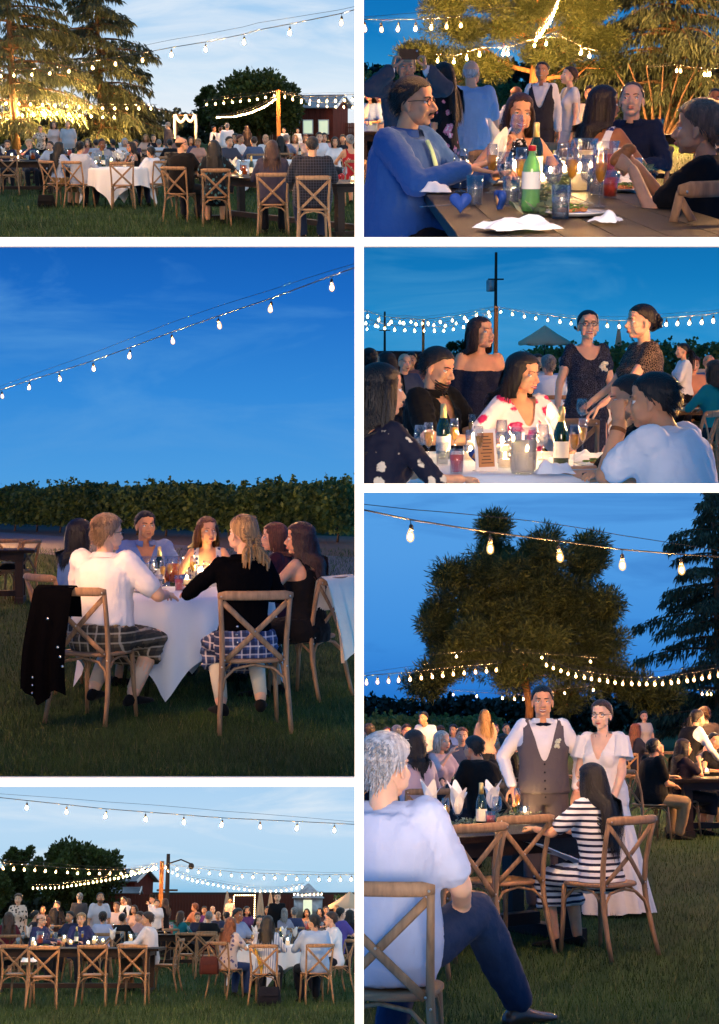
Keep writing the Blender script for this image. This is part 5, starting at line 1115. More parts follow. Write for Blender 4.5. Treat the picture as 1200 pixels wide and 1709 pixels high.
# round table
rtable_px(197, 82, .66, 45, 'round table under white cloth on the cedar lawn', 'white cloth draped over the cedar lawn round table', .98)
guest('ml', 'man in light grey-blue shirt on a near chair, turned right', 134, 235, 83, -22, 'cloth:164,172,190', 'the man in grey-blue shirt', 'tan', 'black', 'cloth:30,30,38', fat=.4, q=1)
guest('fl', 'woman with very long black hair in pale denim shirt', 99, 236, 82, -40, 'cloth:150,170,206', 'the woman in pale denim', 'tan', 'black', 'cloth:110,90,60', hl=.50, q=1)
guest('ms', 'boy in white shirt at the round table with black hair', 251, 244, 82, 48, 'cloth:226,226,232', 'the boy in white shirt', 'olive', 'black', 'cloth:30,40,70', q=1)
guest('ms', 'dark-skinned young man in grey shirt leaning on the round table', 170, 231, 72, -150, 'cloth:150,154,168', 'the leaning young man in grey', 'brown', 'black', lean=.2, q=1)
guest('fn', 'woman with dark wavy hair talking across the round table', 218, 236, 74, 120, 'cloth:24,24,30', 'the wavy-haired woman', 'tan', 'hair:50,30,24', q=1)
chair_at(203, 270, 86, 10, 'empty cross-back chair pulled up to the white round table'); chair_at(268, 260, 72, 40, 'empty pale chair right of the boy in white')
handbag('cloth:14,14,16', 'black bag on the grass beside the pale denim woman', tuple(B1.gx(78, F / 84)))
# left farm table
table_px(28, 68, 2.2, 1.0, 3, 'heavy dark farm table at the left under the cedars'); chair_at(12, 262, 70, 8, 'cross-back chair drawn up at the left dark table')
guest('mf', 'man with glasses and goatee in navy polo at the left table', 12, 234, 62, 185, 'cloth:40,46,70', 'the man in navy polo', 'fair', 'brown', glasses=True, beard=True, q=1)
guest('fc', 'woman with cropped blond hair resting her chin on her hand', 48, 232, 64, -160, 'cloth:46,54,84', 'the cropped blond woman', 'fair', 'hair:214,180,140', handR=(.04, .24, 1.10), q=1); guest('ms', 'child with brown hair in striped tee near the blond woman', 83, 235, 66, 160, 'cloth:190,190,200', 'the child in striped tee', 'fair', 'brown')
# standing
pattern('cream_black_floral', srgb(214, 190, 172)[:3], srgb(60, 48, 44)[:3], 'floral', 13, .36)
guest('fc', 'woman in flowered blouse and black skirt standing hands on hips', 67, 210, 44, 180, 'cream_black_floral', None, 'fair', 'brown', 'cloth:20,20,24', True, q=1, handR=(.26, -.02, 1.02), handL=(-.26, -.02, 1.02), poleR=(1, -.3, 0), poleL=(-1, -.3, 0))
guest('ms', 'bald man in light grey tee standing by the left tables', 113, 215, 46, 185, 'cloth:172,176,188', None, 'fair', 'brown', 'cloth:40,44,60', True, hair='bald', fat=.5, fit=False, q=1)
guest('fl', 'woman with brown hair in pale pink standing beside the grey tee', 90, 216, 46, 200, 'cloth:214,190,186', None, 'fair', 'brown', 'cloth:60,50,60', True, fit=False)
guest('ml', 'waiter in dark vest and white sleeves near the arch', 357, 210, 40, -120, 'cloth:226,224,228', None, 'olive', 'black', 'cloth:26,26,30', True, vest='cloth:26,26,30')
guest('ml', 'man in white shirt with braces, back turned by the round tree', 379, 205, 44, 5, 'cloth:222,222,230', None, 'fair', 'grey', 'cloth:40,40,46', True, fat=.5); guest('ml', 'slim man in white shirt between the waiter and the braces', 368, 212, 40, 10, 'cloth:214,214,222', None, 'fair', 'brown', 'cloth:40,40,46', True)
guest('fl', 'woman in long dark dress walking past the round tree', 412, 209, 40, 0, 'cloth:40,36,44', None, 'tan', 'hair:70,44,34', 'cloth:40,36,44', True, bk='gown', hem=.1); guest('ml', 'waiter in white shirt in front of the lit shed', 474, 213, 38, 170, 'cloth:226,226,230', None, 'fair', 'black', 'cloth:24,24,28', True); guest('fp', 'server in white shirt right of the wooden post', 497, 214, 36, 190, 'cloth:226,226,230', None, 'fair', 'dbrown', 'cloth:24,24,28', True)
guest('ml', 'man in charcoal jacket standing right of the cedar trunk', 280, 215, 42, 60, 'cloth:66,64,74', None, 'fair', 'grey', 'cloth:40,40,46', True, fit=False)
CROWD = [(146, 231, 58, 180, 'fl', '190,120,110', 'brown', 'woman in coral top behind the leaning young man'), (160, 232, 60, 15, 'mc', '170,176,190', 'dbrown', 'man in pale grey seen from behind the round table'), (188, 232, 56, 30, 'ml', '40,46,66', 'black', 'man in navy shirt beside the cedar trunk'), (208, 230, 56, 200, 'fb', '224,222,224', 'white', 'white-haired woman in pale cardigan'), (226, 233, 54, 160, 'fu', '70,60,80', 'dbrown', 'woman in plum dress under the cedar edge'), (243, 224, 48, 180, 'fl', '210,170,150', 'blond', 'blond woman in peach near the arch'), (256, 224, 48, 190, 'fu', '30,28,34', 'black', 'woman in black near the arch'), (265, 232, 56, 10, 'mc', '206,206,214', 'grey', 'grey-haired man in white seen from behind'), (283, 232, 60, 20, 'ml', '28,26,30', 'black', 'man in black with back turned by the arch'), (297, 226, 50, 170, 'mb', '150,110,100', 'grey', 'balding man in rust shirt below the arch'), (318, 228, 54, 190, 'fb', '60,66,96', 'brown', 'woman in slate blue below the arch'), (330, 231, 60, 175, 'fc', '206,150,130', 'blond', 'fair woman in salmon beside the bald man'), (383, 227, 70, -150, 'ml', '66,70,86', 'dbrown', 'man in slate shirt facing the teal dress'), (392, 222, 58, 160, 'fl', '40,36,46', 'black', 'woman with dark hair beyond the slate shirt'), (401, 224, 60, -120, 'ms', '222,220,226', 'auburn', 'ginger man in white shirt by the arch path'), (424, 227, 64, 10, 'mc', '84,96,124', 'brown', 'man in blue-grey polo with back turned'), (443, 224, 62, 170, 'mb', '228,224,226', 'dbrown', 'brown-skinned man in white shirt facing us'), (468, 226, 62, 20, 'fl', '150,110,96', 'black', 'woman in tan dress beside the charcoal blouse'), (478, 224, 58, -20, 'fc', '120,130,160', 'grey', 'grey-haired woman in denim blue'), (492, 224, 54, 180, 'fb', '214,190,170', 'blond', 'blond woman in cream by the fence'), (510, 224, 54, 180, 'ms', '206,170,160', 'rust', 'boy in pink tee near the fence'), (533, 220, 62, 185, 'ml', '216,214,222', 'dbrown', 'man in white shirt beyond the plaid man'), (541, 221, 60, 190, 'fl', '200,150,150', 'dbrown', 'woman in rose top beyond the plaid man'), (572, 224, 58, 170, 'fu', '40,40,50', 'black', 'woman in black top beyond the girl in white'), (5, 240, 60, 10, 'fl', '80,60,70', 'brown', 'woman with brown hair at the far left edge')]
for i, (u, v, S, yw, kd, tp, hc, lb) in enumerate(CROWD): guest(kd, lb, u, v, S, yw, 'cloth:' + tp, hairc=hc, chair=lb, skin=('fair', 'tan', 'olive')[i % 3], noshoe=True)
back_tables([(120, 57, 2.4, 4, 'behind the grey tee man'), (228, 52, 2.4, 0, 'by the cedar trunk'), (310, 55, 2.4, 3, 'below the wedding arch'), (425, 58, 2.6, -3, 'beyond the charcoal blouse'), (540, 58, 2.6, 0, 'beyond the plaid man'), (60, 56, 2.2, 0, 'behind the blond woman')])
rtable_px(452, 66, .8, 0, 'round table under pale cloth beyond the charcoal blouse', 'pale cloth on the round table beyond the charcoal blouse')
setting(T1, [('pp', -.9, .1), ('pt', -1.7, .1), ('b', -1.3, .05), ('n', -1.45, -.2), ('d', -1.9, -.2), ('v', -1.6, .25), ('c', -2.1, .1), ('w', -.7, -.1), ('f', -.5, .15), ('n', -.3, -.15), ('v', -1.1, -.25), ('p', -1.75, -.3), ('f', -2.2, -.2), ('c', -.1, .1), ('t', -1.0, .3), ('w', -2.35, .2), ('c', .6, 0), ('f', .9, .1), ('n', 1.3, 0), ('w', 1.7, .1), ('v', 2.1, 0), ('pl', .3, -.1)], 'in front of the charcoal blouse')
lay([('b', 173, 278), ('n', 198, 274), ('n', 204, 276), ('n', 192, 273), ('c', 186, 275), ('w', 178, 276), ('f', 168, 275), ('v', 160, 275), ('pl', 162, 273), ('v', 208, 279), ('w', 222, 277), ('f', 214, 273)], 'on the cedar round table')
lay([('pt', 55, 266), ('c', 20, 265), ('v', 30, 266), ('w', 26, 263), ('f', 10, 265), ('t', 46, 267), ('n', 6, 264), ('p', 40, 267), ('w', 62, 264)], 'on the left cedar table')
# ------------------------------------------------------------------ bay: long table under the lit pine
CUR = B2
lawn(B2); grass(B2, 9000, 7.5, 45, .06, 2)
pine('spreading pine lit orange by bulbs over the dinner table', tuple(B2.gx(885, F / 46)), 6.5, 51, 2.9, 620, size=.17, limbs=12, cr=.48, zlow=.40, tr_r=.26, trunk=[(0, 0, 0), (.05, 0, 1.2), (.12, 0, 2.6), (.35, .1, 4.2), (.9, 0, 6.0)], lobes=[((-2.6, 0, 3.7), (1.1, .8, .35)), ((-3.6, 0, 2.9), (.8, .8, .3)), ((-1.4, -.4, 4.6), (1.2, .8, .5)), ((.2, -.4, 4.6), (1.0, .8, .5)), ((1.6, -.2, 4.4), (1.0, .8, .5)), ((-2.2, -.3, 2.6), (.9, .6, .25)), ((2.0, 0, 3.4), (.8, .6, .3)), ((-3.0, 0, 4.6), (.8, .8, .35))])
cedar('weeping cedar with many low stems behind the dinner guests', tuple(B2.gx(1120, F / 44)), 8.0, 10.5, 52, .14, 84, dense=3.2, full=.25)
for k in range(7):
    if k == 0: o = thing('cedar_shrub', 'bare twisting low stems at the foot of the cedar', 'shrub', tuple(B2.gx(1100, F / 46)))
    m = MB(); a = -1.5 + k * .5; limb(m, [(a * .15, 0, 0), (a * .5, .1, .8), (a * .7, 0, 1.5), (a * 1.2, 0, 2.6)], .07, .02, 7); mkobj('stem', m.mesh('stem'), 'bark', o)
vine_row('dark hedgerow on the horizon behind the pine guests', tuple(B2.gx(560, F / 16)), tuple(B2.gx(1330, F / 16)), 5.2, 53, 9000, 2.0, .2, 'hedge_leaves', .7, 30, name='hedgerow', posts=False)
vine_row('green vine row behind the man taking a photo', tuple(B2.gx(596, F / 34)), tuple(B2.gx(860, F / 26)), 2.6, 54, 6000, .8, .3, size=.22, shoots=14)
strand([(603, 32), (640, 33), (700, 32), (775, 27), (840, 10)], 105, 90, 'festoon of bulbs entering the pine from the left', [608, 636, 665, 694, 720, 745, 770], 3000, 1.2)
strand([(938, -30), (928, 5), (918, 25), (905, 44), (893, 58)], 56, 56, 'dense cluster of bulbs wrapped up the pine trunk', 14, 16000, 1.5)
strand([(725, 90), (760, 92), (800, 80), (850, 78), (900, 62), (940, 62), (975, 80), (1000, 85)], 58, 58, 'loose festoon of bulbs among the lower pine limbs', [731, 758, 779, 800, 840, 848, 893, 912, 970, 985], 36000, 1.5)
strand([(1080, 112), (1130, 108), (1180, 115), (1260, 112)], 54, 54, 'festoon of small bulbs beneath the cedar boughs', [1130, 1137, 1176, 1182, 1186], 16000, 1.4)
strand([(600 + 640, -60), (600 + 800, -90), (600 + 960, -110)], 330, 300, 'added unseen festoon off to the right of the pine table', 6, 800)  # out of view, added to light the diners from the right
strand([(640, -60), (760, -80), (900, -80), (1060, -70)], 330, 330, 'added unseen festoon overhead in front of the pine table', 7, 420)  # added above the view to light the table from overhead
strand([(1290, 40), (1400, 30), (1540, 20)], 160, 150, 'added unseen festoon right of the standing guests', 8, 3000); strand([(1290, 90), (1400, 90), (1540, 90)], 90, 84, 'added unseen far festoon to the right under the cedar', 8, 6000)  # both strands hang past the view, added to warm the background guests
farm_table(4.0, 1.0, (.81, 6.42, 0), rad(90), 'long dark farm table crowded with glasses under the pine')
mat('shirt_blue', srgb(40, 84, 150), .8, bump=.9, bscale=7, sheen=.15)
o, J, l, s = guest('ml', 'heavy man in blue shirt and pale green tie with glasses', 692, 125, 330, -118, 'shirt_blue', 'the heavy man in blue shirt', 'tan', 'hair:30,22,20', 'cloth:18,18,26', fat=.95, glasses=True, moustache=True, collar=True, handR=(.14, .46, .90), handL=(-.20, .46, .86), hy=.1, gaze=(-.3, -.1), lean=.12, shrug=-.01)
m = MB(); T = []
for z, y in ((.495, .085), (.45, .118), (.36, .160), (.26, .185), (.16, .214), (.08, .228)): T.append(J['pelvis'] + J['U'] * z + J['Y'] * (y + .034))
m.tube(T, np.array([(.018, .008), (.022, .006), (.028, .005), (.034, .005), (.040, .005), (.006, .004)]), 8, up=tuple(J['Y'])); mkobj('tie', m.mesh('tie'), 'satin:176,206,160', o)
# hidden behind him: standing guests
o, J, l, s = guest('ml', 'man in grey suit lifting a phone to take a picture', 678, 86, 200, 186, 'cloth:226,226,232', stand=True, skin='tan', hairc='grey', bottom='cloth:60,64,74', jacket='cloth:72,76,88', handR=(.16, .32, 1.60), handL=(-.13, .34, 1.60), poleR=(1, 0, -.6), poleL=(-1, 0, -.6), hpoR=1, hposeR='grip', hposeL='grip', palmR=(-1, 0, 0), palmL=(1, 0, 0), hdirR=(-.2, .2, 1), hdirL=(.2, .2, 1), collar=True)
W = [(o.matrix_world @ Vector(J['wri' + k])) for k in 'RL']; mid = CUR.M.inverted() @ ((W[0] + W[1]) / 2); m = MB(); m.box((0, 0, 0), (.155, .012, .078)); 
ph = thing('phone', 'black phone held up sideways by the man in grey suit', 'phone', (mid[0], mid[1] - .02, mid[2] + .11), .05); mkobj('case', m.mesh('case', False), 'phone_black', ph); m = MB(); m.ell((.06, -.007, .025), (.008, .003, .008), nu=8, nv=5); mkobj('lens', m.mesh('lens'), 'steel', ph)
pattern('black_floral_pink', srgb(20, 18, 26)[:3], srgb(214, 140, 170)[:3], 'floral', 11, .36, srgb(230, 226, 226)[:3])
guest('fl', 'woman in black dress with pink flowers standing with long dark hair', 738, 103, 188, 60, 'black_floral_pink', stand=True, skin='tan', hairc='black', bottom='black_floral_pink', q=1)
guest('ms', 'bald old man in pale blue polo standing with his back turned', 787, 101, 182, 8, 'cloth:150,178,214', stand=True, skin='fair', hairc='white', hair='bald', fat=.35, bottom='cloth:22,24,34', glasses=True, hy=-.5, q=2)
pattern('black_white_print', srgb(16, 15, 20)[:3], srgb(224, 222, 224)[:3], 'floral', 34, .34)
o, J, l, s = guest('fn', 'smiling woman in black and white halter dress holding a flute', 868, 154, 272, 186, 'black_white_print', 'the woman holding a flute', 'tan', 'hair:74,48,34', 'black_white_print', hair='bob', hl=.25, cut='halter', smile=.9, handR=(.13, .26, 1.00), poleR=(1, .2, -.9), hposeR='grip', palmR=(-.6, .6, 0), hdirR=(-.25, .3, .9), handL=(-.2, .36, .80), hr=-.08)
w = CUR.M.inverted() @ (o.matrix_world @ Vector(J['palmR'])); spawn(WINE, 'wine_glass', 'glass raised in the hand of the smiling woman', 'glass', (w[0], w[1], w[2] - .07), 0, ry=.1)
guest('ml', 'groom in dark vest and bow tie greeting guests in the distance', 905, 102, 130, 165, 'cloth:228,226,228', stand=True, skin='olive', hairc='black', vest='cloth:52,52,60', bottom='cloth:52,52,60', collar=True, smile=.8, q=1, hp=-.25)
guest('fu', 'bride in white gown leaning on a chair back in the distance', 950, 110, 126, 108, 'bridal_white', stand=True, skin='pale', hairc='brown', hair='short', bottom='bridal_white', bk='gown', cut='v', hem=.04, handR=(.16, .3, .92), hp=-.25, q=1, fold=.09)
pattern('white_navy_floral', srgb(226, 224, 230)[:3], srgb(52, 66, 128)[:3], 'floral', 20, .40)
guest('fn', 'woman in white and navy floral top turned to her neighbour', 1010, 141, 250, -38, 'white_navy_floral', None, 'brown', 'hair:36,22,18', 'cloth:24,26,40', hl=.30, hy=-.5, cut='strap'); q = B2.gx(1003, F / 246); put_chair((q[0], q[1], 0), rad(-30), 'cross-back chair under the woman in navy floral top')
guest('ml', 'young man with cropped hair and dark navy shirt listening', 1056, 134, 238, 158, 'cloth:28,36,60', 'the cropped-hair young man', 'fair', 'hair:96,68,48', 'cloth:22,24,34', hair='crop', smile=.4, hy=.15, hp=-.2, collar=True, gaze=(.4, -.3))
o, J, l, s = guest('fc', 'woman in black tee with short frosted hair, elbows on table', 1168, 165, 395, 66, 'cloth:18,18,21', 'the frosted-hair woman in black tee', 'tan', 'hair:128,100,80', 'cloth:18,18,22', handL=(-.10, .44, 1.02), handR=(.03, .46, 1.04), poleL=(-.5, .3, -1), poleR=(.5, .4, -1), hposeL='grip', hposeR='grip', hdirL=(.3, .6, .3), hdirR=(-.3, .6, .3), palmL=(1, 0, 0), palmR=(-1, 0, 0), lean=.22, fat=.2)
w = CUR.M.inverted() @ (o.matrix_world @ Vector((J['palmL'] + J['palmR']) / 2)); m = MB(); m.ell((0, 0, 0), (.055, .03, .032), rotm('Y', -.5)); m.ell((.035, 0, .03), (.035, .025, .025)); one('bread_roll', m, 'food_brown', 'torn bread roll in the hands of the frosted-hair woman', 'bread', (w[0], w[1], w[2] + .01), .3)
guest('fy', 'girl with curly auburn hair seated at a far table on the left', 632, 139, 92, 180, 'cloth:214,190,186', 'the curly auburn girl', 'fair', 'auburn'); guest('fb', 'woman in light blue with dark hair at the far left table', 617, 132, 92, 150, 'cloth:150,176,214', 'the dark-haired woman in light blue', 'tan', 'black')
guest('mc', 'man with dark face at the far right table under the cedar', 1194, 146, 120, 170, 'cloth:226,222,226', 'the man under the cedar', 'brown', 'black'); guest('fu', 'woman in pale dress seated beyond the bride', 985, 142, 92, 170, 'cloth:214,196,190', 'the pale-dressed woman beyond the bride', 'tan', 'dbrown'); guest('ml', 'man with shaved head in white shirt beyond the old man', 861, 144, 105, 20, 'cloth:222,222,228', 'the shaved-head man', 'brown', 'black', hair='bald')
chair_at(930, 219, 215, -28, 'empty cross-back chair beside the smiling woman'); chair_at(905, 182, 128, 20, 'cross-back chair in front of the distant groom'); chair_at(838, 150, 105, 60, 'cross-back chair beyond the bald old man')
chair_at(1204, 362, 452, 40, 'nearest cross-back chair post beside the frosted-hair woman')
back_tables([(1120, 105, 2.6, -4, 'under the cedar boughs'), (640, 95, 1.2, 6, 'of the curly auburn girl')])
lay([('w', 842, 330), ('f', 868, 335), ('t', 852, 345), ('w', 980, 340), ('v', 905, 318), ('p', 960, 360), ('t', 935, 365), ('f', 1000, 345), ('pl', 975, 300), ('n', 830, 300), ('w', 768, 320), ('f', 820, 322), ('p', 806, 308), ('h', 768, 356), ('h', 834, 350), ('t', 792, 342), ('b', 893, 300), ('c', 858, 312), ('v', 918, 303), ('w', 922, 345), ('f', 953, 336), ('c', 966, 318), ('pt', 1008, 310), ('d', 1018, 330), ('t', 995, 326), ('v', 942, 300), ('t', 880, 300), ('v', 985, 292), ('w', 938, 300), ('w', 960, 290), ('t', 1060, 300), ('p', 1052, 320)], 'on the pine-lit table')
for i, (u, v, sx, sy, h, lb) in enumerate([(725, 322, .075, .06, .06, 'crumpled white napkin by the heavy man\'s elbow'), (868, 384, .13, .09, .05, 'large crumpled white napkin at the end of the pine table'), (1050, 308, .06, .05, .03, 'small white napkin by the frosted-hair woman'), (1010, 372, .07, .05, .04, 'white napkin beside the near dinner plate')]):
    one('crumpled_napkin', crumple(11 + i, sx, sy, h), 'napkin_white', lb, 'napkin', tuple(CUR.ground(u, v, .764)), .4 * i)
k = K(('bottle_body', lat([(.032, 0), (.036, .02), (.034, .08), (.036, .14), (.030, .18), (.013, .215), (.013, .232)]), 'green_plastic'), ('cap', lat([(.0155, .228), (.0155, .248), (.006, .25)]), 'can_red'), ('bottle_label', lat([(.0368, .085), (.0368, .15)], cap=False), 'label_paper')); spawn(k, 'soda_bottle', 'green plastic soda bottle with red cap on the table', 'bottle', tuple(CUR.ground(885, 352, .762)))
k = K(('can_body', lat([(.026, 0), (.033, .01), (.033, .105), (.027, .118)]), 'can_blue'), ('roundel', MB().ell((0, -.031, .065), (.020, .004, .020)), 'trim_white'), ('red_wave', MB().ell((0, -.0345, .073), (.016, .002, .010)), 'can_red'), ('lid', lat([(.026, .118), (.025, .121)]), 'can_silver')); spawn(k, 'soda_can', 'blue soda can with white and red roundel', 'can', tuple(CUR.ground(920, 292, .762)))
m = MB(); m.box((0, 0, .085), (.115, .004, .17)); one('table_card', m, 'card_white', 'blank white card standing behind the tea pitcher', 'card', tuple(CUR.ground(1040, 298, .762)), .15, smooth=False, rx=-.12)
m = MB(); m.box((0, 0, .004), (.018, .20, .003)); m.box((0, .12, .004), (.026, .06, .003)); one('knife', m, 'steel', 'table knife lying at the edge by the heart box', 'knife', tuple(CUR.ground(735, 345, .762)), -.9, smooth=False)
garland(880, 320, 1060, 285, 700, 12, 'eucalyptus garland among candles on the pine table', .026, .07); garland(905, 360, 900, 320, 160, 13, 'loose eucalyptus sprig near the soda bottle', .026, .04)
# ------------------------------------------------------------------ bay: round table by the vineyard road
CUR = B3
lawn(B3); grass(B3, 60000, 7.6, 42, .06, 3)
# road and bare strip between lawn and vines
def strip(name, L, R, m, z):
    g = []
    for t in np.linspace(0, 1, 24):
        u = -60 + 656 * t; row = []
        for w in (0, .5, 1):
            va = L[0] + (L[1] - L[0]) * w; vb = R[0] + (R[1] - R[0]) * w; q = CUR.ground(u, va + (vb - va) * t); row.append(V(q[0], q[1], z))
        g.append(row)
    struct(name, MB().grid(g), m)
strip('road', (884, 913), (931, 972), 'gravel', .006); strip('path', (872, 884), (896, 931), 'soil', .004)
vine_row('long green grape vine row beyond the gravel road', tuple(B3.gx(-60, F / 34)), tuple(B3.gx(597, F / 50)), 1.98, 41, 28000, .66, .35, size=.17, shoots=70)
vine_row('second vine row behind the gravel road vines', tuple(B3.gx(-60, F / 29)), tuple(B3.gx(596, F / 40)), 1.85, 42, 12000, .7, .4, size=.2, shoots=16, posts=False)
strand([(-60, 668), (0, 651), (48, 635), (98, 620), (155, 602), (217, 580), (287, 554), (365, 527), (452, 498), (554, 460), (596, 445)], 108, 208, 'long festoon of bulbs climbing over the vineyard round table', [3, 49, 99, 155, 217, 287, 365, 452, 554], 3000)
strand([(-330, 640), (-200, 600), (-60, 560)], 300, 270, 'added unseen festoon left of the vineyard lawn', 6, 1300)  # added out of view for warm light on the round table guests
strand([(-330, 760), (-200, 770), (-80, 780)], 300, 280, 'added unseen lower festoon left of the vineyard lawn', 5, 800)  # second added strand out of view, fills the guests from the left
strand([(-330, 800), (-220, 806), (-90, 812)], 64, 52, 'added unseen far festoon beside the vines left of the road', 8, 16000, 1.3); strand([(-330, 770), (-200, 790), (-60, 808)], 110, 80, 'added unseen festoon along the road left of the round table', 7, 5000, 1.1)  # two strands added out of view to throw warm light along the vines
c = B3.gx(300, 11.0); round_table(.70, tuple(c), rad(45), 'round table hidden under white cloth beside the vineyard road', 'white cloth draped over the vineyard round table, corner hanging low', 1.02)
pattern('tartan_brown', srgb(96, 84, 66)[:3], srgb(40, 38, 36)[:3], 'plaid', 5.0, .6, srgb(196, 180, 160)[:3]); pattern('tartan_blue', srgb(64, 84, 132)[:3], srgb(26, 32, 60)[:3], 'plaid', 6.0, .6, srgb(206, 196, 196)[:3])
o, J, l, s = guest('ms', 'man with grey hair, white shirt and brown tartan kilt from behind', 180, 857, 247, -22, 'cloth:236,228,226', skin='fair', hairc='hair:146,118,92', hair='full', fat=.45, bottom='tartan_brown', bk='kilt', hem=.42, ankR=(.14, .12, .085), ankL=(-.13, .05, .085), collar=True, handR=(.26, .40, .80), hy=-.35, glasses=True, lean=.1, tuck=True)
ch1 = (l[0] - .02, l[1] - .03, 0); put_chair(ch1, rad(-20), 'cross-back chair under the man in brown tartan kilt')
m = MB(); rg = []
for k, P in (('R', J['kneeR']), ('L', J['kneeL'])):
    A = J['ank' + k]; m = MB(); m.tube([P + (A - P) * .25, P + (A - P) * .3, P + (A - P) * .6, A + V(0, 0, .02)], [.058, .062, .056, .044], 12); mkobj('kilt_sock', m.mesh('kilt_sock'), 'cloth:206,180,158', o)
def drape(label, loc, rz, w, zt, zb, mt, seed, front=.12, name='draped_jacket', buttons=None):
    """garment hung over a chair back"""
    r = np.random.default_rng(seed); g = []
    prof = [(.10, zt - front), (.07, zt - front * .5), (.045, zt - .02), (.0, zt + .012), (-.05, zt - .02)] + [(-.055 - .012 * k, zt - .02 - (zt - zb) * k / 9) for k in range(1, 10)]
    for i, (y, z) in enumerate(prof):
        row = []
        for x in np.linspace(-1, 1, 17):
            f = max(0, i - 4) / 9; row.append(V(x * w * (1 + .10 * f) + .02 * math.sin(seed + z * 6), y - .028 * f * math.sin(x * 9 + seed) - .012 * f * math.sin(x * 17), z - (.05 * math.sin(x * 4 + seed) * f if i == len(prof) - 1 else 0)))
        g.append(row)
    o = thing(name, label, 'jacket', loc, rz); mkobj('cloth', MB().grid(g).mesh('cloth'), mt, o)
    for (x, z) in (buttons or []):
        m = MB(); m.ell((x, -.085 - .1 * max(0, (zt - z)) * .6 - .02, z), (.011, .006, .011), nu=8, nv=5); mkobj('button', m.mesh('button'), 'steel', o)
    return o
R_ = rotm('Z', rad(-20)); q = V(*ch1) + R_ @ V(-.13, -.31, 0)
drape('black jacket with silver buttons hung over the kilted man\'s chair', tuple(q), rad(-20), .145, .90, .22, 'felt:6,6,9', 2, .2, buttons=[(-.08, .32), (-.08, .27), (-.08, .22), (.10, .52), (.12, .46), (.14, .40), (.02, .70)])
o, J, l, s = guest('ml', 'woman with blond braids in black jacket and blue tartan kilt', 405, 857, 258, 14, 'felt:8,8,11', chair=None, skin='fair', hairc='blond', hair='braids', bottom='tartan_blue', bk='kilt', hem=.42, ankR=(.13, .10, .085), ankL=(-.12, .16, .085), handL=(-.30, .40, .84), hy=.45, sex='f', collar=True)
put_chair((l[0] + .04, l[1] + .0, 0), rad(10), 'cross-back chair under the braided woman in black jacket')
for k, P in (('R', J['kneeR']), ('L', J['kneeL'])):
    A = J['ank' + k]; m = MB(); m.tube([P + (A - P) * .3, P + (A - P) * .35, P + (A - P) * .6, A + V(0, 0, .02)], [.055, .058, .052, .042], 12); mkobj('kilt_sock', m.mesh('kilt_sock'), 'cloth:206,196,176', o)
for i, (x, z) in enumerate([(-.07, .10), (-.075, .05), (-.07, .0), (.07, .02), (.07, -.03)]):
    m = MB(); m.ell(J['pelvis'] + V(x, -.15, z + .0), (.009, .006, .009), nu=8, nv=5); mkobj('jacket_button', m.mesh('jacket_button'), 'steel', o)
guest('fn', 'woman with long curly dark hair in black sleeveless dress', 500, 871, 226, 62, 'cloth:16,15,18', None, 'tan', 'hair:64,34,22', 'cloth:16,15,18', hair='curly', hl=.40, hy=.35, handL=(-.25, .40, .82), cut='strap')
cc = B3.gx(508, F / 224); put_chair((cc[0] + .0, cc[1], 0), rad(58), 'cross-back chair carrying a cream cardigan')
q = V(cc[0], cc[1], 0) + rotm('Z', rad(58)) @ V(0, -.30, 0); drape('cream cardigan hung over the back of a chair', tuple(q), rad(58), .21, .90, .36, 'cloth:232,216,196', 5, .25, 'draped_cardigan')
guest('fc', 'auburn-haired woman in maroon top turned left with pearl earring', 457, 871, 206, 84, 'cloth:58,28,40', None, 'fair', 'auburn', 'cloth:26,24,30', hair='bob', hl=.19, hy=.1)
pattern('print_blueflower', srgb(196, 196, 206)[:3], srgb(60, 76, 120)[:3], 'floral', 26, .38)
guest('fn', 'woman with straight brown hair and floral sleeveless top facing us', 346, 861, 194, 186, 'print_blueflower', 'the woman in floral sleeveless top', 'tan', 'hair:120,78,48', 'cloth:26,26,36', hl=.34, hy=.35, q=2, gaze=(-.4, 0))
guest('ml', 'young man in blue button shirt with black quiff, glancing aside', 243, 852, 190, 194, 'cloth:112,136,190', 'the young man in blue shirt', 'olive', 'black', 'cloth:26,28,38', hy=.2, q=2, collar=True, fat=.4, gaze=(-.5, -.1), cut='vs')
guest('fb', 'woman in sky blue shirt with dark bobbed hair, back turned', 135, 865, 214, -48, 'cloth:96,132,190', 'the woman in sky blue shirt', 'tan', 'black', 'cloth:30,34,50', hl=.26)
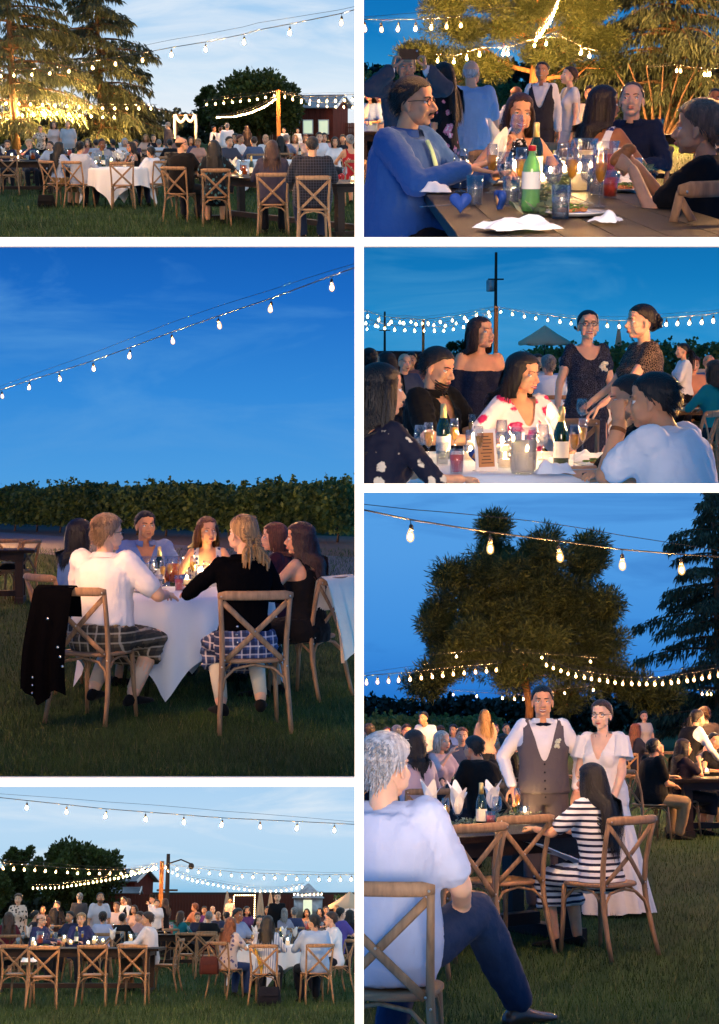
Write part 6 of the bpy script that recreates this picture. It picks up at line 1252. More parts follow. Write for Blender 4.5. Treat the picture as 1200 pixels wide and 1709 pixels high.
# other table corner and chairs at left
chair_at(52, 893, 118, 62, 'cross-back chair turned from the side table near the road'); chair_at(20, 894, 116, 45, 'cross-back chair with a black cap on its seat')
p = B3.gx(-36, F / 118); farm_table(1.6, .9, tuple(p), rad(10), 'dark table corner by the gravel road')
q = B3.S(14, 945, 117); one('cap', MB().lathe([(.13, 0), (.14, .015), (.12, .05), (.06, .08), (.01, .085)], 20), 'cloth:20,18,22', 'black cap lying on a chair seat by the road', 'cap', (q[0], q[1], .47)); one('folded_napkin', crumple(6, .09, .07, .05), 'napkin_white', 'small white napkin on top of the black cap', 'napkin', (q[0], q[1], .55))
lay([('f', 283, 978), ('w', 293, 964), ('w', 345, 976), ('c', 318, 968), ('v', 258, 968), ('t', 332, 978), ('b', 266, 975), ('pt', 287, 972), ('pl', 248, 973), ('w', 256, 976), ('f', 272, 982), ('d', 299, 986), ('t', 264, 984), ('w', 303, 968), ('f', 322, 972), ('f', 330, 966), ('n', 350, 968), ('n', 343, 962), ('v', 312, 976), ('c', 336, 972), ('v', 284, 964), ('h', 305, 974), ('p', 325, 984), ('p', 240, 988), ('w', 318, 966), ('t', 226, 980)], 'on the vineyard round table')
# ------------------------------------------------------------------ bay: women talking over a round table, parasols behind
CUR = B4
lawn(B4); grass(B4, 8000, 9, 50, .06, 4)
vine_row('green vine rows beyond the parasols', tuple(B4.gx(880, F / 22)), tuple(B4.gx(1330, F / 34)), 2.6, 61, 9000, .8, .3, size=.25, shoots=26)
fence_px(602, 720, 22, 20, 2.5, 'orange-lit board fence beneath the distant festoons', 40)
round_tree('small dark rounded tree beyond the utility pole', tuple(B4.gx(768, F / 16)), 4.4, 4.0, 62, 26, 200)
barn(650, 13, 12, 7, 2.6, .6, 0, 'low flat shed on the horizon behind the fence', False)
utility_pole(826, 421, 20, 'tall utility pole with transformer above the parasol lawn', 0, 3.2)
utility_pole(642, 520, 14, 'small far pole left of the festoon mast'); post_px(706, 535, 28, .14, 'wooden mast carrying the left festoons'); post_px(827, 512, 34, .16, 'wooden mast below the utility pole where festoons meet')
parasol(908, 543, 25, 'open beige parasol between the two standing groups', 1.75); parasol(1031, 545, 25, 'closed beige parasol between the two talking women')
ST = dict(strength=1600, fat=1.35)
strand([(603, 517), (640, 528), (700, 534), (760, 527), (826, 512)], 50, 45, 'upper left festoon reaching the mast', 11, **ST)
strand([(603, 530), (650, 543), (700, 545), (745, 545), (790, 535), (826, 517)], 44, 44, 'middle left festoon reaching the mast', 14, **ST)
strand([(603, 545), (640, 536), (680, 530), (740, 538), (800, 524), (826, 520)], 40, 40, 'lowest left festoon reaching the mast', 12, **ST)
strand([(826, 512), (880, 522), (960, 532), (1030, 535), (1100, 531), (1180, 525), (1260, 512)], 40, 85, 'festoon running right from the mast over the talking women', 22, **ST)
strand([(1300, 560), (1420, 540), (1560, 520)], 330, 300, 'added unseen festoon off to the right of the parasol lawn', 6, 1150)  # added beyond the right edge to light the faces at the table
strand([(1290, 430), (1400, 425), (1540, 420)], 280, 260, 'added unseen higher festoon to the right of the parasol lawn', 6, 1150)  # another added strand out of view, lights the talking women from higher up
strand([(1290, 520), (1400, 515), (1540, 505)], 140, 130, 'added unseen festoon right of the waitress', 8, 3000)  # added out of view to lift the dim crowd behind
c = (.80, 7.95, 0); round_table(1.0, c, rad(20), 'large round table under white cloth below the talking women', 'white cloth on the large round table of the talking women', 1.3)
pattern('navy_cream_floral', srgb(24, 26, 44)[:3], srgb(226, 208, 180)[:3], 'floral', 13, .33)
guest('fb', 'woman with black hair in navy floral top, seen over her shoulder', 638, 604, 372, -52, 'navy_cream_floral', 'the woman in navy floral top', 'tan', 'black', 'cloth:20,20,28', hair='long', hl=.40, cut='scoop', hy=-.25)
o, J, l, s = guest('ms', 'bearded man in black shirt with sunglasses on his head, looking up', 732, 578, 262, -126, 'cloth:17,17,19', 'the bearded man in black', 'tan', 'hair:34,24,20', 'cloth:20,20,24', beard=True, collar=True, cut='vs', hp=.25, hy=.0, fat=.3, gaze=(-.3, .3))
pattern('navy_lace', srgb(14, 17, 34)[:3], srgb(34, 38, 62)[:3], 'lace', 40, .05)
guest('fb', 'standing woman in off-shoulder navy lace dress with drop earrings', 803, 527, 236, 196, 'navy_lace', stand=True, skin='tan', hairc='hair:62,38,28', hair='long', hl=.30, bottom='navy_lace', bk='gown', cut='off', hy=.5, hp=-.12, fat=.3, gaze=(-.3, -.2), topn='bodice')
pattern('white_pink_floral', srgb(232, 220, 222)[:3], srgb(206, 40, 96)[:3], 'floral', 8.5, .42, srgb(226, 110, 150)[:3])
guest('fy', 'woman with long curly hair in white dress with pink flowers', 874, 588, 268, 202, 'white_pink_floral', 'the woman in pink flowered dress', 'tan', 'hair:28,18,16', 'white_pink_floral', hl=.40, cut='vs', smile=.5, hy=.45, hp=.12, gaze=(-.4, .2), handR=(.3, .34, .82))
pattern('navy_beaded', srgb(14, 16, 28)[:3], srgb(78, 80, 98)[:3], 'lace', 30, .035)
o, J, l, s = guest('fu', 'woman in glasses and beaded navy dress with white corsage, standing', 982, 516, 212, 186, 'navy_beaded', stand=True, skin='fair', hairc='hair:30,20,17', bottom='navy_beaded', bk='gown', hair='bun', glasses=True, smile=.8, cut='scoop', handR=(.30, .20, .86), hem=.25, flare=.24, hy=-.1, hp=-.15, topn='bodice')
m = MB(); c_ = J['pelvis'] + V(-.10, .135, .36)
for k in range(16): m.ell(c_ + V(rnd.uniform(-.03, .03), rnd.uniform(0, .03), rnd.uniform(-.04, .03)), (.020, .012, .020), rotm('X', rnd.uniform(-1, 1)), 7, 5)
mkobj('corsage', m.mesh('corsage'), 'cloth:232,220,190', o)
pattern('brown_gold_print', srgb(24, 20, 24)[:3], srgb(120, 100, 88)[:3], 'lace', 26, .05)
o, J, l, s = guest('fu', 'profile woman with dark updo and gold-veined blouse holding a glass', 1070, 506, 240, 104, 'brown_gold_print', stand=True, skin='fair', hairc='hair:26,18,16', bottom='cloth:22,20,26', hair='updo', handR=(.10, .36, 1.06), handL=(-.06, .36, 1.04), poleR=(.8, -.4, -1), poleL=(-.8, -.4, -1), hposeR='grip', hposeL='relax')
w = CUR.M.inverted() @ (o.matrix_world @ Vector(J['palmR'])); spawn(WINE, 'wine_glass', 'wine glass held by the profile woman', 'glass', (w[0] - .02, w[1] - .02, w[2] - .10))
o, J, l, s = guest('ms', 'man in white tee with cropped dark hair leaning chin on fist', 1090, 620, 392, 52, 'cloth:236,232,236', None, 'olive', 'hair:26,20,18', 'cloth:30,34,50', hair='short', comb=.0, lean=.32, fat=.4, handL=(-.02, .38, 1.08), poleL=(-.2, .6, -1), handR=(.12, .46, .82), hposeL='fist', hdirL=(.1, .2, 1), palmL=(1, -.2, 0), hy=.25, hp=.05)
put_chair((l[0] + .04, l[1] - .06, 0), rad(50), 'cross-back chair under the man in white tee')
m = MB(); E = J['elbL']; Wr = J['wriL']; d = nrm(Wr - E); x = nrm(np.cross(d, V(0, 1, 0))); y = np.cross(d, x); a = np.linspace(0, 2 * math.pi, 18, endpoint=False); m.rings([Wr - d * (.045 - t) + np.outer(np.cos(a) * .036, x) + np.outer(np.sin(a) * .036, y) for t in (0, .02)], cap=False); mkobj('watch_strap', m.mesh('watch_strap'), 'cloth:130,82,50', o)
guest('fb', 'woman in black with gold hoop earring behind the man in white tee', 1050, 624, 335, 84, 'cloth:18,17,20', 'the woman with hoop earring', 'tan', 'hair:44,28,24', 'cloth:20,20,24', hair='updo', handL=(-.2, .44, .82), handR=(.1, .44, .82), hp=.15)
guest('fp', 'waitress in white shirt and black trousers with long ponytail', 1139, 572, 112, 98, 'cloth:228,228,234', stand=True, skin='fair', hairc='hair:26,18,16', bottom='cloth:16,16,20', q=1, handL=(-.1, .3, 1.0), handR=(.1, .3, 1.0), tuck=True)
for i, (u, v, S, yw, kd, tp, hc, lb) in enumerate([(617, 580, 150, -20, 'ml', '28,34,58', 'black', 'man in navy suit at the far left of the parasol crowd'), (643, 586, 135, 75, 'fl', '30,24,28', 'dbrown', 'woman with long dark hair turned left under the fence'), (676, 590, 120, -160, 'mb', '60,70,96', 'grey', 'old balding man behind the bearded man'), (686, 584, 95, 170, 'fu', '150,100,90', 'dbrown', 'woman in rose dress under the left festoons'), (915, 592, 122, 8, 'mf', '196,212,236', 'grey', 'man in pale blue shirt with his back to the open parasol'), (942, 594, 100, 20, 'mf', '150,170,205', 'grey', 'grey-haired man in steel blue shirt'), (898, 590, 95, 190, 'fb', '224,220,222', 'brown', 'woman in white facing the open parasol crowd'), (955, 591, 88, 170, 'fl', '60,40,50', 'black', 'young dark-haired woman between parasols'), (1158, 594, 110, 175, 'fc', '214,150,120', 'auburn', 'auburn woman in peach beside the waitress'), (1184, 592, 108, 185, 'mb', '90,110,150', 'grey', 'balding man at the right beyond the waitress'), (1192, 600, 150, 30, 'fb', '30,130,130', 'brown', 'woman in teal jacket seen from behind')]):
    guest(kd, lb, u, v, S, yw, 'cloth:' + tp, hairc=hc, chair=lb, skin=('fair', 'tan')[i % 2], q=0 if S < 115 else 1)
chair_at(948, 672, 225, -20, 'cross-back chair touched by the woman in beaded dress'); chair_at(1160, 636, 105, 25, 'cross-back chair with a straw hat hung on its back'); chair_at(1193, 655, 190, 60, 'cross-back chair at the right beside a small table')
q = CUR.S(1172, 632, 104); one('straw_hat', MB().lathe([(.17, 0), (.165, .012), (.09, .02), (.085, .10), (.05, .12), (.01, .12)], 20), 'canvas_beige', 'straw hat hanging from a chair back near the waitress', 'hat', tuple(q), 0, rx=1.2)
back_tables([(905, 108, 2.2, 4, 'under the open parasol'), (1172, 118, 2.2, -4, 'behind the waitress'), (655, 125, 2.0, 0, 'under the left festoons')])
p = CUR.gx(955, F / 118); round_table(.8, tuple(p), .4, 'round side table below the closed parasol', 'white cloth on the side table behind the beaded dress')
lay([('b', 740, 766), ('b', 936, 778), ('f', 758, 764), ('f', 788, 752), ('f', 857, 752), ('f', 798, 786), ('f', 958, 782), ('f', 972, 764), ('w', 837, 756), ('t', 738, 776), ('d', 762, 790), ('v', 785, 768), ('c', 838, 768), ('c', 790, 760), ('v', 843, 780), ('v', 822, 772), ('pl', 873, 790), ('w', 905, 768), ('n', 925, 762), ('w', 702, 770), ('f', 715, 776), ('p', 998, 778), ('h', 795, 774), ('h', 945, 772), ('t', 885, 760), ('v', 880, 766), ('c', 856, 764)], 'on the talking women\'s table')
o = thing('menu_card', 'kraft menu card in white frame on the round table', 'card', tuple(CUR.ground(812, 786, .762)), .55, rx=-.1); m = MB(); m.box((0, 0, .105), (.13, .006, .21)); mkobj('frame', m.mesh('frame', False), 'card_white', o); m = MB(); m.box((0, -.005, .105), (.095, .004, .17)); f_ = mkobj('sheet', m.mesh('sheet', False), 'kraft', o)
m = MB()
for k in range(9): m.box((rnd.uniform(-.006, .006), -.0085, .04 + k * .0165), (.07 - (k % 3) * .014, .002, .004))
c = mkobj('printed_lines', m.mesh('printed_lines', False), 'ink', f_); c['kind'] = 'stuff'
one('phone', MB().box((0, 0, .006), (.075, .15, .009)), 'phone_black', 'black phone lying on the white cloth by the fist', 'phone', tuple(CUR.ground(1000, 793, .762)), 1.2, smooth=False)
for i, (u, v, lb) in enumerate([(925, 792, 'pink-tinted napkin beside the champagne bottle'), (985, 770, 'white napkin beside the salad plate')]): one('crumpled_napkin', crumple(20 + i, .09, .07, .09), 'napkin_white', lb, 'napkin', tuple(CUR.ground(u, v, .764)))
# ------------------------------------------------------------------ bay: bride and groom greeting a table under the pine
CUR = B5
lawn(B5); grass(B5, 42000, 6.6, 40, .055, 5)
p = B5.gx(880, F / 36); pine('big dark pine with lit lower limbs behind the bride and groom', tuple(p), 9.6, 11, 2.8, 430, size=.29, limbs=15, cr=.72, zlow=.30, tr_r=.22, trunk=[(0, 0, 0), (.15, 0, 2.2), (-.2, .1, 4.4), (-.1, 0, 7.2), (-.3, 0, 9.4)],
    lobes=[((-3.2, 0, 7.0), (1.2, 1.2, 1.0)), ((-3.6, 0, 5.2), (1.0, 1, .9)), ((-1.8, -.5, 8.2), (1.2, 1.2, .8)), ((0, -.8, 7.2), (1.5, 1.2, 1.1)), ((1.6, -.5, 7.8), (1.2, 1.2, 1.0)), ((2.4, -.3, 6.0), (1.1, 1, 1.0)), ((.6, -1, 5.2), (1.5, 1, .9)), ((-1.8, -1, 5.6), (1.5, 1.2, .9)), ((-1.4, 0, 10.4), (.28, .3, .9)), ((.9, 0, 9.6), (.6, .5, .9)), ((3.2, 0, 9.2), (.55, .4, .5)), ((2.9, 0, 4.4), (1.1, .9, .6)), ((-3.7, -.5, 3.8), (1.0, 1, .5)), ((1.6, -1, 4.0), (1.2, .8, .5)), ((-1, -1, 4.2), (1.2, .8, .5)), ((4.0, .5, 3.6), (.9, .8, .5)), ((-2.6, -.6, 6.4), (1.1, 1, 1.0)), ((1.0, -.8, 6.4), (1.2, 1, 1.0)), ((-.6, -.8, 8.2), (1.0, 1, .7)), ((2.6, -.4, 7.0), (.9, .9, .8)), ((-3.0, -.4, 4.6), (1.0, .9, .7)), ((3.4, -.3, 5.2), (.9, .9, .7)), ((-.4, -1, 6.0), (1.2, 1, 1)), ((-3.3, 0, 8.3), (.7, .8, .6)), ((2.7, -.2, 8.6), (.7, .8, .6)), ((-4.2, 0, 6.2), (.6, .8, .7)), ((3.8, 0, 6.6), (.5, .7, .7)), ((4.9, 0, 3.1), (.9, .8, .35)), ((5.9, 0, 2.6), (.7, .7, .3)), ((-4.6, 0, 3.3), (.7, .7, .35))])
cedar('tall weeping cedar at the right of the bride and groom lawn', tuple(B5.gx(1205, F / 29)), 16.5, 13.0, 21, .05, 96, dense=2.6, full=.45)
vine_row('low green vine row behind the seated guests and the groom', tuple(B5.gx(595, F / 34)), tuple(B5.gx(830, F / 26)), 1.75, 31, 5000, .8, .3, size=.24, shoots=14)
vine_row('long dark hedgerow along the horizon behind the pine', tuple(B5.gx(560, F / 13)), tuple(B5.gx(1330, F / 13)), 4.4, 32, 9000, 2.2, .2, 'hedge_leaves', .8, 30, name='hedgerow', posts=False)
strand([(603, 850), (690, 868), (817, 888), (933, 903), (1038, 917), (1136, 925), (1230, 931)], 300, 262, 'near festoon of five large bulbs above the groom', [685, 817, 933, 1038, 1136], 2500)
strand([(603, 1128), (680, 1122), (760, 1113), (838, 1106)], 104, 96, 'festoon of bulbs running left of the lit pine', 13, 1500, 1.0)
strand([(905, 1098), (960, 1118), (1040, 1130), (1100, 1130), (1160, 1122), (1230, 1108)], 84, 108, 'festoon of bulbs sagging right of the groom toward the cedar', 25, 1300, 1.0)
strand([(730, 1150), (795, 1155), (870, 1160), (935, 1150), (1000, 1143)], 40, 40, 'faint festoon of scattered bulbs within the pine limbs', [757, 795, 838, 858, 873, 942, 990], 2600, 1.5)
strand([(1150, 1150), (1195, 1152), (1260, 1150)], 40, 40, 'short festoon of three bulbs in the cedar boughs', [1171, 1180, 1187], 2600, 1.5)
strand([(1330, 905), (1400, 925), (1500, 950)], 330, 300, 'added unseen festoon past the right side of the bridal lawn', 5, 1500)  # extra side strand out of view, added to light the couple
strand([(1290, 1120), (1380, 1118), (1520, 1110)], 130, 120, 'added unseen festoon right of the cedar tables', 8, 4000, 1.0)  # strong strand added out of view, lights the crowd from the right
strand([(700, 1095), (800, 1085), (900, 1090), (1000, 1098)], 41, 41, 'festoon of bulbs in front of the low pine limbs', [762, 905, 985], 12000, 1.5)
mat('vest_grey', srgb(92, 84, 88), .85, bump=.3, bscale=40)
P0 = (.45, 9.95, 0); farm_table(2.5, .92, P0, rad(35), 'dark farm table with tall napkins in front of the groom')
# couple
o, J, l, s = guest('ml', 'smiling groom in grey vest, bow tie and white shirt standing', 905, 1143, 205, 176, 'cloth:232,228,232', stand=True, skin='tan', hairc='black', bottom='cloth:84,76,80', smile=1, vest='vest_grey', collar=True, handR=(.25, .06, .97), poleR=(1, -.8, 0), handL=(-.25, .06, .95), fat=.12, hy=-.05, rough=.004, topn='dress_shirt')
m = MB(); c = J['neck'] + J['Y'] * .085 + V(0, 0, -.035)
for s_ in (-1, 1): m.tube([c, c + V(s_ * .025, .004, 0), c + V(s_ * .055, .0, 0)], np.array([(.010, .010), (.014, .022), (.006, .028)]), 8, up=(0, 1, 0))
mkobj('bow_tie', m.mesh('bow_tie'), 'cloth:16,18,34', o)
for k in range(5): m = MB(); m.ell(J['pelvis'] + J['U'] * (.19 - k * .062) + J['Y'] * (.158 + .012 * k), (.008, .004, .008), nu=8, nv=5); mkobj('vest_button', m.mesh('vest_button'), 'cloth:40,36,40', o)
m = MB(); c = J['pelvis'] + V(-.105, .150, .345)
for k in range(12): m.ell(c + V(rnd.uniform(-.02, .02), rnd.uniform(0, .02), rnd.uniform(-.03, .03)), (.012, .008, .012), nu=6, nv=5)
mkobj('boutonniere', m.mesh('boutonniere'), 'cloth:225,222,190', o)
o, J, l, s = guest('fu', 'bride in white flutter-sleeve gown and round glasses, short hair', 1003, 1167, 207, 152, 'bridal_white', stand=True, skin='pale', hairc='brown', bottom='bridal_white', bk='gown', hair='short', comb=-.2, glasses=True, cut='v', hem=.03, flare=.34, fold=.10, nf=15, train=.1, fat=.2, gaze=(.3, .1), handL=(-.12, .16, .92), poleL=(-1, -.4, 0), handR=(.22, .1, .86), topn='bodice')
for k in 'RL':
    m = MB(); S_, E = J['sh' + k], J['elb' + k]; a = np.linspace(0, 2 * math.pi, 40, endpoint=False); d = nrm(E - S_); x = nrm(np.cross(d, V(0, 1, 0))); y = np.cross(d, x); rg = []
    for t, r in ((-.02, .062), (.06, .075), (.13, .086), (.165, .093)): rg.append(S_ + d * t + np.outer(np.cos(a) * r * (1 + .08 * np.sin(a * 9) * t * 6), x) + np.outer(np.sin(a) * r * (1 + .08 * np.sin(a * 9) * t * 6), y))
    m.rings(rg, cap=False); mkobj('flutter_sleeve', m.mesh('flutter_sleeve'), 'bridal_white', o)
m = MB(); m.tube([J['neck'] + V(.05 * math.sin(t), .055 + .05 * math.cos(t) * 0 + .035 * (1 - abs(t) / 1.3), -.02 - .10 * (1 - (t / 1.3) ** 2)) for t in np.linspace(-1.3, 1.3, 15)], .0018, 5); mkobj('necklace', m.mesh('necklace'), 'steel', o)
# girl in stripes, empty chairs
pattern('navy_stripes', srgb(226, 226, 232)[:3], srgb(28, 32, 56)[:3], 'stripe', 7.2, .62)
guest('fl', 'girl with long black hair and navy striped dress, seen from behind', 985, 1272, 245, 38, 'navy_stripes', chair='the girl in navy stripes', skin='tan', hairc='black', bottom='navy_stripes', hl=.50, handL=(-.22, .44, .86), handR=(.05, .46, .84), hy=.2, seed=4)
one('lap_napkin', crumple(3, .26, .16, .03), 'napkin_white', 'white napkin draped across the lap of the striped girl', 'napkin', tuple(B5.S(930, 1428, 240)), .4, ry=.35)
chair_at(800, 1378, 272, 34, 'empty cross-back chair beside the jeans man, in front of table'); chair_at(880, 1360, 250, 32, 'empty cross-back chair next to the striped girl')
# man with white hair
o, J, l, s = guest('ms', 'white-haired man in white shirt and jeans sitting with one leg out', 645, 1222, 400, -22, 'cloth:186,190,212', skin='fair', hairc='white', bottom='cloth:28,46,76', hair='full', fat=.35, kneeR=(.24, .40, .66), ankR=(.42, .66, .11), toeR=(.5, .8, 0), kneeL=(-.08, .44, .52), ankL=(-.05, .15, .09), toeL=(.1, 1, 0), handR=(.20, .34, .66), handL=(-.2, .3, .68), hy=-.25, shoes='shiny:70,48,38', lean=.02, noshoe=False, seed=8)
put_chair((l[0] + .02, l[1] - .03, 0), rad(-12), 'cross-back chair under the white-haired man in jeans')
# guests behind, left
guest('fb', 'woman in pink shawl turned away, behind the white-haired man', 690, 1217, 175, 20, 'satin:214,180,186', 'the woman in pink shawl', hairc='dbrown', bottom='cloth:40,36,44')
guest('mb', 'balding old man in grey shirt leaning hand on face', 700, 1222, 132, -150, 'cloth:62,64,74', 'the old man leaning on hand', skin='fair', hairc='white', handR=(.02, .22, 1.13), lean=.18)
guest('fb', 'platinum-haired older woman eating, in pale pink cardigan', 738, 1219, 132, -140, 'cloth:206,180,186', 'the platinum-haired woman', hairc='hair:226,214,196', handR=(.05, .26, 1.08), hl=.24)
guest('ml', 'man in black shirt and dark cap hunched over the table', 790, 1227, 158, 40, 'cloth:16,16,18', 'the hunched man in black', skin='tan', hairc='black', lean=.35, fat=.5, glasses=True)
guest('fl', 'dark-haired woman with bare arms beside the groom', 838, 1224, 118, 90, 'cloth:30,26,34', 'the dark-haired woman by the groom', hairc='black', skin='tan')
guest('ms', 'red-faced man in grey polo smiling at the far table', 771, 1213, 110, 180, 'cloth:96,98,112', 'the red-faced man in grey polo', hairc='rust', skin='fair')
guest('ml', 'waiter in white shirt bending behind the guests', 706, 1200, 92, 150, 'cloth:226,224,228', stand=True, hairc='black', skin='olive', fit=False, lean=.4)
guest('fl', 'woman with long blond hair standing with her back turned', 809, 1197, 84, 10, 'cloth:196,160,140', stand=True, hairc='blond', fit=False)
for i, (u, v, S, yw, kd, tp, hc, lb) in enumerate([(615, 1207, 100, 20, 'ml', '60,44,52', 'dbrown', 'man in plum shirt at the left edge of the bridal crowd'), (646, 1212, 88, 170, 'mc', '150,150,160', 'auburn', 'ginger man in light grey shirt behind the white-haired man'), (662, 1210, 86, 15, 'mf', '40,40,48', 'grey', 'grey-haired man in charcoal seen from behind'), (679, 1208, 92, 190, 'ml', '226,222,226', 'brown', 'young man in white shirt facing the bridal table'), (735, 1210, 78, 10, 'ml', '36,40,54', 'brown', 'man in navy jacket with back to the couple'), (756, 1208, 75, 160, 'ms', '140,160,205', 'dbrown', 'man in pale blue shirt raising an arm'), (826, 1207, 75, 175, 'mc', '170,120,100', 'auburn', 'red-haired man in tan shirt beyond the groom'), (845, 1207, 72, 185, 'mc', '210,200,200', 'brown', 'boy in cream shirt beside the red-haired man')]):
    guest(kd, lb, u, v, S, yw, 'cloth:' + tp, hairc=hc, chair=lb, skin=('fair', 'tan')[i % 2])
chair_at(688, 1298, 165, 25, 'vacant cross-back chair behind the tall napkins'); chair_at(828, 1286, 150, 15, 'vacant cross-back chair just left of the groom')
back_tables([(715, 122, 2.4, 5, 'beside the platinum-haired woman'), (800, 92, 2.4, 0, 'beyond the groom'), (655, 95, 2.0, -5, 'beyond the white-haired man')])
# guests right
p = B5.gx(1240, F / 122); farm_table(2.2, .95, tuple(p), rad(8), 'dark farm table beside the boy in khaki trousers')
guest('ms', 'boy in black shirt and khaki trousers sitting sideways, looking down', 1093, 1231, 127, -75, 'cloth:18,18,20', 'the boy in khaki trousers', skin='tan', hairc='black', bottom='cloth:150,122,88', fat=.6, lean=.12, hp=-.45, q=1, handR=(.02, .34, .72), handL=(-.2, .40, .82))
guest('fl', 'young woman in dark top with chin in her hand', 1141, 1232, 122, -80, 'cloth:44,36,44', 'the young woman with chin in hand', skin='tan', hairc='dbrown', handR=(.05, .28, 1.02), q=1)
guest('mb', 'bald man in grey shirt behind the waitress', 1182, 1227, 108, -110, 'cloth:110,108,112', 'the bald man by the waitress', skin='fair')
guest('fp', 'waitress in white shirt and dark vest leaning over a table', 1165, 1203, 118, -60, 'cloth:228,226,228', stand=True, hairc='dbrown', vest='cloth:24,24,28', lean=.45, fit=False, handR=(.2, .5, .98))
guest('mf', 'tall man with brown hair seen from behind the waitress', 1176, 1190, 100, 0, 'cloth:70,60,60', stand=True, hairc='brown', fit=False)
guest('fl', 'woman in navy dress with auburn hair at a far chair', 1062, 1207, 82, -70, 'cloth:30,34,56', 'the auburn woman in navy', hairc='auburn')
guest('fu', 'woman in patterned cream blouse standing under the cedar', 1075, 1196, 72, 180, 'cloth:206,184,168', stand=True, fit=False)
guest('fu', 'woman in black seated at the far right tables', 1192, 1222, 112, -160, 'cloth:20,20,24', 'the woman in black at far right', hairc='black', skin='tan')
chair_at(1045, 1246, 84, -20, 'empty cross-back chair on the lawn behind the bride'); chair_at(1120, 1243, 80, -30, 'empty white-draped cross-back chair near the cedar'); chair_at(975, 1248, 84, 30, 'empty cross-back chair glimpsed behind the couple')
lay([('n', 718, 1378), ('n', 764, 1383), ('n', 822, 1371), ('b', 804, 1381), ('f', 744, 1388), ('w', 830, 1376), ('d', 819, 1383), ('f', 864, 1364), ('v', 876, 1364), ('v', 887, 1361), ('c', 725, 1392), ('v', 733, 1398), ('h', 746, 1396), ('w', 702, 1386)], "on the groom's table")
lay([('v', 1180, 1292), ('n', 1197, 1290), ('d', 1167, 1292), ('t', 1158, 1290), ('c', 1190, 1288), ('p', 1142, 1292)], 'beside the boy in khaki trousers')
garland(705, 1388, 880, 1362, 420, 5, "eucalyptus garland along the groom's dark table")
# ------------------------------------------------------------------ bay: tables near the barn, evening sky
CUR = B6
lawn(B6); grass(B6, 42000, 18, 90, .06, 6, 1.0)
round_tree('big round leafy tree with bulbs strung below the crown', tuple(B6.gx(130, F / 20)), 6.4, 7.4, 81, 90, 300, size=.30); round_tree('dark tree left of the big round tree', tuple(B6.gx(30, F / 19)), 6.6, 3.6, 82, 50, 260, size=.24); round_tree('low bush at the far left edge near the barn lawn', tuple(B6.gx(-30, F / 22)), 4.2, 4.4, 83, 40, 260)
vine_row('dark hedgerow beneath the round tree by the barn', tuple(B6.gx(-200, F / 18)), tuple(B6.gx(215, F / 18)), 2.2, 84, 5000, 1.2, .1, 'hedge_leaves', .5, 14, name='hedgerow', posts=False)
fence_px(150, 597, 19.5, 19.5, 2.05, 'long dark red board fence behind the barn lawn', 90)
barn(214, 19, 3.0, 2.6, 3.2, .8, -28, 'little red barn with metal roof beside the round tree'); barn(185, 19.3, 4.0, 1.4, 2.2, .3, 0, 'red lean-to with a lit window under the round tree')
post_px(266, 1438, 38, .17, 'tall orange-brown light post near the barn'); utility_pole(277, 1425, 26, 'dark utility pole with lamp right of the light post', 1)
m = MB(); m.box((0, 0, 1.2), (26, 3, 2.4)); one('long_shed', m, 'pole_wood', 'long low dark shed roofline above the fence', 'building', tuple(B6.gx(400, F / 15)), smooth=False)
# silo / glass house, trellis, stall
o = thing('grain_bin', 'round tin grain bin with conical roof and bulbs', 'building', tuple(B6.gx(514, F / 20))); m = MB(); m.lathe([(1.15, 0), (1.15, 1.75)], 24); mkobj('wall', m.mesh('wall'), 'tin', o); m = MB(); m.lathe([(1.3, 1.72), (1.28, 1.78), (.12, 2.85), (.02, 2.9)], 24); mkobj('roof', m.mesh('roof'), 'tin', o); m = MB(); m.box((0, -1.16, .85), (.7, .05, 1.5)); mkobj('door', m.mesh('door', False), 'window_lit', o)
o = thing('lit_trellis', 'rectangular trellis outlined with leafy fairy lights', 'trellis', tuple(B6.gx(407, F / 21)))
for x in (-.8, .8): m = MB(); m.box((x, 0, .95), (.09, .09, 1.9)); mkobj('upright', m.mesh('upright', False), 'post_wood', o)
m = MB(); m.box((0, 0, 1.93), (1.7, .09, .09)); mkobj('beam', m.mesh('beam', False), 'post_wood', o); emit('fairy', (1, .85, .4), 14)
fme = MB().ell((0, 0, 0), (.045, .03, .045), nu=7, nv=5).mesh('fairy_bulb')
for k in range(34):
    t = k / 33 * 5.5; p = (-.8, -.08, t) if t < 1.9 else ((-.8 + (t - 1.9), -.08, 1.95) if t < 3.5 else (.8, -.08, max(.1, 1.95 - (t - 3.5)))); c = mkobj('fairy_bulb', fme, 'fairy', o); c.location = p
parasol(378, 1487, 21, 'closed parasol left of the lit trellis'); parasol(434, 1484, 23, 'closed cream parasol right of the lit trellis'); parasol(451, 1488, 21, 'closed rosy parasol beside the cream one'); parasol(584, 1488, 22, 'open straw parasol at the far right stall', 1.6)
o = thing('market_stall', 'white tent stall with green garland at the far right', 'stall', tuple(B6.gx(577, F / 21)))
for x in (-.75, .75): m = MB(); m.box((x, 0, .95), (.08, .08, 1.9)); mkobj('tent_pole', m.mesh('tent_pole', False), 'trim_white', o)
m = MB(); m.box((0, .3, 1.0), (1.5, .04, 1.7)); mkobj('tent_wall', m.mesh('tent_wall', False), 'linen', o); r_ = np.random.default_rng(3); mkobj('garland', tri_mesh('garland', [leaves(np.stack([r_.uniform(-.9, .9, 300), r_.normal(-.05, .06, 300), r_.normal(1.85, .07, 300)], 1), np.tile(V(0, -.3, -.5), (300, 1)), .14, .4, r_)]), 'vine_leaves', o)
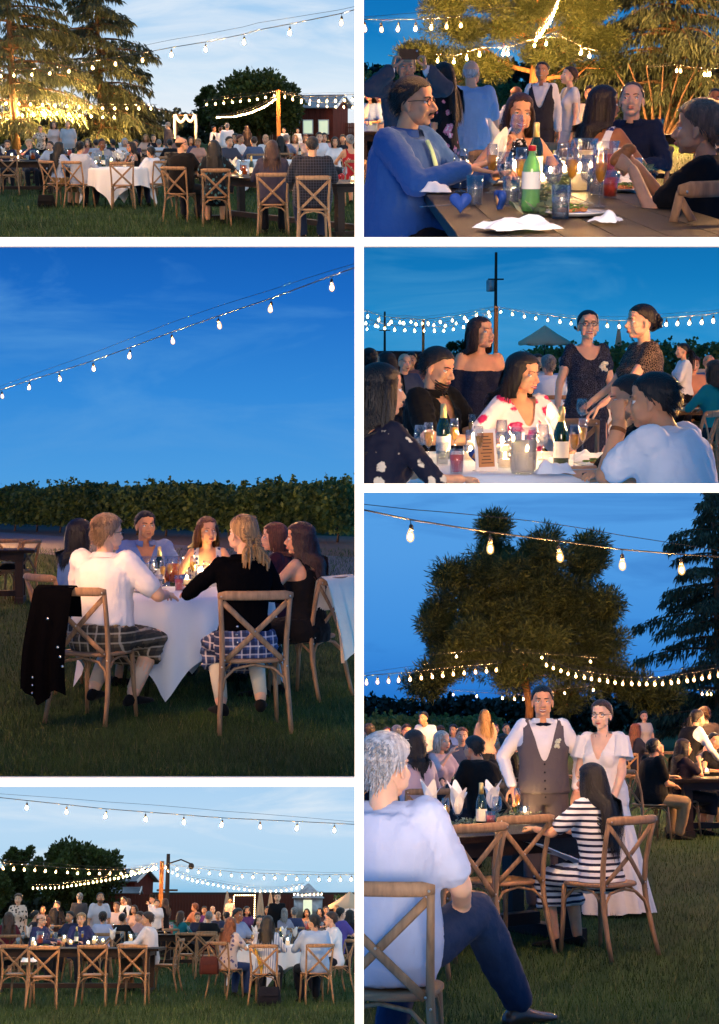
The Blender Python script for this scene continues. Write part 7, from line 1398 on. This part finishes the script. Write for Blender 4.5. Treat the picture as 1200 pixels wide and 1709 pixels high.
# festoons
strand([(-60, 1326), (0, 1331), (45, 1336), (112, 1343), (177, 1350), (243, 1355), (307, 1360), (371, 1365), (434, 1368), (496, 1371), (558, 1374), (596, 1376)], 122, 118, 'main festoon across the pale sky by the barn', [45, 112, 177, 243, 307, 371, 434, 496, 558], 3600)
strand([(-40, 1438), (0, 1440), (60, 1444), (130, 1450), (200, 1452), (264, 1441)], 64, 38, 'festoon in front of the big round tree', 17, 3200, 1.2); strand([(52, 1477), (100, 1476), (150, 1468), (200, 1459), (264, 1442)], 30, 38, 'sagging festoon below the big round tree', 30, 3200, 1.35)
strand([(268, 1441), (320, 1448), (400, 1456), (480, 1459), (540, 1460), (596, 1459)], 38, 60, 'upper festoon right of the light post', 18, 1000, 1.15); strand([(268, 1443), (320, 1464), (380, 1476), (430, 1482), (470, 1482), (508, 1474)], 38, 34, 'lower sagging festoon from the light post to the grain bin', 28, 1000, 1.2)
strand([(488, 1488), (505, 1490), (540, 1488)], 22, 22, 'short festoon along the grain bin eaves', 8, 900, 1.5)
strand([(-330, 1380), (-200, 1360), (-70, 1345)], 140, 130, 'added unseen festoon left of the barn lawn tables', 8, 2400)  # added past the left edge as warm light for the near chairs
# near farm table
table_px(118, 92, 3.1, 1.0, 0, 'long dark farm table with four empty chairs before it')
chair_at(24, 1570, 104, -8, 'empty cross-back chair holding a white napkin'); chair_at(74, 1574, 108, 9, 'empty cross-back chair turned slightly, near the pink pitcher'); chair_at(155, 1571, 105, 3, 'empty cross-back chair before the blond curly woman'); chair_at(221, 1571, 104, -4, 'empty cross-back chair near the tea pitcher'); chair_at(176, 1560, 78, 160, 'empty cross-back chair across the dark table')
guest('mb', 'balding man with glasses in navy shirt looking right', 70, 1526, 82, -112, 'cloth:52,54,92', 'the balding man in navy', 'fair', 'brown', glasses=True, q=1, fat=.5); guest('fc', 'woman with curly blond hair in navy lace cardigan', 136, 1523, 82, -150, 'cloth:48,52,96', 'the curly blond woman', 'fair', 'hair:190,150,104', hair='full', q=1, hy=-.6, fat=.4)
guest('ml', 'man in white shirt sitting at the table end facing left', 246, 1521, 90, 82, 'cloth:226,218,220', None, 'tan', 'hair:60,44,36', 'cloth:90,72,58', q=1, fat=.3); q = B6.gx(278, F / 90); put_chair((q[0] - .05, q[1], 0), rad(85), 'cross-back chair under the man at the table end')
# round table
rtable_px(452, 87, .72, 40, 'round table under white cloth with dinner guests by the barn', 'white cloth on the barn lawn round table', 1.05)
pattern('cream_lilac_floral', srgb(206, 186, 180)[:3], srgb(96, 90, 130)[:3], 'floral', 12, .34); pattern('pale_stripes', srgb(206, 206, 216)[:3], srgb(120, 136, 170)[:3], 'vstripe', 9, .7)
guest('fl', 'woman with long red-blond hair in flowered blouse and jeans', 386, 1530, 96, -34, 'cream_lilac_floral', 'the red-blond woman', 'fair', 'hair:150,86,50', 'cloth:40,56,96', bk='trousers', hl=.36, q=1); guest('fp', 'woman with dark hair in pale striped shirt, back turned', 447, 1527, 102, -6, 'pale_stripes', 'the woman in pale stripes', 'tan', 'hair:26,20,18', 'cloth:36,36,44', hair='long', hl=.34, q=1); guest('ml', 'man in light blue shirt with black hair, back turned', 524, 1525, 101, 18, 'cloth:150,172,206', 'the man in light blue shirt', 'tan', 'black', 'cloth:22,24,34', fat=.5, q=1, hy=.4)
guest('ml', 'man in white shirt and glasses looking back over the table', 552, 1521, 92, 112, 'cloth:226,222,228', 'the man looking back', 'fair', 'hair:70,46,36', 'cloth:24,26,40', glasses=True, hy=-.5, q=1); guest('fl', 'smiling dark-haired woman facing us across the round table', 433, 1527, 80, 185, 'cloth:30,28,34', 'the smiling woman', 'fair', 'hair:40,26,22', smile=.8, q=1); guest('ms', 'dark-haired man in blue shirt at the round table, facing right', 398, 1515, 84, -130, 'cloth:120,140,180', 'the man facing right', 'brown', 'black', q=1)
handbag('cloth:20,22,34', 'navy bag on the grass under the striped woman', tuple(B6.gx(449, F / 104)), .36, .28); handbag('cloth:84,44,40', 'brown leather bag hanging beside the red-blond woman', tuple(B6.S(350, 1575, 97)), .32, .28, hang=True)
b = crumple(31, .2, .12, .1); one('yellow_cardigan', b, 'cloth:214,160,50', 'yellow cardigan bundled on the striped woman\'s chair', 'cardigan', tuple(B6.S(430, 1605, 103)), ry=1.3)
# standing people
guest('fc', 'woman in tan flowered top and black skirt standing by the tree', 31, 1491, 72, 180, 'cream_black_floral', None, 'fair', 'brown', 'cloth:18,18,22', True, q=1); guest('ms', 'bearded man in pale shirt leaning over a table', 168, 1493, 72, 200, 'cloth:196,196,208', None, 'olive', 'black', 'cloth:50,50,60', True, q=1, lean=.25, fit=False, beard=True, hp=-.4); guest('ml', 'man in grey suit seen from behind under the tree', 133, 1501, 60, 10, 'cloth:66,66,72', None, 'fair', 'grey', 'cloth:50,50,56', True, fit=False)
guest('ml', 'waiter in black vest and white sleeves by the lean-to', 206, 1496, 52, 160, 'cloth:226,226,230', None, 'tan', 'black', 'cloth:22,22,26', True, vest='cloth:22,22,26'); guest('fl', 'bride-like woman in white beside the waiter', 213, 1499, 50, 120, 'cloth:228,222,224', None, 'pale', 'brown', 'cloth:228,222,224', True, bk='gown', hem=.06)
o, J, l, s = guest('ml', 'man in dark hat and vest drinking near the post', 255, 1494, 52, 130, 'cloth:214,208,210', None, 'fair', 'dbrown', 'cloth:30,28,30', True, vest='cloth:30,28,32', handL=(-.05, .2, 1.45)); m = MB(); c_ = J['headc']; m.lathe([(.15, .07), (.145, .08), (.095, .085), (.09, .15), (.06, .17), (.01, .17)], 16, c_); mkobj('hat', m.mesh('hat'), 'cloth:26,22,22', o)
guest('fc', 'server in white blouse right of the hat man', 262, 1501, 56, 190, 'cloth:226,222,226', None, 'fair', 'dbrown', 'cloth:20,20,24', True); guest('fl', 'woman in long black dress turned toward the server', 275, 1499, 54, 60, 'cloth:22,20,26', None, 'fair', 'hair:70,44,34', 'cloth:22,20,26', True, bk='gown', hem=.08); guest('ml', 'man in black jacket standing before the parasols', 463, 1499, 64, 185, 'cloth:18,18,22', None, 'fair', 'black', 'cloth:18,18,22', True, fit=False); guest('ms', 'helper in white shirt at the lit trellis', 384, 1498, 34, 180, 'cloth:214,180,170', None, 'tan', 'dbrown', 'cloth:40,36,40', True)
CROWD = [(15, 1521, 80, 20, 'fl', '96,34,48', 'brown', 'woman with brown curls in burgundy'), (60, 1519, 66, -60, 'fu', '40,40,50', 'black', 'woman in dark top behind the navy shirt'), (72, 1512, 52, 180, 'mc', '90,70,70', 'brown', 'man in brown shirt under the tree'), (95, 1503, 54, 175, 'fp', '24,22,28', 'black', 'waitress in black near the tree trunk'), (90, 1514, 58, 30, 'fl', '60,40,44', 'dbrown', 'woman with dark curls below the waitress'), (117, 1520, 74, 150, 'fp', '40,44,70', 'dbrown', 'woman with ponytail in navy behind the curly blond'), (172, 1521, 76, 8, 'fc', '170,176,206', 'dbrown', 'woman in lavender blouse with her back turned'), (205, 1524, 72, -15, 'ml', '24,22,26', 'dbrown', 'man in black suit hunched with back turned'), (195, 1505, 56, 180, 'ms', '210,190,190', 'brown', 'boy in pale pink beside the waiter'), (233, 1521, 70, 130, 'fc', '190,150,150', 'brown', 'woman in glasses and pink behind the table end man'), (224, 1510, 56, 170, 'fl', '214,170,150', 'dbrown', 'woman in peach by the light post'), (302, 1520, 66, -30, 'fb', '30,110,120', 'brown', 'woman in teal at the middle table'), (330, 1523, 62, 185, 'fc', '50,50,70', 'auburn', 'auburn woman in indigo at the middle table'), (349, 1520, 72, 0, 'mc', '20,20,24', 'grey', 'man in black with cropped grey hair from behind'), (364, 1521, 60, 175, 'mb', '60,60,80', 'brown', 'balding man in grey at the middle table'), (378, 1521, 64, 20, 'ml', '50,56,80', 'dbrown', 'man in dark blue next to the cropped grey man'), (325, 1507, 48, 60, 'fc', '200,130,100', 'rust', 'woman in orange near the parasol'), (341, 1512, 50, 180, 'fu', '110,60,120', 'dbrown', 'woman in violet below the parasol'), (355, 1512, 50, 190, 'mb', '180,170,170', 'grey', 'old man in grey below the parasol'), (412, 1512, 56, 200, 'fl', '90,60,110', 'black', 'woman in purple behind the round table'), (447, 1512, 56, 185, 'ms', '40,44,60', 'black', 'boy in navy below the closed parasols'), (474, 1515, 64, 5, 'fb', '150,150,170', 'grey', 'grey-haired woman in silver cardigan from behind'), (491, 1514, 62, 10, 'ml', '56,64,96', 'grey', 'man in blue blazer from behind'), (512, 1516, 54, 180, 'fn', '190,120,100', 'black', 'woman in coral facing the blazer man'), (534, 1515, 52, 170, 'fl', '60,50,60', 'dbrown', 'woman in charcoal by the grain bin'), (545, 1512, 50, 190, 'fu', '206,190,190', 'brown', 'woman in ivory by the grain bin'), (562, 1510, 52, 180, 'fb', '214,206,206', 'blond', 'blond woman in white near the stall'), (569, 1514, 76, -50, 'ms', '84,74,150', 'black', 'man in purple tee and jeans near the stall'), (585, 1518, 72, -60, 'fl', '30,28,34', 'black', 'dark-haired woman beside the purple tee')]
for i, (u, v, S, yw, kd, tp, hc, lb) in enumerate(CROWD): guest(kd, lb, u, v, S, yw, 'cloth:' + tp, hairc=hc, chair=lb, skin=('fair', 'tan', 'olive')[i % 3], noshoe=True)
chair_at(13, 1545, 72, 5, 'cross-back chair left behind the dark table'); chair_at(345, 1545, 78, -5, 'light cross-back chair behind the red-blond woman'); chair_at(312, 1546, 76, 10, 'light cross-back chair at the middle table end')
back_tables([(20, 72, 2.0, 0, 'before the burgundy woman'), (150, 62, 2.4, 3, 'under the big round tree'), (228, 60, 2.2, 0, 'near the light post'), (330, 66, 2.6, 0, 'before the teal woman'), (355, 50, 2.4, 0, 'below the parasol'), (500, 56, 2.6, 2, 'before the blue blazer'), (565, 58, 2.4, 0, 'near the market stall')])
lay([('pp', 66, 1575), ('c', 55, 1578), ('w', 38, 1574), ('t', 30, 1576), ('n', 47, 1573), ('v', 58, 1580), ('f', 85, 1574), ('w', 92, 1575), ('c', 107, 1573), ('b', 127, 1575), ('n', 187, 1577), ('v', 118, 1577), ('f', 137, 1574), ('c', 157, 1575), ('v', 172, 1574), ('w', 203, 1573), ('f', 215, 1575), ('c', 218, 1572), ('w', 227, 1575), ('pt', 246, 1573), ('be', 259, 1577), ('f', 236, 1573), ('v', 147, 1578), ('d', 98, 1578), ('p', 78, 1580)], 'on the long table by the barn')
lay([('n', 425, 1574), ('n', 430, 1571), ('n', 473, 1573), ('n', 492, 1572), ('c', 480, 1578), ('w', 484, 1575), ('f', 421, 1576), ('v', 436, 1576), ('b', 468, 1576), ('f', 500, 1577)], 'on the barn lawn round table')
one('crumpled_napkin', crumple(41, .11, .1, .12), 'napkin_white', 'white napkin tucked on the empty chair at the table end', 'napkin', tuple(B6.S(48, 1606, 104))); one('crumpled_napkin', crumple(42, .1, .07, .08), 'napkin_white', 'white napkin beside the tea pitcher by the barn', 'napkin', tuple(CUR.ground(250, 1578, .764)))
# ------------------------------------------------------------------ nothing reaches past the white bars into the neighbouring view
for _o in list(_TMP.collection.objects): bpy.data.objects.remove(_o)
bpy.data.scenes.remove(_TMP)
bpy.context.view_layer.update()
def trim():
    keep = {'sky', 'lawn', 'road', 'path', 'terrace', 'display_wall', 'grass'}
    for name, b in list(BAYOF.items()):
        o = bpy.data.objects.get(name)
        if o is None or o.type != 'MESH' or name.split('.')[0] in keep: continue
        u0, v0, u1, v1 = OUT[b.key]; r = b.rect; pl = []
        if r[0] > 0: pl.append((V(1, -(u0 + 1 - 600) / F, 0)))
        if r[2] < 1200: pl.append((V(-1, (u1 - 1 - 600) / F, 0)))
        if r[1] > 0: pl.append((V(0, -(v0 + 1 - 854.5) / F, -1)))
        if r[3] < 1709: pl.append((V(0, (v1 - 1 - 854.5) / F, 1)))
        W = np.array(o.matrix_world); C = np.array([c[:] for c in o.bound_box]) @ W[:3, :3].T + W[:3, 3] - V(0, 0, CAMZ)
        for n in pl:
            s = C @ n
            if s.min() >= 0: continue
            if s.max() <= 0:
                TRASH.append(o); break
            me = o.data.copy(); bm = bmesh.new(); bm.from_mesh(me); Mi = o.matrix_world.inverted(); co = Mi @ Vector((0, 0, CAMZ)); no = (o.matrix_world.to_3x3().transposed() @ Vector(n)).normalized()
            bmesh.ops.bisect_plane(bm, geom=bm.verts[:] + bm.edges[:] + bm.faces[:], dist=1e-5, plane_co=co, plane_no=no, clear_inner=True)
            if not bm.faces: TRASH.append(o); bm.free(); break
            bm.to_mesh(me); bm.free(); o.data = me
TRASH = []
trim()
def drop(o):
    for c in list(o.children): drop(c)
    bpy.data.objects.remove(o)
_names = {o.name for o in TRASH}
for _n in _names:
    _o = bpy.data.objects.get(_n)
    if _o is None: continue
    if _o.parent is None and _o.children and any(c.name not in _names for c in _o.children): 
        _o.data = bpy.data.meshes.new('empty') if False else _o.data; continue
    drop(_o)
for _o in list(scene.objects):
    if _o.type == 'EMPTY' and not _o.children: bpy.data.objects.remove(_o)
for _o in scene.objects:
    if 'placed' in _o: del _o['placed']
